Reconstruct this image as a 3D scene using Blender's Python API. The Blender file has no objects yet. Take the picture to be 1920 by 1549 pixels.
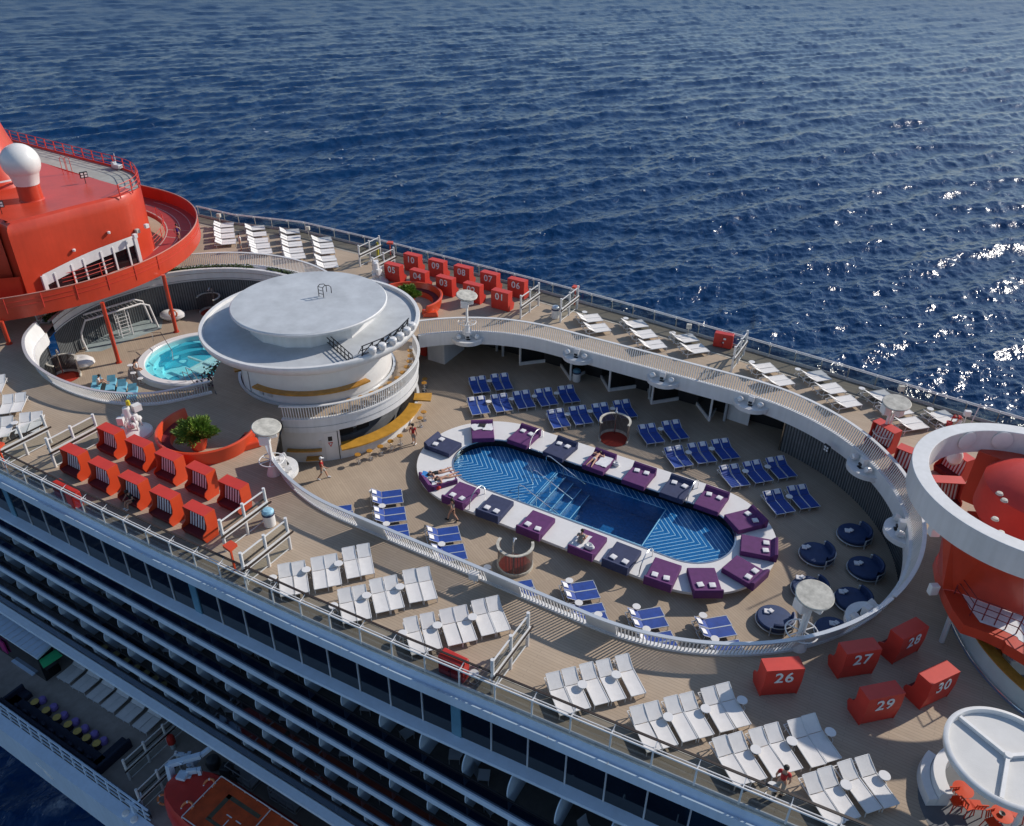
import bpy, math, random
import numpy as np
from mathutils import Vector, Matrix
from mathutils.geometry import tessellate_polygon
random.seed(7)
PI = math.pi
col = bpy.context.scene.collection

# ---------------------------------------------------------------- camera model
FOC, TH, RO, HC = 1500.0, math.radians(32.1), math.radians(-0.8), 28.5
YAW = math.radians(29.8)            # ship axis (x) against the camera's right hand
def ray(px, py):
    x = (px - 960) / FOC; y = (py - 774.5) / FOC
    c, s = math.cos(RO), math.sin(RO)
    x, y = c * x - s * y, s * x + c * y
    f = math.cos(TH) - y * math.sin(TH); z = -math.sin(TH) - y * math.cos(TH)
    cy, sy = math.cos(YAW), math.sin(YAW)
    return (x * cy - f * sy, x * sy + f * cy, z)
def at(px, py, z=0.0):
    """Where the sight line of a spot in the photograph meets the level z (ship coordinates: x along, y across)."""
    d = ray(px, py); t = (z - HC) / d[2]
    return Vector((d[0] * t, d[1] * t, z))
def crop(ox, oy, s):
    return lambda x, y, z=0.0: at(ox + x / s, oy + y / s, z)

# ---------------------------------------------------------------- materials
def nodes(m):
    m.use_nodes = True
    nt = m.node_tree
    return nt, nt.nodes['Principled BSDF']
def mat(name, rgb, rough=0.5, metal=0.0, var=0.08, scale=0.7, bump=0.0, bscale=40.0, alpha=1.0, spec=0.5, trans=0.0, streak=0.0):
    m = bpy.data.materials.new(name)
    nt, b = nodes(m)
    b.inputs['Roughness'].default_value = rough
    b.inputs['Metallic'].default_value = metal
    b.inputs['Specular IOR Level'].default_value = spec
    g = nt.nodes.new('ShaderNodeNewGeometry')
    if var:
        n = nt.nodes.new('ShaderNodeTexNoise'); n.inputs['Scale'].default_value = scale; n.inputs['Detail'].default_value = 6
        n.inputs['Roughness'].default_value = 0.65
        nt.links.new(g.outputs['Position'], n.inputs['Vector'])
        r = nt.nodes.new('ShaderNodeValToRGB')
        r.color_ramp.elements[0].position = 0.3; r.color_ramp.elements[1].position = 0.7
        r.color_ramp.elements[0].color = [c * (1 - var * 1.6) for c in rgb] + [1]
        r.color_ramp.elements[1].color = [min(1, c * (1 + var * 0.8)) for c in rgb] + [1]
        nt.links.new(n.outputs['Fac'], r.inputs['Fac'])
        out = r.outputs['Color']
        if streak:
            mp = nt.nodes.new('ShaderNodeMapping'); mp.inputs['Scale'].default_value = (2.2, 2.2, 0.12)
            nt.links.new(g.outputs['Position'], mp.inputs['Vector'])
            n2 = nt.nodes.new('ShaderNodeTexNoise'); n2.inputs['Scale'].default_value = 1.6; n2.inputs['Detail'].default_value = 5
            nt.links.new(mp.outputs['Vector'], n2.inputs['Vector'])
            r2 = nt.nodes.new('ShaderNodeValToRGB')
            r2.color_ramp.elements[0].position = 0.38; r2.color_ramp.elements[1].position = 0.62
            r2.color_ramp.elements[0].color = (1 - streak, 1 - streak, 1 - streak * 1.15, 1); r2.color_ramp.elements[1].color = (1, 1, 1, 1)
            nt.links.new(n2.outputs['Fac'], r2.inputs['Fac'])
            mx = nt.nodes.new('ShaderNodeMixRGB'); mx.blend_type = 'MULTIPLY'; mx.inputs['Fac'].default_value = 1
            nt.links.new(out, mx.inputs['Color1']); nt.links.new(r2.outputs['Color'], mx.inputs['Color2'])
            out = mx.outputs['Color']
        nt.links.new(out, b.inputs['Base Color'])
    else:
        b.inputs['Base Color'].default_value = list(rgb) + [1]
    if bump:
        n = nt.nodes.new('ShaderNodeTexNoise'); n.inputs['Scale'].default_value = bscale; n.inputs['Detail'].default_value = 3
        nt.links.new(g.outputs['Position'], n.inputs['Vector'])
        bp = nt.nodes.new('ShaderNodeBump'); bp.inputs['Strength'].default_value = bump; bp.inputs['Distance'].default_value = 0.02
        nt.links.new(n.outputs['Fac'], bp.inputs['Height']); nt.links.new(bp.outputs['Normal'], b.inputs['Normal'])
    if trans: b.inputs['Transmission Weight'].default_value = trans
    if alpha < 1: b.inputs['Alpha'].default_value = alpha
    return m
def schlick(nt, f0, normal=None):
    """Mirror share of a thin sheet, the same from both sides."""
    lw = nt.nodes.new('ShaderNodeLayerWeight'); lw.inputs['Blend'].default_value = 0.5
    if normal is not None: nt.links.new(normal, lw.inputs['Normal'])
    p = nt.nodes.new('ShaderNodeMath'); p.operation = 'POWER'; p.inputs[1].default_value = 5; nt.links.new(lw.outputs['Facing'], p.inputs[0])
    m = nt.nodes.new('ShaderNodeMath'); m.operation = 'MULTIPLY_ADD'; m.inputs[1].default_value = 1 - f0; m.inputs[2].default_value = f0; nt.links.new(p.outputs[0], m.inputs[0])
    return m.outputs[0]
def glass(name, rgb, tint, ior=1.45):
    """Thin sheet: tinted see-through plus a mirror part that grows at grazing angles."""
    m = bpy.data.materials.new(name); m.use_nodes = True
    nt = m.node_tree; nt.nodes.clear()
    o = nt.nodes.new('ShaderNodeOutputMaterial'); mx = nt.nodes.new('ShaderNodeMixShader')
    t = nt.nodes.new('ShaderNodeBsdfTransparent'); t.inputs['Color'].default_value = list(tint) + [1]
    gl = nt.nodes.new('ShaderNodeBsdfGlossy'); gl.inputs['Roughness'].default_value = 0.04; gl.inputs['Color'].default_value = list(rgb) + [1]
    nt.links.new(schlick(nt, 0.05), mx.inputs[0]); nt.links.new(t.outputs[0], mx.inputs[1]); nt.links.new(gl.outputs[0], mx.inputs[2])
    nt.links.new(mx.outputs[0], o.inputs[0])
    return m
def deck_mat(name, c1, c2, seam, w=3.2, h=0.13, rot=0.0, rough=0.75, var=0.5):
    m = bpy.data.materials.new(name); nt, b = nodes(m)
    b.inputs['Roughness'].default_value = rough; b.inputs['Specular IOR Level'].default_value = 0.25
    g = nt.nodes.new('ShaderNodeNewGeometry')
    mp = nt.nodes.new('ShaderNodeMapping'); mp.inputs['Rotation'].default_value = (0, 0, rot)
    nt.links.new(g.outputs['Position'], mp.inputs['Vector'])
    br = nt.nodes.new('ShaderNodeTexBrick')
    br.inputs['Scale'].default_value = 1.0; br.inputs['Brick Width'].default_value = w; br.inputs['Row Height'].default_value = h
    br.inputs['Mortar Size'].default_value = 0.012; br.inputs['Mortar Smooth'].default_value = 0.2
    br.inputs['Color1'].default_value = list(c1) + [1]; br.inputs['Color2'].default_value = list(c2) + [1]; br.inputs['Mortar'].default_value = list(seam) + [1]
    nt.links.new(mp.outputs['Vector'], br.inputs['Vector'])
    n = nt.nodes.new('ShaderNodeTexNoise'); n.inputs['Scale'].default_value = 0.16; n.inputs['Detail'].default_value = 8; n.inputs['Roughness'].default_value = 0.7
    nt.links.new(g.outputs['Position'], n.inputs['Vector'])
    r = nt.nodes.new('ShaderNodeValToRGB'); r.color_ramp.elements[0].position = 0.3; r.color_ramp.elements[1].position = 0.72
    r.color_ramp.elements[0].color = (0.8, 0.79, 0.78, 1); r.color_ramp.elements[1].color = (1.1, 1.09, 1.07, 1)
    nt.links.new(n.outputs['Fac'], r.inputs['Fac'])
    mx = nt.nodes.new('ShaderNodeMixRGB'); mx.blend_type = 'MULTIPLY'; mx.inputs['Fac'].default_value = 1
    nt.links.new(br.outputs['Color'], mx.inputs['Color1']); nt.links.new(r.outputs['Color'], mx.inputs['Color2'])
    nt.links.new(mx.outputs['Color'], b.inputs['Base Color'])
    return m
def stripe_mat(name, c1, c2, pitch, axis='X', duty=0.5, rough=0.7):
    m = bpy.data.materials.new(name); nt, b = nodes(m); b.inputs['Roughness'].default_value = rough
    t = nt.nodes.new('ShaderNodeTexCoord'); s = nt.nodes.new('ShaderNodeSeparateXYZ'); nt.links.new(t.outputs['Object'], s.inputs[0])
    a = nt.nodes.new('ShaderNodeMath'); a.operation = 'DIVIDE'; a.inputs[1].default_value = pitch; nt.links.new(s.outputs[axis], a.inputs[0])
    f = nt.nodes.new('ShaderNodeMath'); f.operation = 'FRACT'; nt.links.new(a.outputs[0], f.inputs[0])
    l = nt.nodes.new('ShaderNodeMath'); l.operation = 'LESS_THAN'; l.inputs[1].default_value = duty; nt.links.new(f.outputs[0], l.inputs[0])
    mx = nt.nodes.new('ShaderNodeMixRGB'); nt.links.new(l.outputs[0], mx.inputs['Fac'])
    mx.inputs['Color1'].default_value = list(c1) + [1]; mx.inputs['Color2'].default_value = list(c2) + [1]
    nt.links.new(mx.outputs['Color'], b.inputs['Base Color'])
    return m
M = {}
M['white'] = mat('white_paint', (0.72, 0.71, 0.70), 0.38, var=0.05, scale=0.5, streak=0.06)
M['white2'] = mat('white_gelcoat', (0.74, 0.72, 0.70), 0.3, var=0.04, scale=1.5)
M['sling'] = mat('white_sling', (0.74, 0.71, 0.68), 0.8, var=0.05, scale=3, bump=0.2, bscale=60)
M['cream'] = mat('cream_panel', (0.55, 0.52, 0.45), 0.7, var=0.25, scale=2.5)
M['roofgrey'] = mat('roof_grey', (0.50, 0.52, 0.54), 0.6, var=0.12, scale=0.6, streak=0.0)
M['facade'] = mat('facade_silver', (0.58, 0.70, 0.84), 0.42, var=0.06, scale=0.4, streak=0.05)
M['red'] = mat('red_paint', (0.56, 0.055, 0.024), 0.33, var=0.10, scale=0.35, streak=0.06)
M['redbox'] = mat('red_cabana', (0.58, 0.042, 0.027), 0.5, var=0.07, scale=1.2)
M['orange'] = mat('orange_gelcoat', (0.62, 0.068, 0.022), 0.28, var=0.05, scale=1.0)
M['redfab'] = mat('dark_red_fabric', (0.16, 0.012, 0.018), 0.85, var=0.1, scale=5)
M['stripefab'] = stripe_mat('striped_fabric', (0.10, 0.012, 0.03), (0.80, 0.74, 0.76), 0.2)
M['stripered'] = stripe_mat('striped_fabric_red', (0.35, 0.02, 0.02), (0.62, 0.55, 0.55), 0.2)
M['blue'] = mat('blue_sling', (0.012, 0.055, 0.29), 0.6, var=0.16, scale=3, bump=0.2, bscale=70)
M['navy'] = mat('navy_fabric', (0.035, 0.045, 0.105), 0.85, var=0.12, scale=3, bump=0.3, bscale=30)
M['navyround'] = mat('navy_cushion', (0.016, 0.040, 0.12), 0.6, var=0.15, scale=3, bump=0.3, bscale=20)
M['purple'] = mat('purple_fabric', (0.115, 0.028, 0.13), 0.85, var=0.12, scale=3, bump=0.3, bscale=30)
M['towel'] = mat('towel_white', (0.74, 0.73, 0.74), 0.95, var=0.06, scale=8, bump=0.6, bscale=25)
M['alu'] = mat('aluminium', (0.62, 0.64, 0.66), 0.35, metal=0.4, var=0.05)
M['steel'] = mat('steel', (0.6, 0.6, 0.6), 0.22, metal=0.9, var=0.03)
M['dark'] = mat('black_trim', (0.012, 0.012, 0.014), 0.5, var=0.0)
M['darkwood'] = mat('dark_wood_rail', (0.035, 0.022, 0.016), 0.5, var=0.2, scale=4)
M['slatgrey'] = stripe_mat('grey_slat', (0.10, 0.11, 0.115), (0.045, 0.05, 0.055), 0.22, 'X', 0.5)
M['brownslat'] = mat('brown_slats', (0.105, 0.082, 0.075), 0.65, var=0.25, scale=5)
M['wood'] = mat('golden_teak', (0.46, 0.22, 0.035), 0.4, var=0.2, scale=3)
M['yellow'] = mat('yellow_counter', (0.56, 0.29, 0.045), 0.3, var=0.16, scale=2)
M['cushionred'] = mat('red_mat', (0.40, 0.03, 0.012), 0.7, var=0.1, scale=5)
M['darkglass'] = mat('dark_window_glass', (0.006, 0.009, 0.012), 0.05, var=0.3, scale=0.6, spec=0.8)
M['glass'] = glass('railing_glass', (0.9, 0.95, 1), (0.55, 0.57, 0.55))
M['glassclear'] = glass('screen_glass', (0.9, 0.95, 1), (0.80, 0.84, 0.82))
M['glassdark'] = glass('smoked_glass', (0.75, 0.85, 1), (0.16, 0.17, 0.19))
M['trackred'] = mat('track_red', (0.36, 0.036, 0.030), 0.6, var=0.12, scale=1.5)
M['lifeline'] = mat('pale_red_rail', (0.62, 0.30, 0.24), 0.5, var=0.05)
M['gravel'] = mat('grey_roof_deck', (0.36, 0.37, 0.34), 0.8, var=0.12, scale=1.2)
M['green'] = mat('leaf_green', (0.15, 0.26, 0.03), 0.6, var=0.5, scale=6)
M['darkgreen'] = mat('hedge_green', (0.05, 0.085, 0.015), 0.7, var=0.5, scale=8)
M['skin'] = mat('skin', (0.50, 0.27, 0.18), 0.6, var=0.08, scale=10)
M['hair'] = mat('dark_hair', (0.02, 0.012, 0.008), 0.6, var=0)
M['shirtred'] = mat('red_shirt', (0.45, 0.02, 0.02), 0.8, var=0.1, scale=9)
M['khaki'] = mat('grey_shorts', (0.36, 0.34, 0.31), 0.85, var=0.1, scale=9)
M['black'] = mat('black_cloth', (0.012, 0.012, 0.015), 0.85, var=0)
M['greycloth'] = mat('grey_cloth', (0.25, 0.25, 0.22), 0.85, var=0.15, scale=9)
M['whitecloth'] = mat('white_cloth', (0.7, 0.7, 0.7), 0.85, var=0.08, scale=9)
M['violet'] = mat('violet_cloth', (0.07, 0.03, 0.22), 0.85, var=0.1, scale=9)
M['bluecloth'] = mat('bright_blue', (0.02, 0.19, 0.5), 0.7, var=0.1, scale=8)
M['turq'] = mat('turquoise_mat', (0.16, 0.43, 0.56), 0.75, var=0.1, scale=3)
M['lilac'] = mat('lilac_stool', (0.22, 0.15, 0.42), 0.7, var=0.1, scale=6)
M['mustard'] = mat('mustard_top', (0.58, 0.40, 0.10), 0.5, var=0.15, scale=6)
M['nearblack'] = mat('midnight_fabric', (0.008, 0.014, 0.035), 0.8, var=0.2, scale=4)
M['promenade'] = mat('promenade_floor', (0.34, 0.29, 0.25), 0.8, var=0.14, scale=1.2)
M['tealpanel'] = mat('teal_panel', (0.10, 0.24, 0.34), 0.4, var=0.1, scale=1)
M['palewall'] = mat('pale_green_wall', (0.52, 0.60, 0.60), 0.5, var=0.06, scale=1.0)
M['bluefloor'] = mat('blue_grey_floor', (0.22, 0.26, 0.36), 0.6, var=0.12, scale=1.5)
M['greyfloor'] = mat('grey_floor', (0.12, 0.125, 0.135), 0.7, var=0.15, scale=1.5)
M['boatred'] = mat('lifeboat_red', (0.52, 0.03, 0.02), 0.45, var=0.12, scale=1.2)
M['boatorange'] = mat('lifeboat_orange', (0.58, 0.075, 0.012), 0.5, var=0.22, scale=1.4)
M['olive'] = mat('olive_mark', (0.10, 0.085, 0.05), 0.7, var=0.2, scale=3)
M['lifering'] = mat('lifering_orange', (0.72, 0.22, 0.08), 0.5, var=0.1, scale=6)
M['yellowpaint'] = mat('safety_yellow', (0.6, 0.5, 0.03), 0.5, var=0.05)
M['binblue'] = mat('bin_lid_blue', (0.28, 0.52, 0.66), 0.5, var=0.15, scale=5)
M['deck'] = deck_mat('teak_look_deck', (0.46, 0.365, 0.275), (0.425, 0.335, 0.25), (0.33, 0.262, 0.20), h=0.16, rot=0.0)
M['pooldeck'] = deck_mat('pool_deck_planks', (0.43, 0.343, 0.258), (0.395, 0.312, 0.235), (0.31, 0.245, 0.185), h=0.16, rot=0.5)
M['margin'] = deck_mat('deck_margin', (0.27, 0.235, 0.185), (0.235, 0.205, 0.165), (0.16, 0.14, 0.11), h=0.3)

# ---------------------------------------------------------------- mesh builder
class MB:
    def __init__(s): s.v = []; s.f = []; s.m = []; s.sm = []
    def add(s, vs, fs, mi=0, smooth=False):
        o = len(s.v); s.v += [tuple(v) for v in vs]
        for f in fs: s.f.append(tuple(i + o for i in f)); s.m.append(mi); s.sm.append(smooth)
        return s
    def box(s, c, d, rz=0.0, mi=0, taper=1.0):
        x, y, z = (k / 2 for k in d); ca, sa = math.cos(rz), math.sin(rz); vs = []
        for k in (-1, 1):
            t = taper if k > 0 else 1.0
            for i, j in ((-1, -1), (1, -1), (1, 1), (-1, 1)):
                a, b = i * x * t, j * y * t
                vs.append((c[0] + a * ca - b * sa, c[1] + a * sa + b * ca, c[2] + k * z))
        return s.add(vs, [(3, 2, 1, 0), (4, 5, 6, 7), (0, 1, 5, 4), (1, 2, 6, 5), (2, 3, 7, 6), (3, 0, 4, 7)], mi)
    def bar(s, p, q, w=0.05, h=None, mi=0):
        p = Vector(p); q = Vector(q); h = h or w; d = (q - p).normalized()
        up = Vector((0, 0, 1)) if abs(d.z) < 0.95 else Vector((1, 0, 0))
        a = d.cross(up).normalized() * w / 2; b = a.cross(d).normalized() * h / 2
        vs = [p - a - b, p + a - b, p + a + b, p - a + b, q - a - b, q + a - b, q + a + b, q - a + b]
        return s.add(vs, [(3, 2, 1, 0), (4, 5, 6, 7), (0, 1, 5, 4), (1, 2, 6, 5), (2, 3, 7, 6), (3, 0, 4, 7)], mi)
    def tube(s, pts, r=0.03, n=6, closed=False, mi=0):
        P = [Vector(p) for p in pts]; k = len(P); rr = r if isinstance(r, (list, tuple)) else [r] * k
        rings = []; prev = None
        for i in range(k):
            a = P[(i - 1) % k] if (closed or i > 0) else P[i]; b = P[(i + 1) % k] if (closed or i < k - 1) else P[i]
            d = (b - a).normalized() if (b - a).length > 1e-9 else Vector((0, 0, 1))
            if prev is None:
                up = Vector((0, 0, 1)) if abs(d.z) < 0.9 else Vector((1, 0, 0)); x = d.cross(up).normalized()
            else:
                x = (prev - d * prev.dot(d)).normalized()
            prev = x; y = d.cross(x)
            rings.append([P[i] + (x * math.cos(2 * PI * j / n) + y * math.sin(2 * PI * j / n)) * rr[i] for j in range(n)])
        vs = [v for R in rings for v in R]; fs = []
        for i in range(k if closed else k - 1):
            for j in range(n):
                a = i * n + j; b = i * n + (j + 1) % n; c = ((i + 1) % k) * n + (j + 1) % n; d = ((i + 1) % k) * n + j
                fs.append((a, b, c, d))
        s.add(vs, fs, mi, True)
        if not closed: s.add(rings[0], [tuple(range(n))[::-1]], mi); s.add(rings[-1], [tuple(range(n))], mi)
        return s
    def lathe(s, prof, n=32, c=(0, 0, 0), mi=0, smooth=True, a0=0.0, a1=None, sx=1.0, sy=1.0):
        full = a1 is None; a1 = a0 + 2 * PI if full else a1; k = n if full else n + 1; vs = []; fs = []
        for i in range(k):
            a = a0 + (a1 - a0) * i / n
            for r, z in prof: vs.append((c[0] + r * math.cos(a) * sx, c[1] + r * math.sin(a) * sy, c[2] + z))
        L = len(prof)
        for i in range(n):
            for j in range(L - 1):
                a = i * L + j; b = ((i + 1) % k) * L + j
                fs.append((a, b, b + 1, a + 1))
        return s.add(vs, fs, mi, smooth)
    def disc(s, c, r, n=32, mi=0, up=True):
        vs = [(c[0] + r * math.cos(2 * PI * i / n), c[1] + r * math.sin(2 * PI * i / n), c[2]) for i in range(n)]
        return s.add(vs, [tuple(range(n)) if up else tuple(range(n))[::-1]], mi)
    def cyl(s, c, r, h, n=16, mi=0, r2=None):
        r2 = r if r2 is None else r2
        s.lathe([(r, 0), (r2, h)], n, c, mi); s.disc((c[0], c[1], c[2] + h), r2, n, mi)
        return s.disc(c, r, n, mi, False)
    def flat(s, loops, z, mi=0, up=True):
        """Filled polygon with holes at level z."""
        L = [[Vector((p[0], p[1], 0)) for p in l] for l in loops]
        vs = [(p.x, p.y, z) for l in L for p in l]
        fs = []
        for t in tessellate_polygon(L):
            a, b, c = (Vector(vs[i]) for i in t)
            nz = (b - a).cross(c - a).z
            if abs(nz) < 1e-10: continue
            fs.append(tuple(t) if (nz > 0) == up else tuple(t)[::-1])
        return s.add(vs, fs, mi)
    def prism(s, poly, z0, z1, mi=0):
        n = len(poly); s.flat([poly], z1, mi); s.flat([poly], z0, mi, False)
        A = sum(poly[i][0] * poly[(i + 1) % n][1] - poly[(i + 1) % n][0] * poly[i][1] for i in range(n))
        vs = [(p[0], p[1], z0) for p in poly] + [(p[0], p[1], z1) for p in poly]
        fs = [(i, (i + 1) % n, (i + 1) % n + n, i + n) for i in range(n)]
        return s.add(vs, fs if A > 0 else [f[::-1] for f in fs], mi)
    def sweep(s, path, prof, closed=False, mi=0, smooth=True, pclosed=True):
        """Profile (offset to the left of travel, z) carried along a plan path."""
        k = len(path); vs = []
        for i in range(k):
            a = path[(i - 1) % k] if (closed or i > 0) else path[i]; b = path[(i + 1) % k] if (closed or i < k - 1) else path[i]
            dx, dy = b[0] - a[0], b[1] - a[1]; l = math.hypot(dx, dy) or 1
            nx, ny = -dy / l, dx / l
            z0 = path[i][2] if len(path[i]) > 2 else 0
            for o, z in prof: vs.append((path[i][0] + nx * o, path[i][1] + ny * o, z0 + z))
        L = len(prof); fs = []
        for i in range(k if closed else k - 1):
            for j in range(L if pclosed else L - 1):
                a = i * L + j; a2 = i * L + (j + 1) % L; b = ((i + 1) % k) * L + j; b2 = ((i + 1) % k) * L + (j + 1) % L
                fs.append((a, b, b2, a2))
        s.add(vs, fs, mi, smooth)
        if not closed and pclosed:
            s.add(vs[:L], [tuple(range(L))], mi); s.add(vs[-L:], [tuple(range(L))[::-1]], mi)
        return s
    def sheet(s, rows, mi=0, smooth=True, thick=0.0):
        h, w = len(rows), len(rows[0]); vs = [p for r in rows for p in r]
        fs = [(i * w + j, i * w + j + 1, (i + 1) * w + j + 1, (i + 1) * w + j) for i in range(h - 1) for j in range(w - 1)]
        s.add(vs, fs, mi, smooth)
        if thick:
            dn = [(p[0], p[1], p[2] - thick) for p in vs]; s.add(dn, [f[::-1] for f in fs], mi, smooth)
            e = [(0, j) for j in range(w)] + [(i, w - 1) for i in range(1, h)] + [(h - 1, j) for j in range(w - 2, -1, -1)] + [(i, 0) for i in range(h - 2, 0, -1)]
            idx = [a * w + b for a, b in e]; n = len(idx)
            s.add([vs[i] for i in idx] + [dn[i] for i in idx], [((i + 1) % n, i, i + n, (i + 1) % n + n) for i in range(n)], mi)
        return s
    def build(s, name, m, parent=None, bevel=0.0, segs=2):
        me = bpy.data.meshes.new(name); me.from_pydata(s.v, [], s.f)
        ms = m if isinstance(m, (list, tuple)) else [m]
        for k in ms: me.materials.append(k)
        me.polygons.foreach_set('material_index', s.m); me.polygons.foreach_set('use_smooth', s.sm)
        me.update()
        if any(s.sm): me.set_sharp_from_angle(angle=0.6)
        o = bpy.data.objects.new(name, me); col.objects.link(o)
        if parent is not None: o.parent = parent
        if bevel:
            b = o.modifiers.new('bevel', 'BEVEL'); b.width = bevel; b.segments = segs; b.limit_method = 'ANGLE'
        return o
def tag(o, label=None, cat=None, group=None, kind=None):
    if label: o['label'] = label
    if cat: o['category'] = cat
    if group: o['group'] = group
    if kind: o['kind'] = kind
    return o
def thing(name, label, cat, loc=(0, 0, 0), rz=0.0, group=None):
    o = bpy.data.objects.new(name, None); col.objects.link(o); o.empty_display_size = 0.2
    o.location = loc; o.rotation_euler = (0, 0, rz)
    return tag(o, label, cat, group)
def dup(root, loc, rz, label=None, group=None):
    def cp(o, par):
        c = o.copy(); col.objects.link(c)
        if par is not None: c.parent = par
        for ch in o.children: cp(ch, c)
        return c
    kids = list(root.children)
    r = root.copy(); col.objects.link(r); r.location = loc; r.rotation_euler = (0, 0, rz)
    for ch in kids: cp(ch, r)
    if label: r['label'] = label
    if group: r['group'] = group
    return r
ORD = ['first', 'second', 'third', 'fourth', 'fifth', 'sixth', 'seventh', 'eighth', 'ninth', 'tenth', 'eleventh', 'twelfth']
def resample(pts, step):
    P = [Vector((p[0], p[1], 0)) for p in pts]; out = [P[0]]; acc = 0
    for a, b in zip(P, P[1:]):
        L = (b - a).length; d = step - acc
        while d <= L: out.append(a + (b - a) * (d / L)); d += step
        acc = (acc + L) % step
    return out
def smoothpath(pts, n=6):
    """Catmull-Rom through the points."""
    P = [Vector(p[:2]) for p in pts]; out = []
    for i in range(len(P) - 1):
        p0 = P[max(i - 1, 0)]; p1 = P[i]; p2 = P[i + 1]; p3 = P[min(i + 2, len(P) - 1)]
        for k in range(n):
            t = k / n
            out.append(0.5 * ((2 * p1) + (p2 - p0) * t + (2 * p0 - 5 * p1 + 4 * p2 - p3) * t * t + (3 * p1 - p0 - 3 * p2 + p3) * t ** 3))
    out.append(P[-1]); return [(p.x, p.y) for p in out]
ZP = -3.5                                     # level of the two sunken pool decks
CN = 37.5                                     # the ship's centre line
# ---------------------------------------------------------------- camera, sky, sun
sc = bpy.context.scene
cam = bpy.data.cameras.new('camera'); co = bpy.data.objects.new('camera', cam); col.objects.link(co)
cam.sensor_width = 36; cam.lens = FOC / 1920 * 36; cam.clip_end = 30000; cam.clip_start = 0.5
cy, sy = math.cos(YAW), math.sin(YAW)
right = Vector((cy, sy, 0)); fwdh = Vector((-sy, cy, 0))
down = fwdh * -math.sin(TH) + Vector((0, 0, -math.cos(TH))); fwd = fwdh * math.cos(TH) + Vector((0, 0, -math.sin(TH)))
c_, s_ = math.cos(RO), math.sin(RO)
ex = right * c_ + down * s_; ey = right * -s_ + down * c_
Mx = Matrix(((ex.x, -ey.x, -fwd.x, 0), (ex.y, -ey.y, -fwd.y, 0), (ex.z, -ey.z, -fwd.z, HC), (0, 0, 0, 1)))
co.matrix_world = Mx; sc.camera = co
SUN_AZ = math.radians(57.8); SUN_EL = math.radians(31)
sd = Vector((math.cos(SUN_AZ) * math.cos(SUN_EL), math.sin(SUN_AZ) * math.cos(SUN_EL), math.sin(SUN_EL)))
sun = bpy.data.lights.new('sun', 'SUN'); sun.energy = 4.4; sun.angle = math.radians(0.6); sun.color = (1, 0.93, 0.84)
so = bpy.data.objects.new('sun', sun); col.objects.link(so); so.location = (0, 0, 60)
so.rotation_euler = (-sd).to_track_quat('-Z', 'Y').to_euler()
w = bpy.data.worlds.new('World'); sc.world = w; w.use_nodes = True
nt = w.node_tree; bg = nt.nodes['Background']; sky = nt.nodes.new('ShaderNodeTexSky')
sky.sky_type = 'NISHITA'; sky.sun_disc = False; sky.sun_elevation = SUN_EL; sky.sun_rotation = PI / 2 - SUN_AZ
sky.air_density = 1.0; sky.dust_density = 0.3; sky.ozone_density = 2.0
nt.links.new(sky.outputs[0], bg.inputs['Color']); bg.inputs['Strength'].default_value = 0.13
sc.view_settings.view_transform = 'Standard'; sc.view_settings.look = 'None'; sc.view_settings.exposure = 0.0; sc.view_settings.gamma = 1
sc.render.engine = 'CYCLES'
sc.cycles.max_bounces = 6; sc.cycles.transparent_max_bounces = 12; sc.cycles.caustics_reflective = False; sc.cycles.caustics_refractive = False
sc.cycles.use_denoising = True

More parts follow.
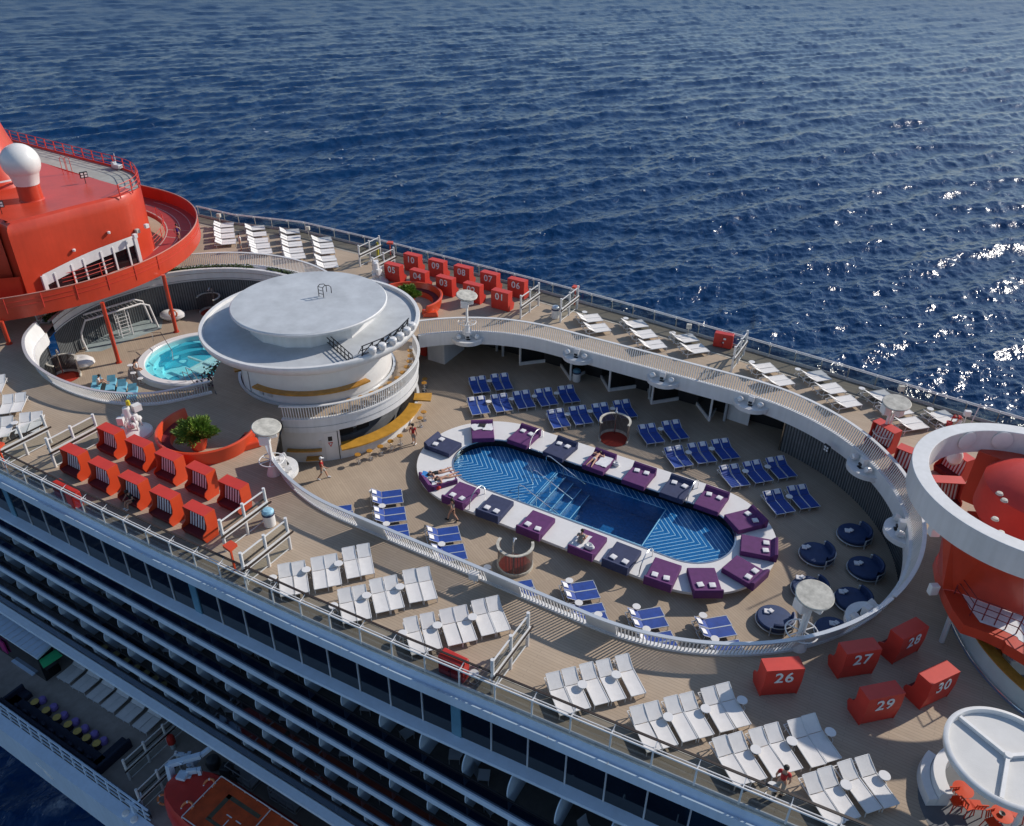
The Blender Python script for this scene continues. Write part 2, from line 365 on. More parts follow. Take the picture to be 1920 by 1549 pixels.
# ---------------------------------------------------------------- sea
ZSEA = -38.0
SLOPE = 0.0062
def build_sea():
    rng = np.random.default_rng(5)
    az0 = PI / 2 + YAW
    na, nr = 1340, 1150
    az = az0 + np.radians(np.linspace(-62, 62, na))
    hs = HC - ZSEA
    dep = np.concatenate([np.linspace(math.radians(57.5), math.radians(2.6), nr)])
    rad = hs / np.tan(dep); RMAX = rad[-1]
    R, A = np.meshgrid(rad, az, indexing='ij')
    X = R * np.cos(A); Y = R * np.sin(A); Z = np.zeros_like(X); C = np.zeros_like(X); DX = np.zeros_like(X); DY = np.zeros_like(X)
    dr = np.gradient(rad)[:, None] * np.ones_like(X)
    main = az0 + PI + 0.5
    for i in range(110):
        lam = 1.1 * (20 / 1.1) ** rng.random() if i > 8 else 18 + 26 * rng.random()
        th = main + rng.normal() * (0.35 if lam > 9 else 0.6)
        k = 2 * PI / lam; a = SLOPE * lam * (0.5 + rng.random())
        if lam > 16: a *= 0.45
        ph = k * (X * math.cos(th) + Y * math.sin(th)) + rng.random() * 6.28
        wgt = np.clip((lam / dr - 0.35) / 0.9, 0, 1) * a
        c = np.cos(ph); sn = np.sin(ph)
        Z += wgt * c; C += wgt * k * k * c * lam ** 0.5
        DX -= 0.5 * wgt * sn * math.cos(th); DY -= 0.5 * wgt * sn * math.sin(th)
    C /= C.std() + 1e-9
    # broken patches for the white water
    g = np.zeros_like(X)
    for i in range(24):
        lam = 5 * (70 / 5) ** rng.random(); th = rng.random() * 6.28; k = 2 * PI / lam
        g += np.cos(k * (X * math.cos(th) + Y * math.sin(th)) + rng.random() * 6.28)
    g /= g.std()
    foam = np.clip((C + 0.6 * g - 3.75) / 0.6, 0, 1)
    wake = np.exp(-((Y - 13.5) / 5.0) ** 2) * np.clip((-46 - X) / 10, 0, 1)      # turbulent water beside the hull
    foam = np.maximum(foam, np.clip(wake * (0.95 + 0.5 * g) - 0.72, 0, 1) * 1.6)
    Z += 0.25 * wake * g
    X2, Y2 = X + DX, Y + DY
    vs = np.stack([X2, Y2, Z + ZSEA], -1).reshape(-1, 3)
    i = np.arange(nr - 1)[:, None] * na + np.arange(na - 1)[None, :]
    fs = np.stack([i, i + na, i + na + 1, i + 1], -1).reshape(-1, 4)
    # the rest of the sea, coarse, out to the horizon
    nv = len(vs); ext = []; ef = []
    angs = np.linspace(az[-1], az[0] + 2 * PI, 40)
    r2 = np.array([0.5, 200, RMAX])
    for r in r2:
        for a in angs: ext.append((r * math.cos(a), r * math.sin(a), ZSEA - 0.4))
    for a_ in range(2):
        for b_ in range(39): ef.append((nv + a_ * 40 + b_, nv + (a_ + 1) * 40 + b_, nv + (a_ + 1) * 40 + b_ + 1, nv + a_ * 40 + b_ + 1))
    n2 = nv + len(ext); full = np.linspace(0, 2 * PI, 97)[:-1]
    for r in (RMAX - 15, 14000.):
        for a in full: ext.append((r * math.cos(a), r * math.sin(a), ZSEA - 0.3))
    for b_ in range(96): ef.append((n2 + b_, n2 + 96 + b_, n2 + 96 + (b_ + 1) % 96, n2 + (b_ + 1) % 96))
    n3 = nv + len(ext)
    for r in (0.5, rad[0] + 1):
        for a in np.linspace(az[0], az[-1], 24): ext.append((r * math.cos(a), r * math.sin(a), ZSEA - 0.4))
    for b_ in range(23): ef.append((n3 + b_, n3 + 24 + b_, n3 + 25 + b_, n3 + b_ + 1))
    allv = np.concatenate([vs, np.array(ext)])
    nf = len(fs) + len(ef)
    me = bpy.data.meshes.new('sea')
    me.vertices.add(len(allv)); me.vertices.foreach_set('co', allv.astype(np.float32).ravel())
    me.loops.add(nf * 4); me.polygons.add(nf)
    me.loops.foreach_set('vertex_index', np.concatenate([fs, np.array(ef)]).astype(np.int32).ravel())
    me.polygons.foreach_set('loop_start', np.arange(0, nf * 4, 4, dtype=np.int32))
    me.polygons.foreach_set('use_smooth', np.ones(nf, bool))
    at_ = me.attributes.new('foam', 'FLOAT', 'POINT')
    at_.data.foreach_set('value', np.concatenate([foam.ravel(), np.zeros(len(ext))]).astype(np.float32))
    me.update(); me.validate()
    o = bpy.data.objects.new('sea', me); col.objects.link(o); o['kind'] = 'structure'
    m = bpy.data.materials.new('sea_water'); nt, b = nodes(m)
    g = nt.nodes.new('ShaderNodeNewGeometry')
    b.inputs['Specular IOR Level'].default_value = 0.33; b.inputs['IOR'].default_value = 1.33
    at2 = nt.nodes.new('ShaderNodeAttribute'); at2.attribute_name = 'foam'
    def noise(scale, sx, sy, rot, det=4):
        mp = nt.nodes.new('ShaderNodeMapping'); mp.inputs['Rotation'].default_value = (0, 0, rot); mp.inputs['Scale'].default_value = (sx, sy, 1)
        nt.links.new(g.outputs['Position'], mp.inputs['Vector'])
        n = nt.nodes.new('ShaderNodeTexNoise'); n.inputs['Scale'].default_value = scale; n.inputs['Detail'].default_value = det; n.inputs['Roughness'].default_value = 0.6
        nt.links.new(mp.outputs['Vector'], n.inputs['Vector']); return n.outputs['Fac']
    r1 = -(main)
    h1 = noise(0.35, 1.0, 0.5, r1, 4); h2 = noise(1.1, 1.0, 0.55, r1 + 0.5, 3); h3 = noise(0.05, 1.0, 0.5, r1 - 0.2, 4)
    def mth(op, a, bb):
        n = nt.nodes.new('ShaderNodeMath'); n.operation = op
        for i, q in enumerate((a, bb)):
            if isinstance(q, (int, float)): n.inputs[i].default_value = q
            else: nt.links.new(q, n.inputs[i])
        return n.outputs[0]
    hsum = mth('ADD', mth('ADD', mth('MULTIPLY', h1, 2.0), mth('MULTIPLY', h2, 0.9)), mth('MULTIPLY', h3, 1.5))
    bp = nt.nodes.new('ShaderNodeBump'); bp.inputs['Strength'].default_value = 1.0; bp.inputs['Distance'].default_value = 0.22
    nt.links.new(hsum, bp.inputs['Height']); nt.links.new(bp.outputs['Normal'], b.inputs['Normal'])
    fn = noise(1.3, 1, 1, 0.3, 8)
    ff = mth('MULTIPLY', at2.outputs['Fac'], mth('MULTIPLY', mth('SUBTRACT', fn, 0.36), 5.0))
    cl = nt.nodes.new('ShaderNodeClamp'); nt.links.new(ff, cl.inputs[0])
    mx = nt.nodes.new('ShaderNodeMixRGB'); nt.links.new(cl.outputs[0], mx.inputs['Fac'])
    mx.inputs['Color1'].default_value = (0.0015, 0.026, 0.088, 1); mx.inputs['Color2'].default_value = (0.62, 0.66, 0.70, 1)
    nt.links.new(mx.outputs['Color'], b.inputs['Base Color'])
    ln = nt.nodes.new('ShaderNodeVectorMath'); ln.operation = 'LENGTH'; nt.links.new(g.outputs['Position'], ln.inputs[0])
    far = nt.nodes.new('ShaderNodeMapRange'); far.inputs['From Min'].default_value = 120; far.inputs['From Max'].default_value = 900; far.inputs['To Min'].default_value = 0.15; far.inputs['To Max'].default_value = 0.34
    nt.links.new(ln.outputs['Value'], far.inputs['Value'])           # small ripples no mesh can carry
    rr = mth('ADD', mth('MULTIPLY', cl.outputs[0], 0.6), far.outputs[0]); nt.links.new(rr, b.inputs['Roughness'])
    me.materials.append(m)
build_sea()
# ---------------------------------------------------------------- outlines (ship coordinates)
def circ(c, r, a0, a1, n):
    return [(c[0] + r * math.cos(math.radians(a0 + (a1 - a0) * i / n)), c[1] + r * math.sin(math.radians(a0 + (a1 - a0) * i / n))) for i in range(n + 1)]
BAR = (-37.9, CN)
near_edge = [(-92, 18.6), (-70, 18.1), (-45.2, 17.98), (-35.7, 18.05), (-31.2, 18.12), (-21.6, 18.44), (-16.0, 18.72), (-9.3, 19.2), (-3.9, 19.57), (2, 20.0), (12, 20.8), (24, 21.8)]
far_edge = [(24, 53.0), (12, 53.9), (6.7, 54.6), (1.9, 55.1), (-4.9, 56.0), (-12.1, 56.75), (-21, 57.6), (-30.7, 58.2), (-43.2, 58.6), (-48.4, 58.8), (-58.9, 58.75), (-66.7, 56.7), (-72, 56.6), (-92, 56)]
def main_hole(r):
    arc_r = circ((-10, CN), r, -90, 90, 40)
    near_l = circ((-25, CN), r, -126, -90, 12)
    far_l = circ((-25, CN), r, 90, 141, 16)
    ter = circ(BAR, 7.3, 48, -67, 28)
    return near_l + arc_r + far_l + ter
LP = (-51.7, 37.7)
lp_near = smoothpath([(-41.9, 30.4), (-43.6, 27.9), (-46.0, 26.55), (-48.2, 26.05), (-50.9, 25.95), (-53.8, 26.4), (-56.2, 27.3), (-58.2, 28.6), (-59.6, 30.4)], 5)[::-1]
lp_rest = circ(LP, 10.7, 215, 70, 30) + circ(BAR, 7.35, 116, 244, 20)
left_hole = lp_near[:-1] + [(-42.3, 31.1)] + lp_rest[::-1]
# ---------------------------------------------------------------- floors
f = MB(); f.flat([near_edge + far_edge, main_hole(12.5), left_hole], 0.0)
tag(f.build('sun_deck', M['deck']), kind='structure')
f = MB(); f.flat([[(-62.5, 22), (10, 22), (10, 53.5), (-62.5, 53.5)], circ((-9.1, CN), 4.6, -90, 90, 24) + circ((-22.85, CN), 4.6, 90, 270, 24), circ(LP, 4.5, 0, 352, 40)], ZP)
tag(f.build('pool_deck', M['pooldeck']), kind='structure')
# darker walkway along the outer rails, a sheet just above the deck
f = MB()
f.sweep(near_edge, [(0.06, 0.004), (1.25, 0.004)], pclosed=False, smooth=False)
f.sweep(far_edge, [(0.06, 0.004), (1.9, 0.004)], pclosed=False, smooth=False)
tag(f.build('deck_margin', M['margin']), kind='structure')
f = MB()
f.sweep(near_edge, [(1.25, 0.0), (1.25, 0.02), (1.36, 0.02), (1.36, 0.0)], pclosed=False, smooth=False)
f.sweep(far_edge, [(1.9, 0.0), (1.9, 0.02), (2.0, 0.02), (2.0, 0.0)], pclosed=False, smooth=False)
tag(f.build('deck_seam', M['cream']), kind='structure')
# under side of the sun deck
f = MB(); f.flat([near_edge + far_edge, main_hole(12.8), left_hole], -0.55, up=False)
tag(f.build('deck_soffit', M['greyfloor']), kind='structure')

# ---------------------------------------------------------------- walkway parapets: white, slatted, leaning outwards
def parapet(name, label, path, side=1, lean=0.35, h=1.15, fascia=0.75, solid=(), cat='parapet', z0=0.0, base=None):
    """path runs along the curb; side +1 leans to the left of travel."""
    t = thing(name, label, cat, (0, 0, z0)); s = side
    path = resample(path, 0.25)
    P = [(p.x, p.y) for p in path]
    b = MB(); b.sweep(P, [(0.10 * s, 0.0), (0.10 * s, 0.12), (-0.16 * s, 0.12), (-0.2 * s, -fascia), (0.02 * s, -fascia), (0.02 * s, 0.0)][::s])
    b.build('fascia', M['white'], t)
    b = MB(); c = lean
    b.sweep(P, [((c - 0.10) * s, h - 0.05), ((c - 0.10) * s, h), ((c + 0.10) * s, h + 0.01), ((c + 0.11) * s, h - 0.05)][::s])
    b.build('handrail', M['alu'] if base is None else base, t)
    b = MB(); k = len(P)
    # slats
    Q = resample([(p[0], p[1]) for p in P], 0.17)
    for i in range(1, len(Q) - 1):
        d = (Q[i + 1] - Q[i - 1]).normalized(); n = Vector((-d.y, d.x, 0)) * s
        a = Q[i] + Vector((0, 0, 0.1)); e = Q[i] + n * c + Vector((0, 0, h - 0.05))
        w = d * 0.026; tt = n * 0.025
        b.add([a - w - tt, a + w - tt, a + w + tt, a - w + tt, e - w - tt, e + w - tt, e + w + tt, e - w + tt],
              [(0, 1, 5, 4), (1, 2, 6, 5), (2, 3, 7, 6), (3, 0, 4, 7)])
    b.build('slats', M['white'], t)
    # solid panels let into the slats
    for f0, f1 in solid:
        i0, i1 = int(f0 * (k - 1)), int(f1 * (k - 1)); b = MB()
        b.sweep(P[i0:i1 + 1], [(-0.03 * s, 0.12), ((c - 0.03) * s, h - 0.06), ((c + 0.03) * s, h - 0.06), (0.03 * s, 0.12)][::s])
        b.build('solid_panel', M['white'], t)
    return t
near_path = circ((-25, CN), 12.5, -126, -90, 24) + circ((-10, CN), 12.5, -90, -20, 50)
parapet('walkway_parapet', 'low white slatted parapet curving along the near side of the big pool opening', near_path, side=-1, solid=((0.0, 0.10), (0.24, 0.29), (0.455, 0.51), (0.60, 0.64), (0.855, 0.93)))
far_path = circ((-10, CN), 12.5, -19.8, 90, 70) + circ((-25, CN), 12.5, 90, 141, 30)
parapet('walkway_parapet', 'white slatted parapet bridging the far side of the big pool opening', far_path, side=-1, base=M['white'], fascia=0.95)
ter_path = circ(BAR, 7.25, -67, 58, 60)
parapet('terrace_parapet', 'white slatted parapet round the open terrace of the round bar', ter_path, side=-1, lean=0.12, base=M['white'], fascia=1.0)
lp_path = lp_near + [(-41.6, 30.9)]
parapet('pool_parapet', 'white slatted parapet on the near side of the small turquoise pool', lp_path, side=-1, solid=((0.0, 0.42),))
lpf = circ((-51.9, 37.9), 12.2, 62, 212, 60)
parapet('planter_parapet', 'white slatted parapet behind the hedge, partly under the red running track', lpf, side=-1, base=M['white'], solid=((0.72, 1.0),))
# planting trough behind it
t = thing('hedge_trough', 'curved white trough of dark green hedge behind the small pool', 'planter')
b = MB(); b.sweep(circ(LP, 10.75, 70, 213, 60), [(-0.02, -0.75), (-0.02, 0.35), (-0.35, 0.35), (-0.35, 0.1), (-0.95, 0.1), (-0.95, 0.3), (-1.1, 0.3), (-1.1, 0.0)], pclosed=False)
b.build('trough', M['white'], t)
b = MB(); rnd = random.Random(3)
for i in range(5200):
    a = math.radians(rnd.uniform(72, 212)); r = 10.75 + rnd.uniform(0.38, 0.92)
    if math.sin(a * 9.0) * 0.5 + math.sin(a * 23) * 0.5 < -0.45: continue
    z = 0.1 + rnd.random() ** 1.2 * 0.42; s = rnd.uniform(0.06, 0.13); th = rnd.random() * 6.28; ti = rnd.uniform(-0.7, 0.7)
    c = Vector((LP[0] + r * math.cos(a), LP[1] + r * math.sin(a), z)); u = Vector((math.cos(th), math.sin(th), ti)) * s; v = Vector((-math.sin(th), math.cos(th), rnd.uniform(-.6, .6))) * s * 0.5
    b.add([c - v, c + u, c + v, c - u], [(0, 1, 2, 3)])
b.build('hedge_leaves', M['darkgreen'], t)
# ---------------------------------------------------------------- walls of the sunken decks
def slatwall(name, label, path, z0=ZP, z1=-0.7, m='slatgrey', pitch=0.22):
    b = MB(); Q = resample(path, pitch)
    for p, q in zip(Q, Q[1:]):
        d = (q - p); n = Vector((-d.y, d.x, 0)).normalized() * 0.03
        a, e = p, p + d * 0.62
        b.add([(a.x, a.y, z0), (e.x, e.y, z0), (e.x, e.y, z1), (a.x, a.y, z1)], [(0, 1, 2, 3)], 0)
        g, h = e + n, q + n
        b.add([(g.x, g.y, z0), (h.x, h.y, z0), (h.x, h.y, z1), (g.x, g.y, z1), (e.x, e.y, z0), (e.x, e.y, z1), (q.x, q.y, z0), (q.x, q.y, z1)], [(0, 1, 2, 3), (4, 0, 3, 5), (1, 6, 7, 2)], 1)
    return tag(b.build(name, [M['slat_a'], M['slat_b']]), label, 'wall')
M['slat_a'] = mat('grey_slat_face', (0.15, 0.16, 0.165), 0.6, var=0.2, scale=2)
M['slat_b'] = mat('grey_slat_gap', (0.05, 0.055, 0.06), 0.7, var=0.1)
slatwall('slat_wall', 'grey slatted wall below the right-hand bend of the big parapet', circ((-10, CN), 12.75, 76, -88, 60)[::-1])
slatwall('slat_wall', 'grey slatted wall behind the climbing frame by the small pool', circ(LP, 10.75, 66, 216, 60))
slatwall('slat_wall', 'grey slatted wall hidden below the near parapet of the small pool', [(p[0], p[1] - 0.05) for p in lp_near])
b = MB(); b.sweep(circ((-25, CN), 12.7, -128, -90, 16) + circ((-10, CN), 12.7, -90, -88, 2), [(0, ZP), (0, -0.7)], pclosed=False)
tag(b.build('plain_wall', M['slat_a']), 'dark plain wall below the straight near parapet of the big pool', 'wall')
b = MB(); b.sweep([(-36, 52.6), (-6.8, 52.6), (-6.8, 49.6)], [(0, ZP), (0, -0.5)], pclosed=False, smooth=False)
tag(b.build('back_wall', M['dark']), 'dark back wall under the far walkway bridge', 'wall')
# folded window wall under the bridge
F6 = crop(760, 520, 3.5556); F7 = crop(1200, 560, 2.6667)
zz = [F6(765, 585, ZP), F6(1010, 555, ZP), F6(1100, 685, ZP), F6(1268, 605, ZP), F6(1357, 760, ZP), F6(1612, 725, ZP), F6(1640, 845, ZP), F6(1905, 802, ZP), F7(345, 612, ZP), F7(400, 520, ZP)]
t = thing('folded_window_wall', 'zigzag white framed window wall below the far walkway', 'windows')
fr = MB(); k = 0
for p, q in zip(zz, zz[1:]):
    d = (q - p).normalized(); up = Vector((0, 0, 1))
    fr.bar(p + up * 0.14, q + up * 0.14, 0.16, 0.28); fr.bar(p + up * 2.75, q + up * 2.75, 0.14, 0.16)
    fr.bar(p, p + up * 2.8, 0.14); 
    g = MB(); g.add([p + up * 0.25 + d * 0.05, q + up * 0.25 - d * 0.05, q + up * 2.7 - d * 0.05, p + up * 2.7 + d * 0.05], [(0, 1, 2, 3)])
    g.build('pane', M['darkglass'], t)
fr.bar(zz[-1], zz[-1] + Vector((0, 0, 2.8)), 0.14)
fr.build('frame', M['white'], t)
def quadbox(name, label, cat, base, z0, z1, m, group=None):
    b = MB(); b.prism([(p.x, p.y) for p in base], z0, z1); return tag(b.build(name, m, bevel=0.02), label, cat, group)
a, b_, c = F6(150, 548, ZP), F6(262, 582, ZP), F6(395, 478, ZP)
quadbox('service_cabinet', 'white service cabinet under the walkway beside the round bar', 'cabinet', [a, b_, c, c + (a - b_)], ZP, -0.95, M['white'])
a, b_, c = F7(432, 600, ZP), F7(540, 636, ZP), F7(552, 560, ZP)
quadbox('service_cabinet', 'pale grey cabinet under the walkway, right of the folded windows', 'cabinet', [a, b_, c, c + (a - b_)], ZP, -1.1, M['white'])
p = F6(118, 535, ZP); 
b = MB(); b.box((p.x - 0.2, p.y + 0.5, ZP + 1.3), (0.6, 0.5, 2.6)); tag(b.build('red_pillar', M['redbox'], bevel=0.02), 'dark red pillar between the round bar and the white cabinet', 'pillar')
for i, (x, y) in enumerate(((610, 470), (650, 505), (1625, 790), (420, 590))):
    p = (F6 if i < 3 else F7)(x, y + 20, ZP); b = MB(); b.cyl((p.x, p.y, ZP), 0.11, 3.0, 12)
    tag(b.build('support_post', M['alu']), 'slim grey post holding up the far walkway', 'post', 'posts under the walkway')
# ---------------------------------------------------------------- the big pool
PC0, PC1 = (-22.85, CN), (-9.1, CN); ZPL = -3.0
def stad(r, n=36): return circ(PC1, r, -90, 90, n) + circ(PC0, r, 90, 270, n)
t = thing('pool_platform', 'white oblong raised pool surround carrying the daybeds', 'pool surround')
b = MB(); b.flat([stad(5.15, 48), stad(2.78, 48)], ZPL); b.sweep(stad(5.15, 48), [(0, ZPL), (0, ZPL - 0.16), (0.28, ZPL - 0.24), (0.32, ZP)], closed=True, pclosed=False)
b.build('deck_ring', M['white2'], t)
b = MB(); b.sweep(stad(2.78, 48), [(0.0, ZPL - 0.001), (-0.02, ZPL + 0.018), (0.09, ZPL + 0.018), (0.09, ZPL - 0.04)], closed=True, pclosed=False)
b.build('steel_edge', M['steel'], t)
m = bpy.data.materials.new('pool_tile'); nt, bs = nodes(m); bs.inputs['Roughness'].default_value = 0.25
g = nt.nodes.new('ShaderNodeNewGeometry'); sp = nt.nodes.new('ShaderNodeSeparateXYZ'); nt.links.new(g.outputs['Position'], sp.inputs[0])
def mth(op, a, b=None):
    n = nt.nodes.new('ShaderNodeMath'); n.operation = op
    for i, q in enumerate((a, b)):
        if q is None: continue
        if isinstance(q, (int, float)): n.inputs[i].default_value = q
        else: nt.links.new(q, n.inputs[i])
    return n.outputs[0]
v = mth('ADD', sp.outputs['X'], mth('ABSOLUTE', mth('SUBTRACT', sp.outputs['Y'], CN - 0.05)))
line = mth('LESS_THAN', mth('FRACT', mth('DIVIDE', v, 0.395)), 0.12)
inx = mth('LESS_THAN', mth('ABSOLUTE', mth('ADD', sp.outputs['X'], 15.3)), 4.15)
iny = mth('LESS_THAN', mth('ABSOLUTE', mth('SUBTRACT', sp.outputs['Y'], CN)), 1.95)
line = mth('MULTIPLY', line, mth('SUBTRACT', 1, mth('MULTIPLY', inx, iny)))
br = nt.nodes.new('ShaderNodeTexNoise'); br.inputs['Scale'].default_value = 9; br.inputs['Detail'].default_value = 3
nt.links.new(g.outputs['Position'], br.inputs['Vector'])
r = nt.nodes.new('ShaderNodeValToRGB'); r.color_ramp.elements[0].position = .35; r.color_ramp.elements[1].position = .65
r.color_ramp.elements[0].color = (0.012, 0.12, 0.31, 1); r.color_ramp.elements[1].color = (0.025, 0.19, 0.44, 1); nt.links.new(br.outputs[0], r.inputs[0])
mx = nt.nodes.new('ShaderNodeMixRGB'); nt.links.new(line, mx.inputs[0]); nt.links.new(r.outputs[0], mx.inputs[1]); mx.inputs[2].default_value = (0.8, 0.9, 0.92, 1)
nt.links.new(mx.outputs[0], bs.inputs['Base Color']); M['pooltile'] = m
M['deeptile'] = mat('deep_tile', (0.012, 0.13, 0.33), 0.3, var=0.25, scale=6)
M['blacktile'] = mat('black_tile', (0.010, 0.011, 0.013), 0.25, var=0.3, scale=5)
M['linewhite'] = mat('tile_white', (0.55, 0.75, 0.82), 0.4, var=0.05)
ZW = ZPL - 0.36
DX0, DX1, DY0, DY1 = -18.9, -11.3, CN - 1.95, CN + 1.95
b = MB(); hole = [(DX0, DY0), (DX1, DY0), (DX1, DY1), (DX0, DY1)]
b.flat([stad(2.82, 48), hole[::-1]], ZW - 0.22)
b.build('shallow_floor', M['pooltile'], t)
b = MB(); b.sweep(stad(2.80, 48), [(0, ZPL - 0.04), (0, ZW - 0.25)], closed=True, pclosed=False); b.build('pool_wall', M['blacktile'], t)
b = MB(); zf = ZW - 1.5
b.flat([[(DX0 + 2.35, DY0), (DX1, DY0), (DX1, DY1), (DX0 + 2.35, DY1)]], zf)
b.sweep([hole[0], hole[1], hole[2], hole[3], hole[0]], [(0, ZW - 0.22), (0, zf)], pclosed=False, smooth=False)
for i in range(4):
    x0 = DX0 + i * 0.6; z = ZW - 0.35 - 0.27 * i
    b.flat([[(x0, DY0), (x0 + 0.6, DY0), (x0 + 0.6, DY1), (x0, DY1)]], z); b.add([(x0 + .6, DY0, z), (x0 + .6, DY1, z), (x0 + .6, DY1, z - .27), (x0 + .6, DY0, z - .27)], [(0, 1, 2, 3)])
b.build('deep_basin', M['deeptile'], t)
b = MB()
for i in range(4):
    x0 = DX0 + (i + 1) * 0.6; z = ZW - 0.35 - 0.27 * i; b.box((x0 - 0.04, CN, z + 0.006), (0.05, 3.86, 0.008))
for (x, y, w_, d_) in ((DX0 - .05, CN, .05, 3.9), (DX0 - .2, CN, .03, 4.1), (DX1 + .06, CN, .06, 4.0), ((DX0 + DX1) / 2, DY0 - .06, 7.6, .05), ((DX0 + DX1) / 2, DY1 + .06, 7.6, .05)):
    b.box((x, y, ZW - 0.214), (w_, d_, 0.008))
b.build('step_marks', M['linewhite'], t)
def water_mat(name, tint, bumpd=0.02):
    m = bpy.data.materials.new(name); m.use_nodes = True; nt = m.node_tree; nt.nodes.clear()
    o = nt.nodes.new('ShaderNodeOutputMaterial'); mx = nt.nodes.new('ShaderNodeMixShader'); t_ = nt.nodes.new('ShaderNodeBsdfTransparent'); t_.inputs[0].default_value = list(tint) + [1]
    gl = nt.nodes.new('ShaderNodeBsdfGlossy'); gl.inputs['Roughness'].default_value = 0.06
    n = nt.nodes.new('ShaderNodeTexNoise'); n.inputs['Scale'].default_value = 2.6; n.inputs['Detail'].default_value = 5
    g = nt.nodes.new('ShaderNodeNewGeometry'); nt.links.new(g.outputs['Position'], n.inputs['Vector'])
    bp = nt.nodes.new('ShaderNodeBump'); bp.inputs['Distance'].default_value = bumpd * 5; bp.inputs['Strength'].default_value = 0.9
    nt.links.new(n.outputs[0], bp.inputs['Height']); nt.links.new(bp.outputs[0], gl.inputs['Normal'])
    nt.links.new(schlick(nt, 0.02, bp.outputs[0]), mx.inputs[0]); nt.links.new(t_.outputs[0], mx.inputs[1]); nt.links.new(gl.outputs[0], mx.inputs[2]); nt.links.new(mx.outputs[0], o.inputs[0]); return m
M['poolwater'] = water_mat('pool_water', (0.72, 0.9, 0.97)); M['spawater'] = water_mat('spa_water', (0.66, 0.95, 0.98))
b = MB(); b.flat([stad(2.79, 48)], ZW); tag(b.build('pool_water', M['poolwater']), kind='structure')
# two lamp glows seen as pale lenses in the basin wall
for x, y in ((-11.34, CN + 0.35), (-11.9, DY0 + 0.02)):
    b = MB(); b.lathe([(0.001, 0.0), (0.3, 0.0), (0.33, -0.05)], 16)
    o = b.build('pool_lamp', M['linewhite'], t); o.location = (x, y, ZW - 0.7); o.rotation_euler = (0, -PI / 2, 0) if y > CN else (PI / 2, 0, PI)
# handrails of the pool
G3 = crop(780, 780, 7.746)
def hoop(p, q, h, label, r=0.032):
    b = MB(); P = []
    for i in range(15):
        k = i / 14; a = PI * k; P.append(p.lerp(q, (1 - math.cos(a)) / 2) + Vector((0, 0, h * math.sin(a) ** 0.75 if 0 < i < 14 else 0)))
    b.tube(P, r, 6); return tag(b.build('pool_handrail', M['steel']), label, 'handrail', 'steel handrails of the pool')
hoop(G3(778, 1355, ZPL), G3(1003, 1130, ZPL), 1.05, 'steel hoop handrail between a purple and a navy daybed, pool near side')
hoop(G3(1645, 490, ZPL), crop(860, 680, 8)(1265, 1110, ZPL), 1.05, 'steel hoop handrail beside the purple daybed left on the far side')
A6 = crop(1200, 880, 6.4536)
hoop(A6(565, 412, ZPL), A6(700, 225, ZPL), 1.05, 'steel hoop handrail right of the far navy daybed')
hoop(crop(760, 760, 2.6667)(1168, 850, ZPL), A6(150, 1050, ZPL), 1.05, 'steel hoop handrail right of the near navy daybed')
for i, y in enumerate((DY1 - 0.05, CN, DY0 + 0.1)):
    b = MB(); x = DX0 - 0.95
    b.tube([(x, y, ZW - 0.2), (x, y, ZW + 0.75), (x + 0.08, y, ZW + 0.9), (x + 0.3, y, ZW + 0.9), (x + 3.0, y, ZW - 0.35)], 0.03, 6); b.tube([(x + 1.3, y, ZW - 0.4), (x + 1.3, y, ZW + 0.42)], 0.025, 6)
    tag(b.build('step_handrail', M['steel']), 'long steel handrail down the pool steps, ' + ('far side', 'middle', 'near side')[i] + ' of three', 'handrail', 'handrails down the pool steps')

# ---------------------------------------------------------------- the small turquoise pool
t = thing('spa_pool', 'round turquoise pool with white rim beside the round bar', 'pool')
b = MB(); C = LP
b.lathe([(4.75, ZP), (4.72, ZPL - 0.1), (4.6, ZPL), (4.1, ZPL), (4.05, ZPL - 0.06), (4.05, -4.9)], 64, (C[0], C[1], 0)); b.build('rim', M['white2'], t)
m = bpy.data.materials.new('spa_mosaic'); nt, bs = nodes(m)
g = nt.nodes.new('ShaderNodeNewGeometry'); n = nt.nodes.new('ShaderNodeTexNoise'); n.inputs['Scale'].default_value = 0.55; n.inputs['Detail'].default_value = 1.0; nt.links.new(g.outputs['Position'], n.inputs['Vector'])
r = nt.nodes.new('ShaderNodeValToRGB'); r.color_ramp.interpolation = 'CONSTANT'
r.color_ramp.elements[0].position = 0; r.color_ramp.elements[0].color = (0.08, 0.46, 0.56, 1); r.color_ramp.elements[1].position = 0.52; r.color_ramp.elements[1].color = (0.40, 0.76, 0.78, 1)
e = r.color_ramp.elements.new(0.46); e.color = (0.03, 0.30, 0.42, 1)
nt.links.new(n.outputs[0], r.inputs[0]); nt.links.new(r.outputs[0], bs.inputs['Base Color']); M['mosaic'] = m
b = MB(); b.disc((C[0], C[1], -4.3), 4.06, 48); 
b.lathe([(4.05, -3.5), (3.5, -3.5), (3.5, -3.9), (2.9, -3.9), (2.9, -4.3)], 48, (C[0], C[1], 0), a0=0.4, a1=4.6, smooth=False); b.build('basin', M['mosaic'], t)
b = MB(); b.box((C[0] + 0.9, C[1] - 0.2, -3.25), (3.6, 0.16, 0.16)); b.box((C[0] + 0.9, C[1] - 0.2, -3.245), (0.16, 3.0, 0.16)); b.box((C[0] + 1.7, C[1] + .5, -3.33), (1.4, 1.2, 0.1)); b.box((C[0] + 1.7, C[1] - .95, -3.33), (1.4, 1.2, 0.1)); b.build('seat_cross', M['white2'], t)
b = MB(); b.disc((C[0], C[1], ZPL - 0.16), 4.06, 48); tag(b.build('spa_water', M['spawater']), kind='structure')
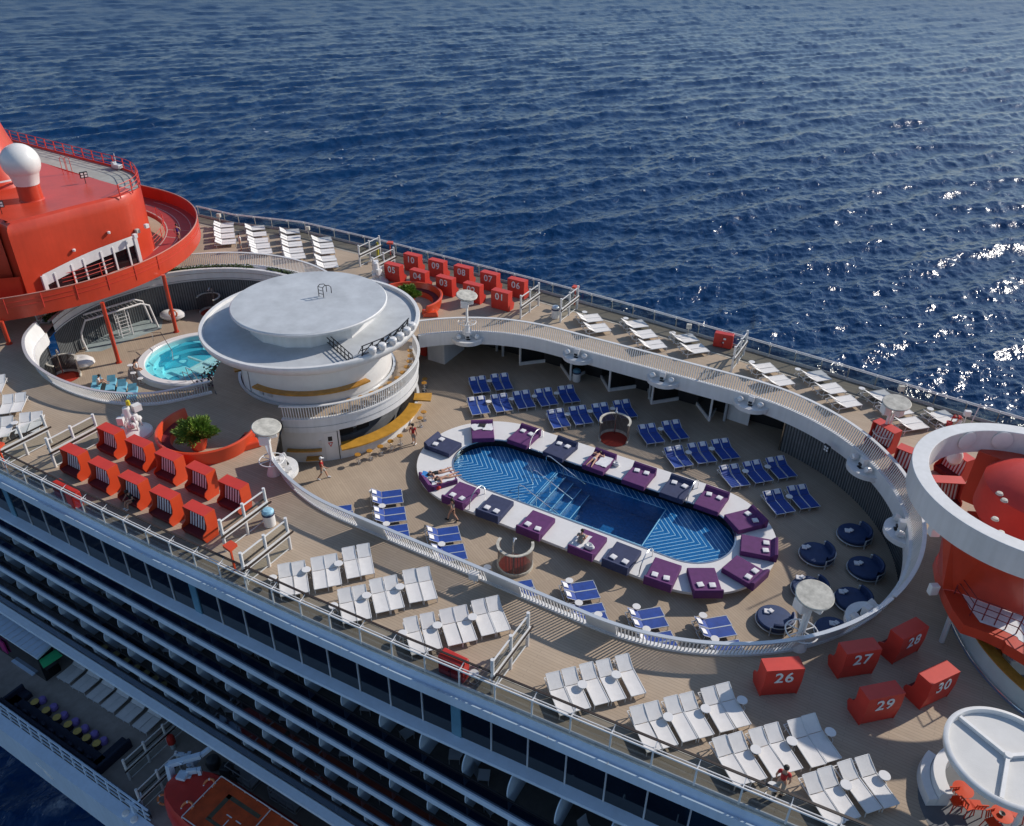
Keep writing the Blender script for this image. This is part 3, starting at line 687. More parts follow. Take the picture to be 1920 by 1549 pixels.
b = MB(); b.tube([at(355, 708, ZPL), at(352, 708, ZPL) + Vector((0, 0, 0.9)), at(362, 712, ZPL) + Vector((0, 0, 0.9)), at(374, 716, ZPL - 0.3)], 0.03); b.tube([at(349, 716, ZPL), at(346, 716, ZPL) + Vector((0, 0, 0.9)), at(356, 720, ZPL) + Vector((0, 0, 0.9)), at(368, 724, ZPL - 0.3)], 0.03)
tag(b.build('pool_ladder_rail', M['steel']), 'pair of curved steel ladder rails at the turquoise pool', 'ladder')
b = MB(); b.tube([at(288, 640, ZPL), at(288, 640, ZPL) + Vector((0, 0, 0.8)), at(305, 640, ZPL) + Vector((0, 0, 0.85)), at(325, 668, ZPL) + Vector((0, 0, 0.5)), at(325, 676, ZPL - .2)], 0.03)
tag(b.build('spa_handrail', M['steel']), 'curved steel handrail over the far steps of the turquoise pool', 'handrail')
# blue-grey play surface under the climbing frame
b = MB(); b.flat([[tuple(at(x, y, 0)[:2]) for x, y in ()] or [tuple(crop(0, 560, 4)(x, y, ZP)[:2]) for x, y in ((640, 400), (760, 395), (1000, 300), (1210, 225), (1230, 120), (1000, 110), (760, 200), (660, 300))]], ZP + 0.004)
tag(b.build('play_surface', mat('play_rubber', (0.30, 0.36, 0.36), 0.8, var=0.2)), kind='structure')
# ---------------------------------------------------------------- round bar
B3 = crop(360, 480, 3.873); E5 = crop(480, 740, 5.647)
def bang(p): return math.degrees(math.atan2(p.y - BAR[1], p.x - BAR[0]))
t = thing('bar_pavilion', 'round white two-storey bar with stepped grey disc roof', 'bar')
b = MB(); b.lathe([(5.36, 0), (5.36, 2.75)], 72, (*BAR, 0)); b.build('upper_wall', M['white2'], t)
b = MB(); b.lathe([(5.3, 0.0), (5.62, 0.0), (5.62, 0.1), (5.44, 0.12)], 72, (*BAR, 0), smooth=False); b.build('footing', M['alu'], t)
b = MB(); b.lathe([(5.4, 2.7), (6.7, 3.05), (7.45, 3.5), (7.6, 3.8), (7.62, 3.95), (7.58, 4.06), (7.34, 4.06), (7.3, 3.82)], 96, (*BAR, 0)); b.build('roof_rim', M['white'], t)
b = MB(); b.disc((*BAR, 3.83), 7.32, 96); b.build('lower_roof', M['roofgrey'], t)
b = MB(); dr = [(BAR[0] + 4.35 * math.cos(math.radians(a)), BAR[1] + 4.35 * math.sin(math.radians(a))) for a in (-140, -118, -95, -70, -48, -10, 30, 70, 110, 150, 185, 215)]
b.prism(dr, 3.83, 4.95); b.build('roof_drum', M['white'], t)
b = MB(); b.lathe([(4.2, 4.93), (5.2, 5.02), (5.36, 5.12), (5.38, 5.26), (5.30, 5.32)], 96, (*BAR, 0)); b.build('top_disc_edge', M['white'], t)
b = MB(); b.disc((*BAR, 5.32), 5.31, 96); b.build('top_disc', M['roofgrey'], t)
# wall fittings of the upper bar
def wallpatch(name, r, a0, a1, z0, z1, m, depth=0.06, par=t, n=10):
    q = MB(); pr = [(r, z0), (r + depth, z0), (r + depth, z1), (r, z1)]
    q.lathe(pr + [pr[0]], n, (*BAR, 0), a0=math.radians(a0), a1=math.radians(a1), smooth=False)
    for a in (a0, a1):
        ca, sa = math.cos(math.radians(a)), math.sin(math.radians(a))
        q.add([(BAR[0] + x * ca, BAR[1] + x * sa, z) for x, z in pr], [(0, 1, 2, 3), (3, 2, 1, 0)])
    return q.build(name, m, par)
wallpatch('counter', 5.36, -172, -122, 1.0, 1.12, M['wood'], 0.45, n=16)
wallpatch('counter', 5.36, -95, -10, 1.0, 1.12, M['wood'], 0.5, n=20)
wallpatch('bench', 5.36, -168, -158, 0.42, 0.5, M['wood'], 0.6)
wallpatch('door', 5.36, -118, -106, 0.05, 2.1, M['white'], 0.03)
for a in (-118.4, -105.6): wallpatch('door_post', 5.36, a - 0.25, a + 0.25, 0.05, 2.15, M['alu'], 0.05, n=2)
for a, z in ((-92, 0.35), (-84, 0.4)): wallpatch('hatch', 5.36, a - 2, a + 2, z, z + 0.45, M['alu'], 0.04, n=3)
# lower bar
b = MB(); b.lathe([(7.05, ZP), (7.05, -0.9), (7.05, 0.0)], 40, (*BAR, 0), a0=math.radians(-70), a1=math.radians(-38)); 
b.lathe([(7.05, ZP), (7.05, ZP + 1.0), (7.25, ZP + 1.0)], 40, (*BAR, 0), a0=math.radians(-38), a1=math.radians(52))
b.lathe([(7.05, -0.75), (7.05, 0.0)], 40, (*BAR, 0), a0=math.radians(-38), a1=math.radians(52))
b.lathe([(5.2, ZP), (5.2, 0)], 40, (*BAR, 0), a0=math.radians(-60), a1=math.radians(70)); b.build('lower_wall', M['white'], t)
q0 = (BAR[0] + 7.05 * math.cos(math.radians(-70)), BAR[1] + 7.05 * math.sin(math.radians(-70)))
b = MB(); b.add([(q0[0], q0[1], ZP), (q0[0], q0[1], 0.0), (q0[0] - 3.2, q0[1] + 0.9, 0.0), (q0[0] - 3.2, q0[1] + 0.9, ZP)], [(0, 1, 2, 3), (3, 2, 1, 0)]); b.build('end_wall', M['white'], t)
wallpatch('yellow_counter', 6.7, -38.5, 22, ZP + 1.02, ZP + 1.12, M['yellow'], 0.95, n=40)
wallpatch('yellow_counter', 6.9, 26, 34, ZP + 1.0, ZP + 1.1, M['yellow'], 1.3, n=8)
wallpatch('back_shelf', 5.2, -36, 40, ZP + 0.02, ZP + 0.95, M['greyfloor'], 0.6, n=30)
wallpatch('bar_screen', 5.85, -37, -27, ZP + 1.15, ZP + 2.6, M['dark'], 0.05)
wallpatch('bar_screen', 5.85, -24, -15, ZP + 1.15, ZP + 2.5, M['dark'], 0.05)
wallpatch('service_door', 7.05, -46.5, -39.6, ZP + 0.04, ZP + 2.25, M['white2'], 0.03)
wallpatch('porthole', 7.08, -44.6, -42.4, ZP + 1.6, ZP + 1.95, M['dark'], 0.02, n=4)
wallpatch('door_gap', 7.05, -39.5, -39.1, ZP + 0.04, ZP + 2.3, M['dark'], 0.04, n=2)
wallpatch('shelf', 7.05, -67, -48.5, ZP + 1.0, ZP + 1.1, M['wood'], 0.3, n=10)
wallpatch('bench', 7.05, -57, -49, ZP + 0.42, ZP + 0.5, M['wood'], 0.5, n=6)
wallpatch('vent_grille', 7.05, -49.6, -48, ZP + 1.35, ZP + 1.75, M['alu'], 0.03, n=3)
# warning triangle on the service door
b = MB()
def onwall(a, z, r): return (BAR[0] + r * math.cos(math.radians(a)), BAR[1] + r * math.sin(math.radians(a)), z)
b.add([onwall(-44.9, ZP + 1.5, 7.1), onwall(-42.2, ZP + 1.5, 7.1), onwall(-43.55, ZP + 1.1, 7.1)], [(0, 1, 2)], 0); b.add([onwall(-44.2, ZP + 1.44, 7.107), onwall(-42.9, ZP + 1.44, 7.107), onwall(-43.55, ZP + 1.24, 7.107)], [(0, 1, 2)], 1)
b.build('warning_triangle', [M['redbox'], M['whitecloth']], t)
b = MB()
for dx in (-0.22, 0.22):
    x, y = BAR[0] + 0.3 + dx, BAR[1] + 0.9
    b.tube([(x, y, 5.3), (x, y, 6.05), (x + 0.1, y + .1, 6.2), (x + 0.3, y + .3, 6.2), (x + 0.4, y + .4, 6.05), (x + 0.4, y + .4, 5.6)], 0.03)
for z in (5.55, 5.8, 6.05): b.bar((BAR[0] + .08, BAR[1] + .9, z), (BAR[0] + .52, BAR[1] + .9, z), 0.03)
b.build('roof_ladder', M['dark'], t)
# spotlight trusses on the roof edge
for i, (x, y) in enumerate(((1310, 700), (1460, 640), (1560, 570))):
    p = B3(x, y, 3.85); a = math.atan2(p.y - BAR[1], p.x - BAR[0]); c = Vector((BAR[0] + 6.95 * math.cos(a), BAR[1] + 6.95 * math.sin(a), 3.85))
    tr = thing('spotlight_truss', 'black truss with white spotlights on the bar roof edge, ' + ORD[i] + ' from the near side', 'truss', c, a, 'spotlight trusses on the bar roof')
    b = MB(); 
    for yy in (-0.8, 0.0, 0.8):
        b.bar((0, yy, 0), (0.15, yy, 0.8), 0.05); b.bar((-0.45, yy, 0), (0.15, yy, 0.8), 0.04)
    for z, x in ((0.8, 0.15), (0.45, 0.05), (0.1, 0.0)): b.bar((x, -0.9, z), (x, 0.9, z), 0.05)
    for yy in (-0.8, 0): b.bar((0, yy, 0.1), (0.15, yy + .8, 0.8), 0.04)
    b.build('frame', M['dark'], tr)
    for yy in (-0.35, 0.45):
        b = MB(); b.lathe([(0.001, -0.28), (0.16, -0.25), (0.26, -0.05), (0.27, 0.15), (0.2, 0.26), (0.001, 0.28)], 14, (0.55, yy, 0.45)); b.build('spotlight', M['white2'], tr)
b = MB()
for dz in (0, 0.35): b.bar((BAR[0] + 3.3, BAR[1] - 2.2, 3.95 + dz), (BAR[0] + 6.4, BAR[1] - 3.6, 3.95 + dz), 0.05); b.bar((BAR[0] + 3.4, BAR[1] - 1.95, 3.95 + dz), (BAR[0] + 6.5, BAR[1] - 3.35, 3.95 + dz), 0.05)
for k in range(7):
    f_ = k / 6; x = BAR[0] + 3.3 + 3.1 * f_; y = BAR[1] - 2.2 - 1.4 * f_; b.bar((x, y, 3.95), (x, y, 4.3), 0.04); b.bar((x + .1, y + .25, 3.95), (x + .1, y + .25, 4.3), 0.04)
tag(b.build('roof_truss', M['dark']), 'dark lattice truss lying on the lower disc roof of the bar', 'truss')
# bar stools
def stool_proto(label, loc):
    s = thing('bar_stool', label, 'bar stool', loc, 0, 'bar stools round the round bar')
    b = MB(); b.lathe([(0.001, 0.70), (0.19, 0.70), (0.22, 0.74), (0.2, 0.78), (0.001, 0.785)], 20); b.build('seat', M['wood'], s)
    b = MB(); b.lathe([(0.2, 0.0), (0.2, 0.02), (0.05, 0.05), (0.03, 0.1), (0.03, 0.7)], 16); b.build('stem', M['steel'], s)
    b = MB(); b.tube([(0.15 * math.cos(i * PI / 6), 0.15 * math.sin(i * PI / 6), 0.3) for i in range(12)], 0.012, 5, True); b.bar((-.15, 0, .3), (.15, 0, .3), .012); b.build('footrest', M['steel'], s)
    return s
sp0 = None
pts = [E5(x, y, ZP + 0.77) for x, y in ((1075, 632), (1200, 592), (1315, 545), (1423, 490), (1523, 433), (1735, 245), (1775, 180))] + [B3(x, y, ZP + .77) for x, y in ((1685, 920), (1690, 890))]
for i, p in enumerate(pts):
    lab = 'round wooden bar stool along the yellow counter, ' + ORD[i] + ' from the white door'
    if sp0 is None: sp0 = stool_proto(lab, (p.x, p.y, ZP))
    else: dup(sp0, (p.x, p.y, ZP), i * 0.7, lab)
for i in range(11):
    a = math.radians(-30 + i * 7.2); p = (BAR[0] + 6.75 * math.cos(a), BAR[1] + 6.75 * math.sin(a), 0.004)
    dup(sp0, p, i * 0.5, 'round wooden bar stool on the upper terrace, ' + ORD[i] + ' along the parapet')
# ---------------------------------------------------------------- red running track and funnel
TC = (-73.5, CN); RT = 15.8
trk = [(-98, CN - RT)] + circ(TC, RT, -90, 90, 72) + [(-98, CN + RT)]
t = thing('running_track', 'raised red running track curving round the red funnel', 'track')
b = MB(); b.sweep(trk, [(0.0, 1.75), (0.0, 3.5), (0.1, 3.52), (0.1, 2.35), (3.1, 2.35), (3.1, 1.9), (2.4, 1.6), (0.8, 1.55)][::-1]); b.build('track_beam', M['red'], t)
b = MB(); b.sweep(trk, [(0.14, 2.354), (3.06, 2.354)], pclosed=False, smooth=False); b.build('running_surface', M['trackred'], t)
b = MB()
for o in (0.75, 1.75, 2.9): b.sweep(trk[1:-1], [(o, 2.359), (o + 0.07, 2.359)], pclosed=False, smooth=False)
for a in (38, 47): 
    for o0, o1, da in ((0.75, 2.9, 4),): 
        p = (TC[0] + (RT - o0) * math.cos(math.radians(a)), TC[1] + (RT - o0) * math.sin(math.radians(a)), 2.36); q = (TC[0] + (RT - o1) * math.cos(math.radians(a + da)), TC[1] + (RT - o1) * math.sin(math.radians(a + da)), 2.36); b.bar(p, q, 0.07, 0.004)
b.build('lane_marks', M['cream'], t)
b = MB(); b.sweep(trk, [(-0.02, 3.52), (0.05, 3.52), (0.05, 3.57), (-0.02, 3.57)][::-1]); b.build('top_rail', M['lifeline'], t)
b = MB()
for z in (2.75, 3.1): b.sweep(trk[:56], [(-0.03, z), (-0.03, z + 0.03), (0.0, z + .03), (0.0, z)])
for a in range(-88, 12, 9):
    p = Vector((TC[0] + (RT + .02) * math.cos(math.radians(a)), TC[1] + (RT + .02) * math.sin(math.radians(a)), 0)); b.bar(p + Vector((0, 0, 2.3)), p + Vector((0, 0, 3.5)), 0.05)
b.build('outer_ribs', M['redbox'], t)
rin = circ(TC, RT - 3.1, -84, 70, 60); b = MB()
for z in (2.75, 3.05, 3.4): b.tube([(x, y, z) for x, y in rin], 0.025, 5)
for x, y in rin[::4]: b.bar((x, y, 2.3), (x, y, 3.4), 0.05)
b.build('inner_railing', M['redbox'], t)
for i, (x, y, zf, lab) in enumerate(((331, 622.5, ZP, 'red round column with the lifebuoy under the running track'), (223, 680, ZP, 'red round column standing left of the turquoise pool'), (17.5, 645, 0, 'short red column at the left edge under the track'))):
    p = at(x, y, zf); b = MB(); b.cyl((p.x, p.y, zf), 0.16, 1.9 - zf, 14); b.cyl((p.x, p.y, zf), 0.24, 0.08, 14)
    tag(b.build('track_column', M['red']), lab, 'column', 'columns under the running track')
def liferring(p, rz, label, tilt=PI / 2, r=0.34):
    b = MB(); b.tube([(r * math.cos(i * PI / 10), r * math.sin(i * PI / 10), 0) for i in range(20)], 0.075, 8, True)
    o = b.build('life_ring', M['lifering']); o.location = p; o.rotation_euler = (tilt, 0, rz); tag(o, label, 'life ring')
    b = MB()
    for a in (0.4, 2.0, 3.5, 5.1): b.tube([(r * math.cos(a + k * .07), r * math.sin(a + k * .07), 0) for k in range(4)], 0.082, 8)
    b.build('white_band', M['whitecloth'], o); return o
p = at(326, 586, ZP + 1.2); liferring((p.x + .1, p.y - 0.18, ZP + 1.2), 0.5, 'orange life ring hung on the red column')
# funnel house
t = thing('funnel_house', 'big red funnel house with curved window front and grey side deck', 'funnel')
front = [(-66.5, 31.6), (-63.0, 31.35)] + smoothpath([(-61.75, 31.2), (-61.4, 33.5), (-61.15, 36.5), (-60.8, 39.5), (-60.95, 41.3), (-62.0, 43.2), (-64.0, 44.7), (-67.0, 45.9), (-74, 46.3), (-98, 47.5)], 6)
zt = 8.1
rows = []
for z, o in ((2.2, 0), (5.0, 0.0), (7.2, 0.0), (7.75, 0.04), (8.05, 0.2), (8.2, 0.5)):
    r_ = []
    for i, (x, y) in enumerate(front):
        a = front[max(i - 1, 0)]; c = front[min(i + 1, len(front) - 1)]; d = Vector((c[0] - a[0], c[1] - a[1])).normalized(); nx, ny = -d.y, d.x
        oo = o * (1 if y < 42 else max(0, 1 - (y - 42) / 1.2)); zz_ = z if y < 42 else min(z, 8.0)
        r_.append((x + nx * oo, y + ny * oo, zz_))
    rows.append(r_)
b = MB(); b.sheet(rows); b.build('front_wall', M['red'], t)
top = [(x, y) for x, y, z in rows[-1] if y < 42.4]
back = [(-66, 42.4), (-71, 42.6), (-75, 43.2), (-98, 43.6), (-98, 28.5), (-64.2, 28.5)]
b = MB(); n0 = len(top); b.flat([top + back], 8.2)
# gentle rise of the roof towards the funnels
b.build('roof', M['red'], t)
b = MB(); dk = [(x, y) for x, y, z in rows[-1] if y >= 42.0] + [(-98, 43.6), (-75, 43.2), (-71, 42.6), (-66, 42.4), (-62.6, 40.6)]
b.flat([dk], 8.215 - 0.19); b.build('side_deck', M['gravel'], t)
b = MB(); b.add([(-62.3, 40.3, 8.03), (-62.3, 40.3, 8.2), (-66, 42.4, 8.2), (-66, 42.4, 8.03)], [(0, 1, 2, 3), (3, 2, 1, 0)]); b.add([(-66, 42.4, 8.03), (-66, 42.4, 8.2), (-75, 43.2, 8.2), (-75, 43.2, 8.03)], [(0, 1, 2, 3), (3, 2, 1, 0)]); b.build('deck_step', M['redbox'], t)
# left return wall and second block
b = MB(); b.prism([(-63.0, 31.2), (-63.6, 30.2), (-70, 29.6), (-70, 31.5)], 2.2, 8.1); b.build('return_wall', M['red'], t)
b = MB(); b.sheet([[(-66.5, 29.6, z), (-64.6, 28.2, z), (-65.2, 26.3, z), (-69, 25.0, z), (-80, 24.5, z)] for z in (2.2, 5.5, 7.6)], smooth=False); b.build('side_block', M['red'], t)
b = MB(); b.sheet([[(-62.3, 32.4, 2.2), (-62.0, 31.0, 2.2), (-63.4, 28.8, 2.2), (-65, 27.5, 2.2)], [(-61.9, 32.4, 4.0), (-61.9, 31.0, 4.1), (-63.2, 28.8, 4.3), (-65, 27.5, 4.4)]], smooth=False); b.build('low_screen', M['red'], t)
# window strip
K3 = crop(0, 400, 7.04)
wf = [p for p in front if 32.4 < p[1] < 41.0]
def wofs(o): 
    out = []
    for i, p in enumerate(wf):
        a = wf[max(i - 1, 0)]; c = wf[min(i + 1, len(wf) - 1)]; d = Vector((c[0] - a[0], c[1] - a[1])).normalized(); out.append((p[0] + d.y * o, p[1] - d.x * o))
    return out
def wtop(i): 
    f_ = i / (len(wf) - 1); return 3.75 + 0.9 * math.sin(min(1, f_ * 1.1) * PI / 2)
b = MB(); P = wofs(0.06); b.sheet([[(x, y, 2.3) for x, y in P], [(x, y, wtop(i)) for i, (x, y) in enumerate(P)]]); b.build('window_glass', M['darkglass'], t)
b = MB(); P = wofs(0.14); b.sheet([[(x, y, wtop(i) - 0.85 + .15 * i / len(P)) for i, (x, y) in enumerate(P)], [(x, y, wtop(i) + 0.1) for i, (x, y) in enumerate(P)]])
for i, (x, y) in enumerate(P):
    if i in (0, len(P) - 1): b.box((x, y, (2.3 + wtop(i)) / 2), (0.22, 0.3, wtop(i) - 2.3))
b.build('window_surround', M['white'], t)
for k in range(1, 7):
    i = int(k * (len(P) - 1) / 7); b = MB(); b.box((P[i][0], P[i][1], (2.3 + wtop(i)) / 2 - 0.1), (0.12, 0.14, wtop(i) - 2.5)); b.build('mullion', M['white'], t)
# railing of the side deck
rl = [p for p in front if p[1] > 40.3]; b = MB()
for z in (8.4, 8.75, 9.1): b.tube([(x, y, z) for x, y in rl], 0.03, 5)
b.build('deck_railing', M['redbox'], t)
b = MB()
for p in resample(rl, 1.55): b.bar((p.x, p.y, 7.95), (p.x, p.y, 9.1), 0.08)
b.sweep([p for p in rl if p[1] > 43.6], [(-0.03, 7.9), (-0.03, 8.22), (0.03, 8.22), (0.03, 7.9)]); b.build('railing_posts', M['redbox'], t)
# funnel proper at the left edge
b = MB(); b.lathe([(6.6, 8.2), (5.4, 11.5), (4.4, 15.0), (4.2, 19.0)], 40, (-78.3, 37.0, 0), sx=1.25, sy=0.75); b.build('funnel_cone', M['red'], t)
b = MB(); b.lathe([(6.75, 8.9), (6.82, 8.9), (6.8, 9.0), (6.7, 9.0)], 40, (-78.2, 37.0, 0), sx=1.25, sy=0.75); b.build('white_line', M['white'], t)
for x, y, z in ((910, 130, 5.6), (1030, 490, 5.0)):
    p = K3(x, y, z); q = min(front, key=lambda f_: abs(f_[1] - p.y)); b = MB(); b.lathe([(0.001, -.12), (0.12, -.08), (0.14, .08), (0.001, .14)], 10, (q[0] + 0.15, q[1], z)); b.build('wall_lamp', M['white2'], t)
K = crop(180, 320, 6.4545)
for x, y, z, m_ in ((500, 730, 5.0, 'cream'), (610, 670, 5.3, 'white'), (470, 790, 4.9, 'white')):
    p = K(x, y, z); b = MB(); b.box((p.x, p.y, z), (0.3, 0.35, 0.35)); b.build('floodlight', M[m_], t, bevel=0.03)
def floodlight(p, z, rz, lab):
    f_ = thing('floodlight', lab, 'floodlight', (p.x, p.y, z), rz)
    b = MB(); b.box((0, 0, 0.75), (0.16, 0.62, 0.5)); b.build('lamp_head', M['dark'], f_)
    b = MB(); 
    for yy in (-.15, .15):
        for zz_ in (.64, .86): b.box((0.085, yy, zz_), (0.02, 0.2, 0.15))
    b.build('lens', M['white2'], f_); b = MB(); b.bar((0, 0, 0), (0, 0, 0.5), 0.05); b.bar((0, -.3, 0.5), (0, .3, 0.5), 0.04); b.build('bracket', M['dark'], f_)
K1 = crop(0, 240, 7.385)
floodlight(K1(1190, 770, 8.2), 8.2, -0.3, 'black floodlight on the red roof near the grey side deck')
floodlight(K1(30, 1190, 8.2), 8.2, -0.5, 'black four-lens floodlight at the left end of the red roof')
b = MB(); p = K1(880, 640, 8.2)
for dx in (0, 0.55):
    b.tube([(p.x + dx * .6, p.y + dx * .5, 8.15), (p.x + dx * .6, p.y + dx * .5, 9.6), (p.x + dx * .6 + .18, p.y + dx * .5 + .08, 9.75), (p.x + dx * .6 + .36, p.y + dx * .5 + .16, 9.6), (p.x + dx * .6 + .36, p.y + dx * .5 + .16, 8.15)], 0.025)
tag(b.build('roof_ladder_hoop', M['redbox']), 'two thin red ladder hoops between red roof and grey deck', 'ladder')
b = MB(); p = K1(1640, 570, 8.05); b.box((p.x, p.y, 8.3), (0.8, 0.5, 0.35)); b.box((p.x - .5, p.y, 8.4), (0.3, 0.4, 0.5)); b.bar((p.x - .6, p.y + .3, 8.1), (p.x - .6, p.y + .3, 9.3), .08)
tag(b.build('deck_winch', M['alu'], bevel=0.03), 'small pale winch by the red railing on the grey deck', 'winch')
dm = at(60, 374, 8.2)
t = thing('satellite_dome', 'white satellite dome on a red pedestal above the funnel house', 'satellite dome', (dm.x, dm.y, 8.2))
b = MB(); b.lathe([(0.95, 0.0), (0.88, 0.08), (0.86, 1.25), (0.9, 1.3)], 32); b.build('pedestal', M['red'], t)
b = MB(); b.lathe([(0.001, 1.25), (0.9, 1.25), (0.93, 1.35)] + [(1.42 * math.sin(a), 3.0 - 1.42 * math.cos(a)) for a in np.linspace(0.72 * PI / 1.0 - PI * 0.44, PI - 0.001, 22)], 40); b.build('dome', M['white2'], t)
# ---------------------------------------------------------------- white ring and red tower on the right
RC = (6.4, CN); 
t = thing('ring_canopy', 'big white ring canopy cantilevered from the red tower', 'canopy')
b = MB(); b.lathe([(4.66, 5.2), (5.36, 5.15), (5.42, 6.48), (5.40, 6.5), (4.68, 6.5), (4.66, 6.48), (4.66, 5.2)], 96, (*RC, 0)); b.build('ring', M['white'], t)
K9 = crop(1700, 770, 4.841)
for x, y in ((880, 290), (520, 250)):
    p = K9(x, y, 6.0); a = math.atan2(p.y - RC[1], p.x - RC[0]); b = MB(); b.lathe([(0.5, 0), (0.5, 0.03), (0.44, 0.05), (0.001, 0.05)], 24)
    o = b.build('ring_lamp', M['white2'], t); o.location = (RC[0] + 4.6 * math.cos(a), RC[1] + 4.6 * math.sin(a), 6.0); o.rotation_euler = (0, -PI / 2, a); 
t = thing('red_tower', 'red bar tower with balcony below the white ring canopy', 'tower')
zb = 2.2; v0 = K9(480, 805, zb); v1 = K9(680, 866, zb); v2 = K9(760, 925, zb)
d = (v1 - v0).normalized(); ba = Vector((-d.y, d.x, 0))
b = MB(); b.prism([(v.x, v.y) for v in (v0, v2, v2 + d * 7 + ba * 0.5, v2 + d * 7 + ba * 7, v0 + ba * 2.6 + d * 1.2)], zb, 5.35); b.build('core', M['red'], t)
b = MB(); C = K9(1090, 640, 5.4); b.lathe([(0.001, 0.75), (1.2, 0.6), (2.1, 0.25), (2.7, -0.2), (2.75, -1.8), (2.0, -2.9)], 48, (C.x + .9, C.y, 5.4)); b.build('dish', M['redbox'], t)
b = MB()
for (x, y) in ((1020, 525), (945, 660), (855, 725), (890, 805), (815, 955), (870, 1080)):
    p = K9(x, y, 5.65); b.lathe([(0.001, 0.05), (0.13, 0.03), (0.17, -0.06)], 12, (p.x, p.y, 5.62 if x > 880 else 5.5))
b.build('dish_bumps', M['cream'], t)
Q4 = crop(1740, 1040, 5.161)
e = [Q4(x, y, zb - 0.1) for x, y in ((68, 40), (88, 170), (112, 245), (160, 390), (232, 540), (340, 690), (560, 765), (740, 850), (755, 880))]
C2 = (11.0, 36.8)
fl = [(p.x, p.y) for p in e] + [(9.5, 30.2), (14, 29.5), (18, 34), (16, 41), (8, 42), (4.4, 40.5)]
b = MB(); b.prism(fl, zb - 0.55, zb - 0.02); b.build('balcony_rim', M['red'], t)
inn = [(p[0] + (C2[0] - p[0]) * 0.1, p[1] + (C2[1] - p[1]) * 0.1) for p in fl]
b = MB(); b.flat([inn], zb - 0.01); b.build('balcony_floor', M['whitecloth'], t)
# faceted dark red skirt between balcony and ring
lo = [Q4(240, 345, zb), Q4(560, 470, zb), Q4(930, 600, zb)]; hi = [K9(415, 1160, 5.4), K9(700, 1320, 5.4), K9(1065, 1440, 5.4)]
b = MB(); b.add([lo[0], lo[1], lo[2], hi[2], hi[1], hi[0]], [(0, 1, 4, 5), (1, 2, 3, 4)]); l2 = Q4(140, 330, zb); h2 = K9(330, 1080, 5.4)
l3 = Q4(85, 120, zb); b.add([l2, lo[0], hi[0], h2, l3], [(0, 1, 2, 3), (4, 0, 3)])
b.build('skirt', M['red'], t)
b = MB(); rl = [Q4(x, y, zb) for x, y in ((255, 375), (405, 590), (640, 680), (850, 765), (929, 870))]
for z in (0.35, 0.7, 1.05): b.tube([p + Vector((0, 0, z)) for p in rl], 0.022, 5)
for p in rl + [rl[1].lerp(rl[2], .5), rl[2].lerp(rl[3], .5)]: b.bar(p, p + Vector((0, 0, 1.05)), 0.045)
b.build('railing', M['redfab'], t)
b = MB(); p, q = Q4(130, 845, 0), Q4(235, 560, 1.6); b.tube([p, q], 0.12, 12); tag(b.build('slanted_prop', M['alu']), 'slanted pale round prop under the red balcony', 'prop')
b = MB(); p = Q4(112, 340, zb - .2); b.box((p.x - .25, p.y - .1, 2.0), (0.42, 0.3, 0.55), 0.6); tag(b.build('loudspeaker', M['white2'], bevel=0.04), 'white loudspeaker on the rim of the red balcony', 'loudspeaker')
b = MB(); p = K9(255, 1080, 4.2); b.box((p.x, p.y, 4.2), (0.45, 0.4, 0.6), 0.5); b.bar((p.x, p.y, 4.5), (p.x + .3, p.y, 5.5), .06); tag(b.build('loudspeaker', M['white2'], bevel=0.05), 'white loudspeaker hanging under the left side of the ring canopy', 'loudspeaker')
b = MB(); p = K9(650, 815, 2.6); b.lathe([(0.001, -.2), (.16, -.15), (.2, .1), (.001, .2)], 12, (p.x, p.y, 2.7)); b.bar((p.x, p.y, 2.7), (p.x + .5, p.y + .1, 2.75), .08); tag(b.build('floodlight', M['cream']), 'cream floodlight on the foot of the red tower wall', 'floodlight')
b = MB(); p = K9(440, 415, 2.0); b.lathe([(0.001, .5), (.3, .42), (.42, .1), (.38, -.3), (.15, -.55), (.001, -.6)], 14, (p.x, p.y, 2.0)); b.bar((p.x, p.y, 2.3), (p.x + .3, p.y + .3, 5.5), .06); tag(b.build('loudspeaker', M['white2']), 'white cone loudspeaker seen through the ring canopy', 'loudspeaker')
t = thing('tower_bar_counter', 'pale curved bar counter with brown top under the red balcony', 'bar counter')
cp = smoothpath([Q4(x, y, 0)[:2] for x, y in ((200, 600), (225, 690), (330, 900), (460, 1100), (640, 1310), (820, 1480), (910, 1549))], 5)
b = MB(); b.sweep(cp, [(0.12, 0.0), (0.12, 1.1), (0.3, 1.1), (0.3, 0.0)][::-1]); b.build('front', M['palewall'], t)
b = MB(); b.sweep(cp, [(0.05, 1.1), (0.05, 1.16), (0.6, 1.16), (0.6, 1.1)][::-1]); b.build('top', M['wood'], t)
b = MB(); b.tube([(x, y, 0.16) for x, y in cp], 0.03, 6); b.build('foot_rail', M['steel'], t)
b = MB(); b.flat([cp + [(18, 28), (18, 37), (6, 37)]], 0.006); tag(b.build('bar_floor', M['bluefloor']), kind='structure')
b = MB(); p = Q4(895, 985, 0.9); b.box((p.x, p.y, 0.5), (1.2, 0.7, 0.9), .5); tag(b.build('bar_unit', M['white2'], bevel=.1), 'white bar unit behind the pale curved counter', 'bar unit')
b = MB(); p = Q4(695, 1000, 0.3); b.box((p.x, p.y, 0.35), (0.35, 0.35, 0.7), .5); tag(b.build('card_stand', M['wood'], bevel=.02), 'small wooden stand behind the pale curved counter', 'stand')
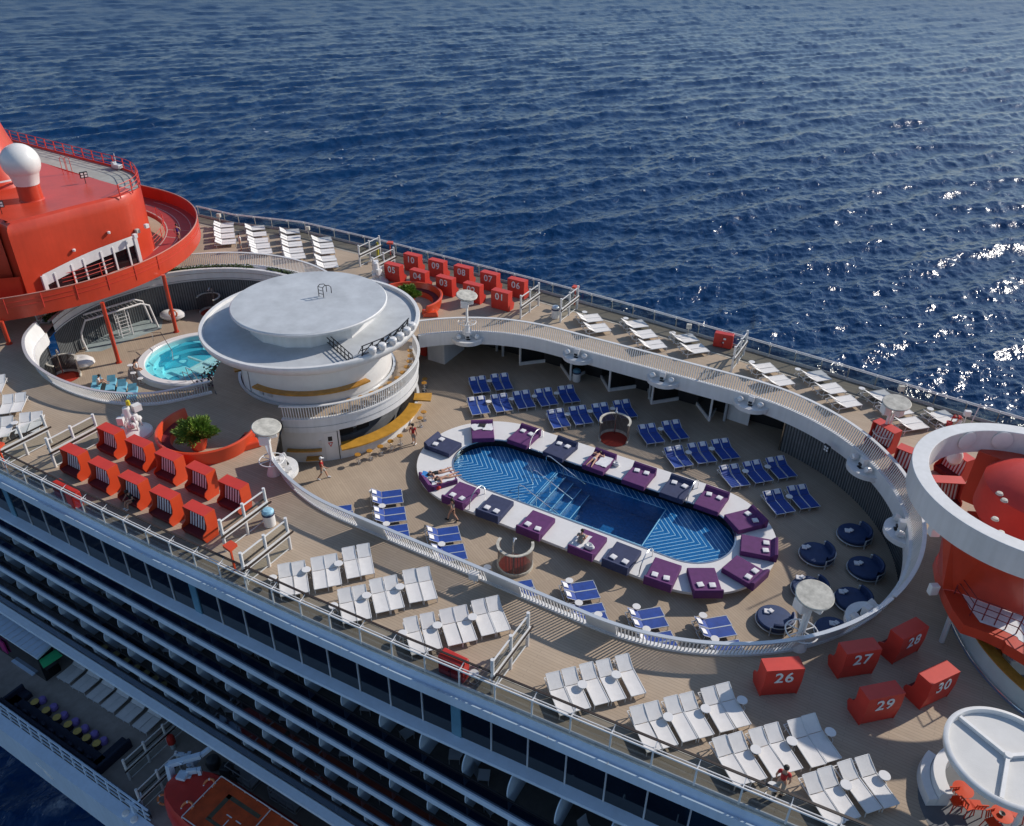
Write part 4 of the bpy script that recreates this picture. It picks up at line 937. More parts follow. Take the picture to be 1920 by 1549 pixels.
# ---------------------------------------------------------------- white canopy, bottom right
CC = (6.72, 24.5); t = thing('shade_canopy', 'round white shade canopy in three segments over red tables', 'canopy')
b = MB(); b.lathe([(1.96, 2.78), (2.1, 2.76), (2.14, 3.0), (2.08, 3.04), (1.98, 3.04), (1.95, 2.96), (1.96, 2.78)], 72, (*CC, 0)); b.build('rim', M['white'], t)
b = MB()
G10 = crop(1720, 1300, 6.22); hub = G10(1065, 720, 3.0)
for x, y in ((500, 265), (985, 1220), (1500, 690)):
    e_ = G10(x, y, 3.0); b.bar((hub.x, hub.y, 2.93), (e_.x, e_.y, 2.93), 0.13, 0.16)
b.cyl((hub.x, hub.y, 2.85), 0.14, 0.2, 12); b.build('spokes', M['white'], t)
b = MB(); b.disc((*CC, 2.84), 1.98, 64); b.build('fabric', mat('shade_fabric', (0.62, 0.61, 0.59), 0.8, var=0.05, scale=1, bump=0.2, bscale=30), t)
b = MB(); b.cyl((CC[0] + 0.9, CC[1] - 0.9, 0), 0.09, 2.85, 14); b.build('mast', M['white'], t)
t = thing('curved_bench', 'white curved two-step bench beneath the round shade canopy', 'bench')
bp_ = smoothpath([G10(x, y, 0.45)[:2] for x, y in ((400, 780), (330, 850), (300, 950), (320, 1080), (390, 1230))], 5)
b = MB(); b.sweep(bp_, [(0, 0), (0, 0.75), (-0.42, 0.75), (-0.46, 0.0)]); b.build('upper_step', M['white2'], t)
b = MB(); b.sweep(bp_[3:], [(-0.46, 0), (-0.46, 0.42), (-0.78, 0.40), (-0.82, 0.0)]); b.build('lower_step', M['white2'], t)
b = MB(); b.disc((CC[0] + .3, CC[1] - .3, 0.005), 2.5, 48); tag(b.build('round_floor', M['greyfloor']), kind='structure')
def redtable(p, lab):
    s = thing('cafe_table', lab, 'table', (p.x, p.y, 0.005)); b = MB(); b.lathe([(0.001, 0.72), (0.36, 0.72), (0.37, 0.75), (0.001, 0.76)], 28); b.build('top', M['orange'], s)
    b = MB(); b.cyl((0, 0, 0), 0.03, 0.72, 8); b.cyl((0, 0, 0), 0.22, 0.03, 16); b.build('stem', M['redbox'], s); return s
redtable(G10(535, 1120, 0.75), 'round red cafe table beside the white curved bench'); tb = redtable(G10(990, 1410, 0.75), 'round red cafe table at the bottom right with a dark bowl')
b = MB(); p = G10(985, 1410, 0.77); b.lathe([(0.06, 0), (0.11, 0.07), (0.1, 0.07), (0.001, 0.02)], 14, (p.x, p.y, 0.765)); tag(b.build('bowl', M['dark']), 'small dark bowl on the red cafe table', 'bowl')
rc = None
for x, y, rz, lab in ((450, 1250, 0.6, 'red slatted chair nearest the white curved bench'), (590, 1300, 2.4, 'red slatted chair in front of the first red table'), (690, 1300, 3.6, 'red slatted chair turned right of the first red table'), (880, 1510, 0.8, 'red slatted chair left of the red table with the bowl'), (1160, 1400, 3.9, 'red slatted chair right of the red table with the bowl')):
    p = G10(x, y, 0.45)
    if rc is None:
        rc = thing('cafe_chair', lab, 'chair', (p.x, p.y, 0.005), rz, 'red chairs under the canopy')
        b = MB(); b.box((0, 0, 0.44), (0.4, 0.4, 0.03)); b.build('seat', M['orange'], rc)
        b = MB()
        for k in range(4): b.bar((-0.16 + k * .107, 0.2, 0.5), (-0.16 + k * .107, 0.28, 0.85), 0.05, 0.02)
        b.bar((-.2, .29, .85), (.2, .29, .85), .05); b.build('backrest', M['orange'], rc)
        for sx in (-1, 1):
            for sy_ in (-1, 1): b = MB(); b.bar((sx * .17, sy_ * .17, .44), (sx * .22, sy_ * .22, 0), .03); b.build('leg', M['redbox'], rc)
    else: dup(rc, (p.x, p.y, 0.005), rz, lab)
# ---------------------------------------------------------------- ship's side, near
t = thing('upper_bulwark', 'pale sloping gutter and fascia along the near deck edge', 'bulwark')
b = MB(); b.sweep(near_edge, [(0.06, -0.02), (0.06, 0.1), (-0.08, 0.1), (-0.08, -0.03)]); b.build('curb', M['cream'], t)
b = MB(); b.sweep(near_edge, [(-0.08, 0.0), (-0.42, -0.2), (-0.42, -0.12), (-0.52, -0.10), (-0.54, -0.62), (-0.36, -0.66), (-0.1, -0.5)], smooth=False); b.build('gutter', M['facade'], t)
b = MB()
for i, p in enumerate(resample(near_edge, 2.6)):
    b.box((p.x, p.y - 0.47, -0.10), (0.03, 0.14, 0.03))
b.build('gutter_joints', M['alu'], t)
t = thing('window_band', 'long dark window band under the near deck edge', 'windows')
b = MB(); b.sweep(near_edge, [(-0.3, -0.6), (-0.3, -2.9)], pclosed=False, smooth=False); b.build('glazing', M['darkglass'], t)
for i, p in enumerate(resample(near_edge, 1.75)):
    if not -66 < p.x < 8: continue
    q = MB(); q.box((p.x, p.y - 0.32, -1.75), (0.07 if i % 9 else 0.5, 0.06, 2.3)); q.build('mullion', M['alu'] if i % 9 else M['tealpanel'], t)
b = MB(); b.sweep(near_edge, [(0.0, -2.86), (-0.82, -2.96), (-0.84, -3.12), (0.0, -3.2)], smooth=False); b.build('ledge', M['facade'], t)
tiers = [(17.9, -5.43), (18.05, -7.96), (18.1, -10.54), (18.1, -13.13)]
M['cabinwall'] = mat('cabin_wall', (0.075, 0.08, 0.085), 0.3, var=0.3, scale=0.8, spec=0.6)
M['balconyfloor'] = mat('balcony_floor', (0.13, 0.115, 0.10), 0.8, var=0.15, scale=2)
M['divider'] = mat('divider_white', (0.55, 0.66, 0.76), 0.5, var=0.06)
X0, X1 = -70.0, 7.0; bc = None
zabove = -3.1
for k, (Y, z) in enumerate(tiers + [(18.28, -15.7)]):
    last = k == 4
    lab = 'balcony row with smoked glass front, ' + ('top row, under the window band', 'second row from the top', 'third row from the top', 'fourth row from the top', 'lowest row, above the promenade')[k]
    t = thing('balcony_tier', lab, 'balconies', (0, 0, 0), 0, 'rows of cabin balconies')
    b = MB(); L = X1 - X0; xc = (X0 + X1) / 2
    if last: b.sweep([(X0, Y), (X1, Y)], [(0.0, z), (-0.5, z - 0.12), (-0.52, z - 0.34), (0.05, z - 0.4)], smooth=False)
    else: b.sweep([(X0, Y), (X1, Y)], [(0.12, z + 0.06), (-0.05, z + 0.06), (-0.07, z - 0.3), (0.12, z - 0.3)], smooth=False)
    b.build('slab_edge', M['facade'], t)
    b = MB(); b.flat([[(X0, Y + .1), (X1, Y + .1), (X1, Y + 2.0), (X0, Y + 2.0)]], z); b.build('floor', M['balconyfloor'], t)
    b = MB(); b.flat([[(X0, Y + .05), (X1, Y + .05), (X1, Y + 2.0), (X0, Y + 2.0)]], z - 0.25, up=False); b.build('soffit', M['facade'], t)
    b = MB(); b.add([(X0, Y + 2.0, z), (X1, Y + 2.0, z), (X1, Y + 2.0, zabove), (X0, Y + 2.0, zabove)], [(0, 1, 2, 3)]); b.build('cabin_wall', M['cabinwall'], t)
    b = MB(); b.add([(X0, Y + .04, z + 0.06), (X1, Y + .04, z + 0.06), (X1, Y + .02, z + 1.08), (X0, Y + .02, z + 1.08)], [(0, 1, 2, 3)]); b.build('glass_front', M['glassdark'], t)
    b = MB(); b.box((xc, Y + 0.02, z + 1.1), (L, 0.07, 0.05)); b.box((xc, Y + 0.02, z + .95), (L, 0.03, 0.025)); b.build('handrail', M['dark'], t)
    prof = [(Y + 1.98, z), (Y + 1.98, z + 2.25), (Y + 0.8, z + 2.25)] + [(Y + 0.65 - 0.62 * math.sin(a), z + 1.4 + 0.8 * math.cos(a)) for a in np.linspace(0.15, PI * 0.62, 9)] + [(Y + 0.15, z + 1.0), (Y + 0.15, z)]
    d0 = None
    for i in range(33):
        x = -38.24 + (i - 13) * 2.33
        if not X0 < x < X1: continue
        if d0 is None:
            q = MB(); n = len(prof)
            q.add([(0, y, zz_) for y, zz_ in prof] + [(0.05, y, zz_) for y, zz_ in prof], [tuple(range(n)), tuple(range(2 * n - 1, n - 1, -1))] + [(j, (j + 1) % n, (j + 1) % n + n, j + n) for j in range(n)])
            d0 = q.build('divider', M['divider'], t); d0.location.x = x
        else:
            c = d0.copy(); col.objects.link(c); c.location.x = x
        # a chair and a little table on most balconies
        if (i * 7 + k * 3) % 5 != 0 and -64 < x < 4:
            loc = (x + 0.95 + 0.3 * ((i + k) % 3 - 1), Y + 0.85 + 0.2 * (i % 2), z)
            if bc is None:
                bc = thing('balcony_chair', 'pale chair half hidden on a cabin balcony', 'chair', loc, 0.4, 'chairs on the cabin balconies')
                q = MB(); q.box((0, 0, 0.42), (0.55, 0.55, 0.06)); q.add([(-.27, .25, .42), (.27, .25, .42), (.27, .45, .95), (-.27, .45, .95)], [(0, 1, 2, 3), (3, 2, 1, 0)]); q.build('seat_shell', M['alu'], bc)
                q = MB()
                for sx in (-.24, .24):
                    for sy_ in (-.24, .24): q.bar((sx, sy_, .42), (sx, sy_, 0), .03)
                q.build('legs', M['alu'], bc)
            else: dup(bc, loc, 0.4 + ((i * 3 + k) % 7) * 0.8)
    zabove = z - 0.25
# ---------------------------------------------------------------- promenade deck, hull
PZ = -20.0
b = MB(); b.flat([[(-95, 13.5), (10, 13.5), (10, 22), (-95, 22)]], PZ); tag(b.build('promenade_deck', M['promenade']), kind='structure')
t = thing('hull', 'pale blue lit hull side of the ship above the water', 'hull')
b = MB(); b.sweep([(-95, 13.55), (10, 13.55)], [(0.15, PZ + 0.12), (-0.6, PZ + 0.06), (-0.62, PZ - 2.9), (4.0, PZ - 4.2), (5.0, -40.0)], smooth=False, pclosed=False); b.build('plating', M['facade'], t)
for (x, z) in ((-43.5, PZ - 1.3), (-34.5, PZ - 1.6)):
    b = MB(); pts_ = [(x - 0.9, 12.92, z + 0.25), (x - 0.2, 12.92, z + 0.1), (x + 0.5, 12.92, z - 0.15), (x + 0.75, 12.92, z - 0.4), (x + 0.1, 12.92, z - 0.3), (x - 0.2, 12.92, z + 0.1)]
    b.tube(pts_, 0.04, 5); b.build('hull_mark', M['white'], t)
b = MB(); b.add([(-95, 20.3, PZ), (10, 20.3, PZ), (10, 20.3, -16), (-95, 20.3, -16)], [(0, 1, 2, 3)]); tag(b.build('promenade_wall', M['cabinwall']), 'dark cabin wall behind the promenade deck', 'wall')
t = thing('promenade_railing', 'white two-row railing along the promenade deck edge', 'railing')
b = MB()
for z in (0.15, 0.62, 1.12): b.bar((-80, 13.8 + z * .05, PZ + z), (-33.5, 13.8 + z * .05, PZ + z), 0.07 if z < 1 else 0.1)
b.build('rails', M['facade'], t)
q = None
for i in range(40):
    x = -79.5 + i * 1.17
    if q is None:
        b = MB(); b.bar((0, 13.75, PZ), (-0.25, 13.9, PZ + 1.12), 0.09); q = b.build('post', M['facade'], t); q.location.x = x
    else: c = q.copy(); col.objects.link(c); c.location.x = x
b = MB(); b.add([(-80, 13.95, PZ + .1), (-33.5, 13.95, PZ + .1), (-33.5, 13.97, PZ + 1.1), (-80, 13.97, PZ + 1.1)], [(0, 1, 2, 3)]); b.build('dark_glass', M['glassdark'], t)
W4 = crop(0, 1130, 3.695); W2 = crop(150, 1220, 4.708); W6 = crop(220, 1250, 3.84)
# kiosk
t = thing('promenade_kiosk', 'pale roofed glass kiosk with bright green end canopy on the promenade', 'kiosk')
ro = [(-62, 17.0), (-62, 18.3), (-48.9, 18.35), (-48.6, 17.0)]
b = MB(); b.prism([(x, y) for x, y in ro], -17.35, -17.2); b.build('roof', M['facade'], t)
b = MB()
for x in np.arange(-61.5, -48.8, 0.6): b.bar((x, 17.0, -17.19), (x, 18.3, -17.19), 0.03, 0.02)
b.build('roof_seams', M['alu'], t)
b = MB(); b.add([(-62, 17.1, PZ), (-49, 17.1, PZ), (-49, 17.1, -17.35), (-62, 17.1, -17.35)], [(0, 1, 2, 3)]); b.add([(-49, 17.1, PZ), (-49, 18.3, PZ), (-49, 18.3, -17.35), (-49, 17.1, -17.35)], [(0, 1, 2, 3)]); b.build('glass_wall', M['darkglass'], t)
M['greenglass'] = mat('green_acrylic', (0.04, 0.42, 0.16), 0.25, var=0.1)
g = [W4(x, y, -17.6) for x, y in ((270, 400), (300, 452), (432, 365), (385, 322))]
b = MB(); b.prism([(p.x, p.y) for p in g], -17.66, -17.6); b.build('green_canopy', M['greenglass'], t)
b = MB(); p, q_ = W4(315, 530, PZ), W4(425, 470, PZ); b.add([p, q_, (q_.x, q_.y, -17.7), (p.x, p.y, -17.7)], [(0, 1, 2, 3)]); b.build('green_screen', M['glassgreen'] if 'glassgreen' in M else glass('green_screen', (.9, 1, .9), (.10, .42, .16)), t)
b = MB(); p = W4(40, 290, -18.8); b.box((p.x, 17.0, -18.8), (0.7, 0.1, 1.2)); b.build('magenta_panel', mat('magenta_panel', (0.35, 0.02, 0.16), 0.4, var=0.1), t)
b = MB(); p = W4(165, 450, PZ); b.box((p.x, p.y, PZ + 0.05), (2.6, 0.3, 0.1)); tag(b.build('kiosk_step', M['facade']), 'long pale step in front of the promenade kiosk', 'step')
# U-shaped dark sofa
t = thing('lounge_sofa', 'long dark blue U-shaped sofa along the promenade railing', 'sofa')
b = MB(); b.box((-44.3, 14.75, PZ + 0.22), (10.4, 0.9, 0.44)); b.box((-44.3, 14.22, PZ + 0.45), (10.6, 0.25, 0.9))
b.box((-49.0, 15.0, PZ + 0.22), (0.85, 1.6, 0.44)); b.box((-49.45, 15.0, PZ + 0.42), (0.22, 1.6, 0.84)); b.box((-39.5, 15.5, PZ + 0.22), (0.85, 2.5, 0.44)); b.box((-39.05, 15.5, PZ + 0.42), (0.22, 2.5, 0.84))
b.build('upholstery', M['nearblack'], t, bevel=0.06)
for i in range(9): b = MB(); b.box((-48.2 + i * 1.0, 14.5 + .05 * (i % 2), PZ + 0.62), (0.42, 0.2, 0.36), 0.2 * (i % 3 - 1)); b.build('cushion', M['nearblack'], t, bevel=0.05)
st = tb = None
for i, (a, s) in enumerate(zip(((240, 685), (318, 742), (393, 792), (470, 840), (535, 888), (598, 933), (668, 972)), ((287, 662), (367, 712), (438, 768), (517, 813), (583, 860), (650, 900), (713, 945)))):
    p = W4(*a, PZ + 0.5); lab = 'round mustard topped side table by the dark sofa, ' + ORD[i] + ' from the kiosk end'
    if tb is None:
        tb = thing('round_table', lab, 'table', (p.x, p.y, PZ), 0, 'mustard tables on the promenade')
        b = MB(); b.lathe([(0.001, .5), (.27, .5), (.28, .47), (.26, .45)], 20); b.build('top', M['mustard'], tb)
        b = MB(); b.lathe([(.26, .46), (.22, .2), (.25, 0)], 20); b.build('base', M['nearblack'], tb)
    else: dup(tb, (p.x, p.y, PZ), 0, lab)
    p = W4(*s, PZ + 0.45); lab = 'lilac pouffe facing the dark sofa, ' + ORD[i] + ' from the kiosk end'
    if st is None:
        st = thing('pouffe', lab, 'stool', (p.x, p.y, PZ), 0, 'lilac pouffes on the promenade')
        b = MB(); b.lathe([(0.2, 0), (0.27, .08), (0.29, .3), (0.24, .43), (0.001, .45)], 12); b.build('cushion', M['lilac'], st)
    else: dup(st, (p.x, p.y, PZ), i, lab)
# red buoy bollard, davit, lifebuoy
t = thing('bollard', 'red capped pale bollard on the promenade by the windscreen', 'bollard', tuple(W2(825, 855, PZ)))
b = MB(); b.cyl((0, 0, 0), 0.17, 0.5, 16); b.build('base', M['palewall'], t)
b = MB(); b.lathe([(0.2, 0.45), (0.27, 0.55), (0.27, 1.05), (0.2, 1.2), (0.001, 1.24)], 18); b.build('cap', M['boatred'], t)
p = W2(735, 1315, PZ + 0.5); liferring(p, 0.6, 'red and white life ring leaning by the promenade windscreen', 1.2)
t = thing('davit', 'pale grey boat davit with winch gear between promenade and lifeboat', 'davit')
p0, p1, p2 = W2(850, 1290, PZ), W2(785, 1005, PZ + 3.0), W6(600, 640, PZ + 3.2)
b = MB(); b.bar(p0, p1, 0.35, 0.4); b.bar(p1, p2, 0.3, 0.35); b.bar(p2, p2 + Vector((0.4, 1.6, 0.2)), 0.25); b.build('arm', M['facade'], t)
b = MB(); rr = random.Random(4)
for i in range(16):
    c = W6(rr.uniform(430, 600), rr.uniform(620, 800), PZ + rr.uniform(1.6, 3.2)); b.box(c, (rr.uniform(.2, .7), rr.uniform(.2, .6), rr.uniform(.15, .5)), rr.random())
b.build('winch_gear', M['facade'], t, bevel=0.02)
b = MB()
for i in range(6): c = W6(440 + i * 25, 900 - i * 30, PZ + 1.6); b.tube([c, c + Vector((.3, .2, .3)), c + Vector((.6, .1, -.1))], 0.05, 5)
b.build('hoses', M['dark'], t)
b = MB(); p = W6(690, 690, PZ + 0.6); b.lathe([(.001, .5), (.4, .4), (.5, .1), (.4, -.4)], 12, p); b.box(W6(790, 750, PZ + .5), (.7, .6, .9), .3); b.box(W6(850, 790, PZ + .4), (.4, .5, .7), .1); tag(b.build('winch', M['cabinwall'], bevel=.03), 'dark winch drums behind the lifeboat', 'winch')
for j, (x, y) in enumerate(((920, 800), (1230, 960))):
    p = W6(x, y, PZ); b = MB()
    for z in (0, .55, 1.1):
        b.bar((p.x - 1.1, p.y - .5, PZ + z), (p.x + 1.1, p.y - .5, PZ + z), .05); b.bar((p.x - 1.1, p.y + .5, PZ + z), (p.x + 1.1, p.y + .5, PZ + z), .05)
        for sx in (-1.1, 1.1): b.bar((p.x + sx, p.y - .5, PZ + z), (p.x + sx, p.y + .5, PZ + z), .05)
    for sx in (-1.1, -.37, .37, 1.1):
        for sy_ in (-.5, .5): b.bar((p.x + sx, p.y + sy_, PZ), (p.x + sx, p.y + sy_, PZ + 1.1), .05)
    b.flat([[(p.x - 1.1, p.y - .5), (p.x + 1.1, p.y - .5), (p.x + 1.1, p.y + .5), (p.x - 1.1, p.y + .5)]], PZ + 0.3)
    tag(b.build('boarding_cage', M['alu']), 'grey railed boarding platform behind the lifeboat, ' + ('nearer the davit', 'further from the davit')[j], 'platform', 'boarding platforms')
p = W2(480, 1330, PZ + 1); t = thing('mooring_lamp', 'white twin floodlight on the corner of the promenade railing', 'floodlight', (p.x, 13.7, PZ))
b = MB()
for x in (-.45, .35): b.lathe([(0.001, -.2), (.25, -.15), (.3, .1), (.2, .28), (.001, .3)], 12, (x, -.35, -.1))
b.build('lamp', M['white2'], t); b = MB(); b.bar((-.6, 0, .9), (.6, 0, .9), .12); b.bar((0, 0, 0), (0, 0, 1.0), .25); b.bar((-.3, .2, .3), (.5, .3, 1.4), .1); b.bar((.3, .3, 0), (.2, .6, 1.5), .08); b.build('bracket', M['facade'], t)
# lifeboat
t = thing('lifeboat', 'red lifeboat with orange roof and white rails at the bottom edge', 'lifeboat')
Lx, Rx, Ya, Yb = -32.2, -15.0, 13.75, 17.5; zt_, zm = -17.25, -19.6
def hullring(x, k, z): return None
rows = []
for x, kk in ((Lx - 0.9, 0.18), (Lx - 0.6, 0.45), (Lx, 0.68), (Lx + 1.2, 0.9), (Lx + 2.6, 1.0), (Rx, 1.0)):
    yc = (Ya + Yb) / 2; h = (Yb - Ya) / 2 * kk; lift = (1 - kk) * 0.9
    rows.append([(x, yc - h * .6, zm - .6 + lift), (x, yc - h * 1.05, zm + .5 + lift * .5), (x, yc - h, zt_ - .35 - lift * .4), (x, yc - h * .86, zt_ - lift * .5), (x, yc + h * .86, zt_ - lift * .5), (x, yc + h, zt_ - .35 - lift * .4), (x, yc + h * 1.05, zm + .5), (x, yc + h * .6, zm - .6)])
b = MB(); b.sheet([r_[::-1] for r_ in rows]); b.add(rows[0], [tuple(range(8))]); b.build('hull', M['boatred'], t)
b = MB(); b.flat([[(-30.2, 14.1), (Rx, 14.1), (Rx, 17.15), (-30.2, 17.15)]], zt_ + 0.012); b.build('roof_panel', M['boatorange'], t)
b = MB()
for (x0, y0, x1, y1) in ((-29.0, 14.9, -28.7, 16.6), (-29.0, 16.35, -26.3, 16.6), (-29.0, 14.75, -26.9, 14.95)): b.flat([[(x0, y0), (x1, y0), (x1, y1), (x0, y1)]], zt_ + 0.018)
b.build('roof_band', M['olive'], t)
b = MB()
for k in range(5): b.box((-27.9 + k * .75, 15.6, zt_ + .02), (.42, .07, .01))
b.box((-25.0, 16.3, zt_ + .02), (.6, .07, .01)); b.box((-25.0, 16.3, zt_ + .0225), (.07, .6, .01)); b.box((-27.4, 15.0, zt_ + .02), (.7, .06, .01)); b.box((-27.75, 15.2, zt_ + .0225), (.06, .45, .01)); b.build('roof_marks', M['whitecloth'], t)
b = MB()
for a_, c_1 in (((-30.2, 14.1), (-30.2, 17.15)), ((-30.2, 17.15), (-20, 17.15)), ((-30.2, 14.1), (-20, 14.1)), ((-26.0, 14.1), (-26.0, 17.15))): b.bar((*a_, zt_ + .16), (*c_1, zt_ + .16), .05)
for x in np.arange(-30.2, -19, 1.0):
    for y in (14.1, 17.15): b.bar((x, y, zt_), (x, y, zt_ + .16), .05)
for y in (14.9, 15.7, 16.4): b.bar((-30.2, y, zt_), (-30.2, y, zt_ + .16), .05)
b.build('roof_rails', M['white'], t)
for x, y in ((660, 845), (500, 1010)):
    p = W6(x, y, zt_ + .05); liferring((p.x, p.y, zt_ - .05), 0.2, 'orange life ring on the lifeboat bow, ' + ('far side' if y < 900 else 'near side'), 0.35)

# ---------------------------------------------------------------- deck-edge railings
def railing(name, label, path, inward, pitch, x_from, x_to, h=1.1, dark=False):
    t = thing(name, label, 'railing'); P = [p for p in path]
    pp = [p for p in P if x_from - 8 < p[0] < x_to + 8]
    b = MB(); b.tube([(p[0], p[1], h) for p in pp], 0.045, 6); b.tube([(p[0], p[1] + inward * 0.16, h - 0.03) for p in pp], 0.03, 6); b.build('top_rail', M['white'], t)
    b = MB(); b.sweep(pp, [(0.0, 0.0), (0.0, 0.22), (0.05, 0.22), (0.05, 0.0)]); b.build('kick_board', M['alu'], t)
    b = MB(); b.sweep(pp, [(inward * .03, 0.22), (inward * .03, h - .06)], pclosed=False); b.build('glass', M['glass'], t)
    q = None
    for p in resample(pp, pitch):
        if not x_from < p.x < x_to: continue
        if q is None:
            b = MB(); b.box((0, 0, h / 2), (0.075, 0.05, h)); b.bar((0, 0, h), (0, inward * 0.18, h + .02), 0.04); b.bar((0, inward * .05, h * .86), (0, inward * .3, h * .93), .04)
            if dark: b.bar((0, inward * .1, h), (0, inward * 0.42, h + 0.12), 0.03)
            q = b.build('post', M['white'], t); q.location = (p.x, p.y, 0)
        else: c = q.copy(); col.objects.link(c); c.location = (p.x, p.y, 0)
    if dark:
        b = MB(); b.sweep(pp, [(0.40, h + 0.10), (0.40, h + 0.15), (0.5, h + 0.15), (0.5, h + 0.10)]); b.build('wooden_rail', M['darkwood'], t)
railing('deck_railing', 'white glazed railing with dark wooden rail along the near deck edge', near_edge, 1, 1.72, -66, 6, dark=True)
fe = [(x, y) for x, y in far_edge][::-1]
railing('deck_railing', 'white glazed railing along the far deck edge against the sea', fe, -1, 1.95, -80, 20)
def windscreen(base, n, label, pitch=1.53, z=0.0, h=2.1, ang=PI / 2, solid=True):
    t = thing('windscreen', label, 'windscreen', (base.x, base.y, z), ang, 'deck windscreens'); L = pitch * (n - 1)
    for i in range(n): b = MB(); b.cyl((i * pitch, 0, 0), 0.085, h, 12); b.build('post', M['white'], t)
    b = MB(); b.bar((0, 0, h - .16), (L, 0, h - .16), .06); b.bar((0, 0, .1), (L, 0, .1), .045); b.bar((-.05, -.1, h * .58), (L + .05, -.1, h * .58), .05, .1); b.bar((0, -.1, h * .46), (L, -.1, h * .46), .05, .1); b.build('light_rails', M['white'], t)
    b = MB(); b.bar((-.2, -.14, h * .52), (L + .25, -.14, h * .52), .06, .09); b.bar((-.1, .05, h * .65), (L + .1, .05, h * .65), .06, .09); b.build('dark_rails', M['darkwood'], t)
    b = MB(); b.add([(0, 0, .12), (L, 0, .12), (L, 0, h - .18), (0, 0, h - .18)], [(0, 1, 2, 3)]); b.build('glass', M['glassclear'], t)
N1 = crop(380, 880, 7.746)
a1 = at(424.5, 1033); b2 = at(505.2, 1062); c2 = at(956.8, 1253.4)
windscreen(a1, 3, 'white windscreen fence right of the near red cabanas')
windscreen(b2 - Vector((0, 1.53, 0)), 3, 'white windscreen fence beside the orange rescue post')
windscreen(c2 - Vector((0, 1.53, 0)), 3, 'white windscreen fence beside the near red locker')
windscreen(at(105, 876), 3, 'white windscreen fence left of the near red cabanas')
windscreen(at(52.5, 852.7) - Vector((0, 1.53, 0)), 3, 'white windscreen fence at the left edge by the white loungers')
windscreen(at(675.4, 500), 3, 'white windscreen fence behind the far stacked loungers')
windscreen(at(701.7, 524), 3, 'white windscreen fence left of far cabana 05')
windscreen(at(975.9, 597.9), 3, 'white windscreen fence right of far cabana 01')
windscreen(at(1050.4, 604.2), 3, 'white windscreen fence beside the far grey bin')
windscreen(at(1370.8, 697.5), 3, 'white windscreen fence right of the far red locker')
windscreen(W2(445, 1140, PZ), 4, 'pale windscreen fence on the promenade by the red bollard', z=PZ)
windscreen(W2(560, 1400, PZ), 3, 'pale windscreen fence on the promenade beside the lifeboat', z=PZ)
# ---------------------------------------------------------------- loungers
def lounger_proto(name, label, cat, sling, pillow, L=2.0, hinge=1.28, rise=0.37, group=None):
    t = thing(name, label, cat, (0, 0, 0), 0, group); w = 0.31; z = 0.33
    hy, hz = hinge + (L - hinge) * 0.86, z + rise
    b = MB(); b.sheet([[(-w, 0.0, z), (-w * .3, 0.0, z - .012), (w * .3, 0.0, z - .012), (w, 0.0, z)], [(-w, hinge * .5, z), (-w * .3, hinge * .5, z - .02), (w * .3, hinge * .5, z - .02), (w, hinge * .5, z)], [(-w, hinge - .01, z), (-w * .3, hinge - .01, z - .012), (w * .3, hinge - .01, z - .012), (w, hinge - .01, z)]], thick=0.02); b.build('seat', sling, t)
    b = MB(); b.sheet([[(-w, hinge + .015, z + .01), (0, hinge + .015, z), (w, hinge + .015, z + .01)], [(-w, (hinge + hy) / 2, z + rise * .46), (0, (hinge + hy) / 2, z + rise * .43), (w, (hinge + hy) / 2, z + rise * .46)], [(-w, hy, hz), (0, hy, hz), (w, hy, hz)]], thick=0.02); b.build('backrest', sling, t)
    b = MB(); fr = 0.035
    for s in (-1, 1):
        b.bar((s * .335, -0.01, z - .01), (s * .335, L, z - .01), fr, .05); b.bar((s * .325, hinge, z), (s * .325, hy, hz), .025)
    b.bar((-.33, 0, z - .02), (.33, 0, z - .02), fr); b.bar((-.33, L, z - .02), (.33, L, z - .02), fr); b.bar((-.3, hy, hz - .01), (.3, hy, hz - .01), .025)
    for s in (-1, 1): b.bar((s * .28, hy - .12, hz - .12), (s * .28, L - .12, z), .022)
    b.build('frame', M['alu'] if pillow else M['white'], t)
    for sx in (-1, 1):
        for y in (0.04, L - 0.2): b = MB(); b.bar((sx * .32, y, z), (sx * .32, y + (0.0 if y < 1 else .08), 0), .035); b.build('leg', M['alu'] if pillow else M['white'], t)
    if pillow:
        b = MB(); d = Vector((0, hy - hinge, hz - z)).normalized(); n = Vector((0, -d.z, d.y)); c = Vector((0, hy, hz)) - d * .17 + n * .05
        b.sheet([[tuple(c + Vector((x, 0, 0)) + d * y + n * (0.03 * (1 - abs(x) * 4) + .0)) for x in (-.19, -.07, .07, .19)] for y in (-.15, -.05, .07, .17)], thick=0.05); b.build('pillow', M['towel'], t)
    return t
GW, GB = 'white sun loungers on the upper deck', 'blue sun loungers round the big pool'
LW = lounger_proto('white_lounger', 'x', 'sun lounger', M['sling'], False, group=GW)
LB = lounger_proto('blue_lounger', 'x', 'sun lounger', M['blue'], True, group=GB)
JR = random.Random(21)
used = {id(LW): False, id(LB): False}
def put(proto, loc, rz, label):
    if not used[id(proto)]:
        used[id(proto)] = True; proto.location = loc; proto.rotation_euler = (0, 0, rz); proto['label'] = label; return proto
    return dup(proto, loc, rz, label)
def pair(proto, foot_mid, rz, label, z=0.0, pitch=0.695, only=None):
    u = Vector((math.cos(rz), math.sin(rz), 0))
    for s, nm in ((-1, 'left'), (1, 'right')):
        if only and nm != only: continue
        p = foot_mid + u * (s * pitch / 2); put(proto, (p.x + JR.uniform(-.03, .03), p.y + JR.uniform(-.03, .03), z), rz + JR.uniform(-.025, .025), label % nm)
def mid(c, a, b, z): return (c(a[0], a[1], z) + c(b[0], b[1], z)) / 2
S1 = crop(480, 940, 3.4286); S2 = crop(980, 1180, 3.6923); S3 = crop(1400, 1120, 3.6115)
R45 = math.radians(47)
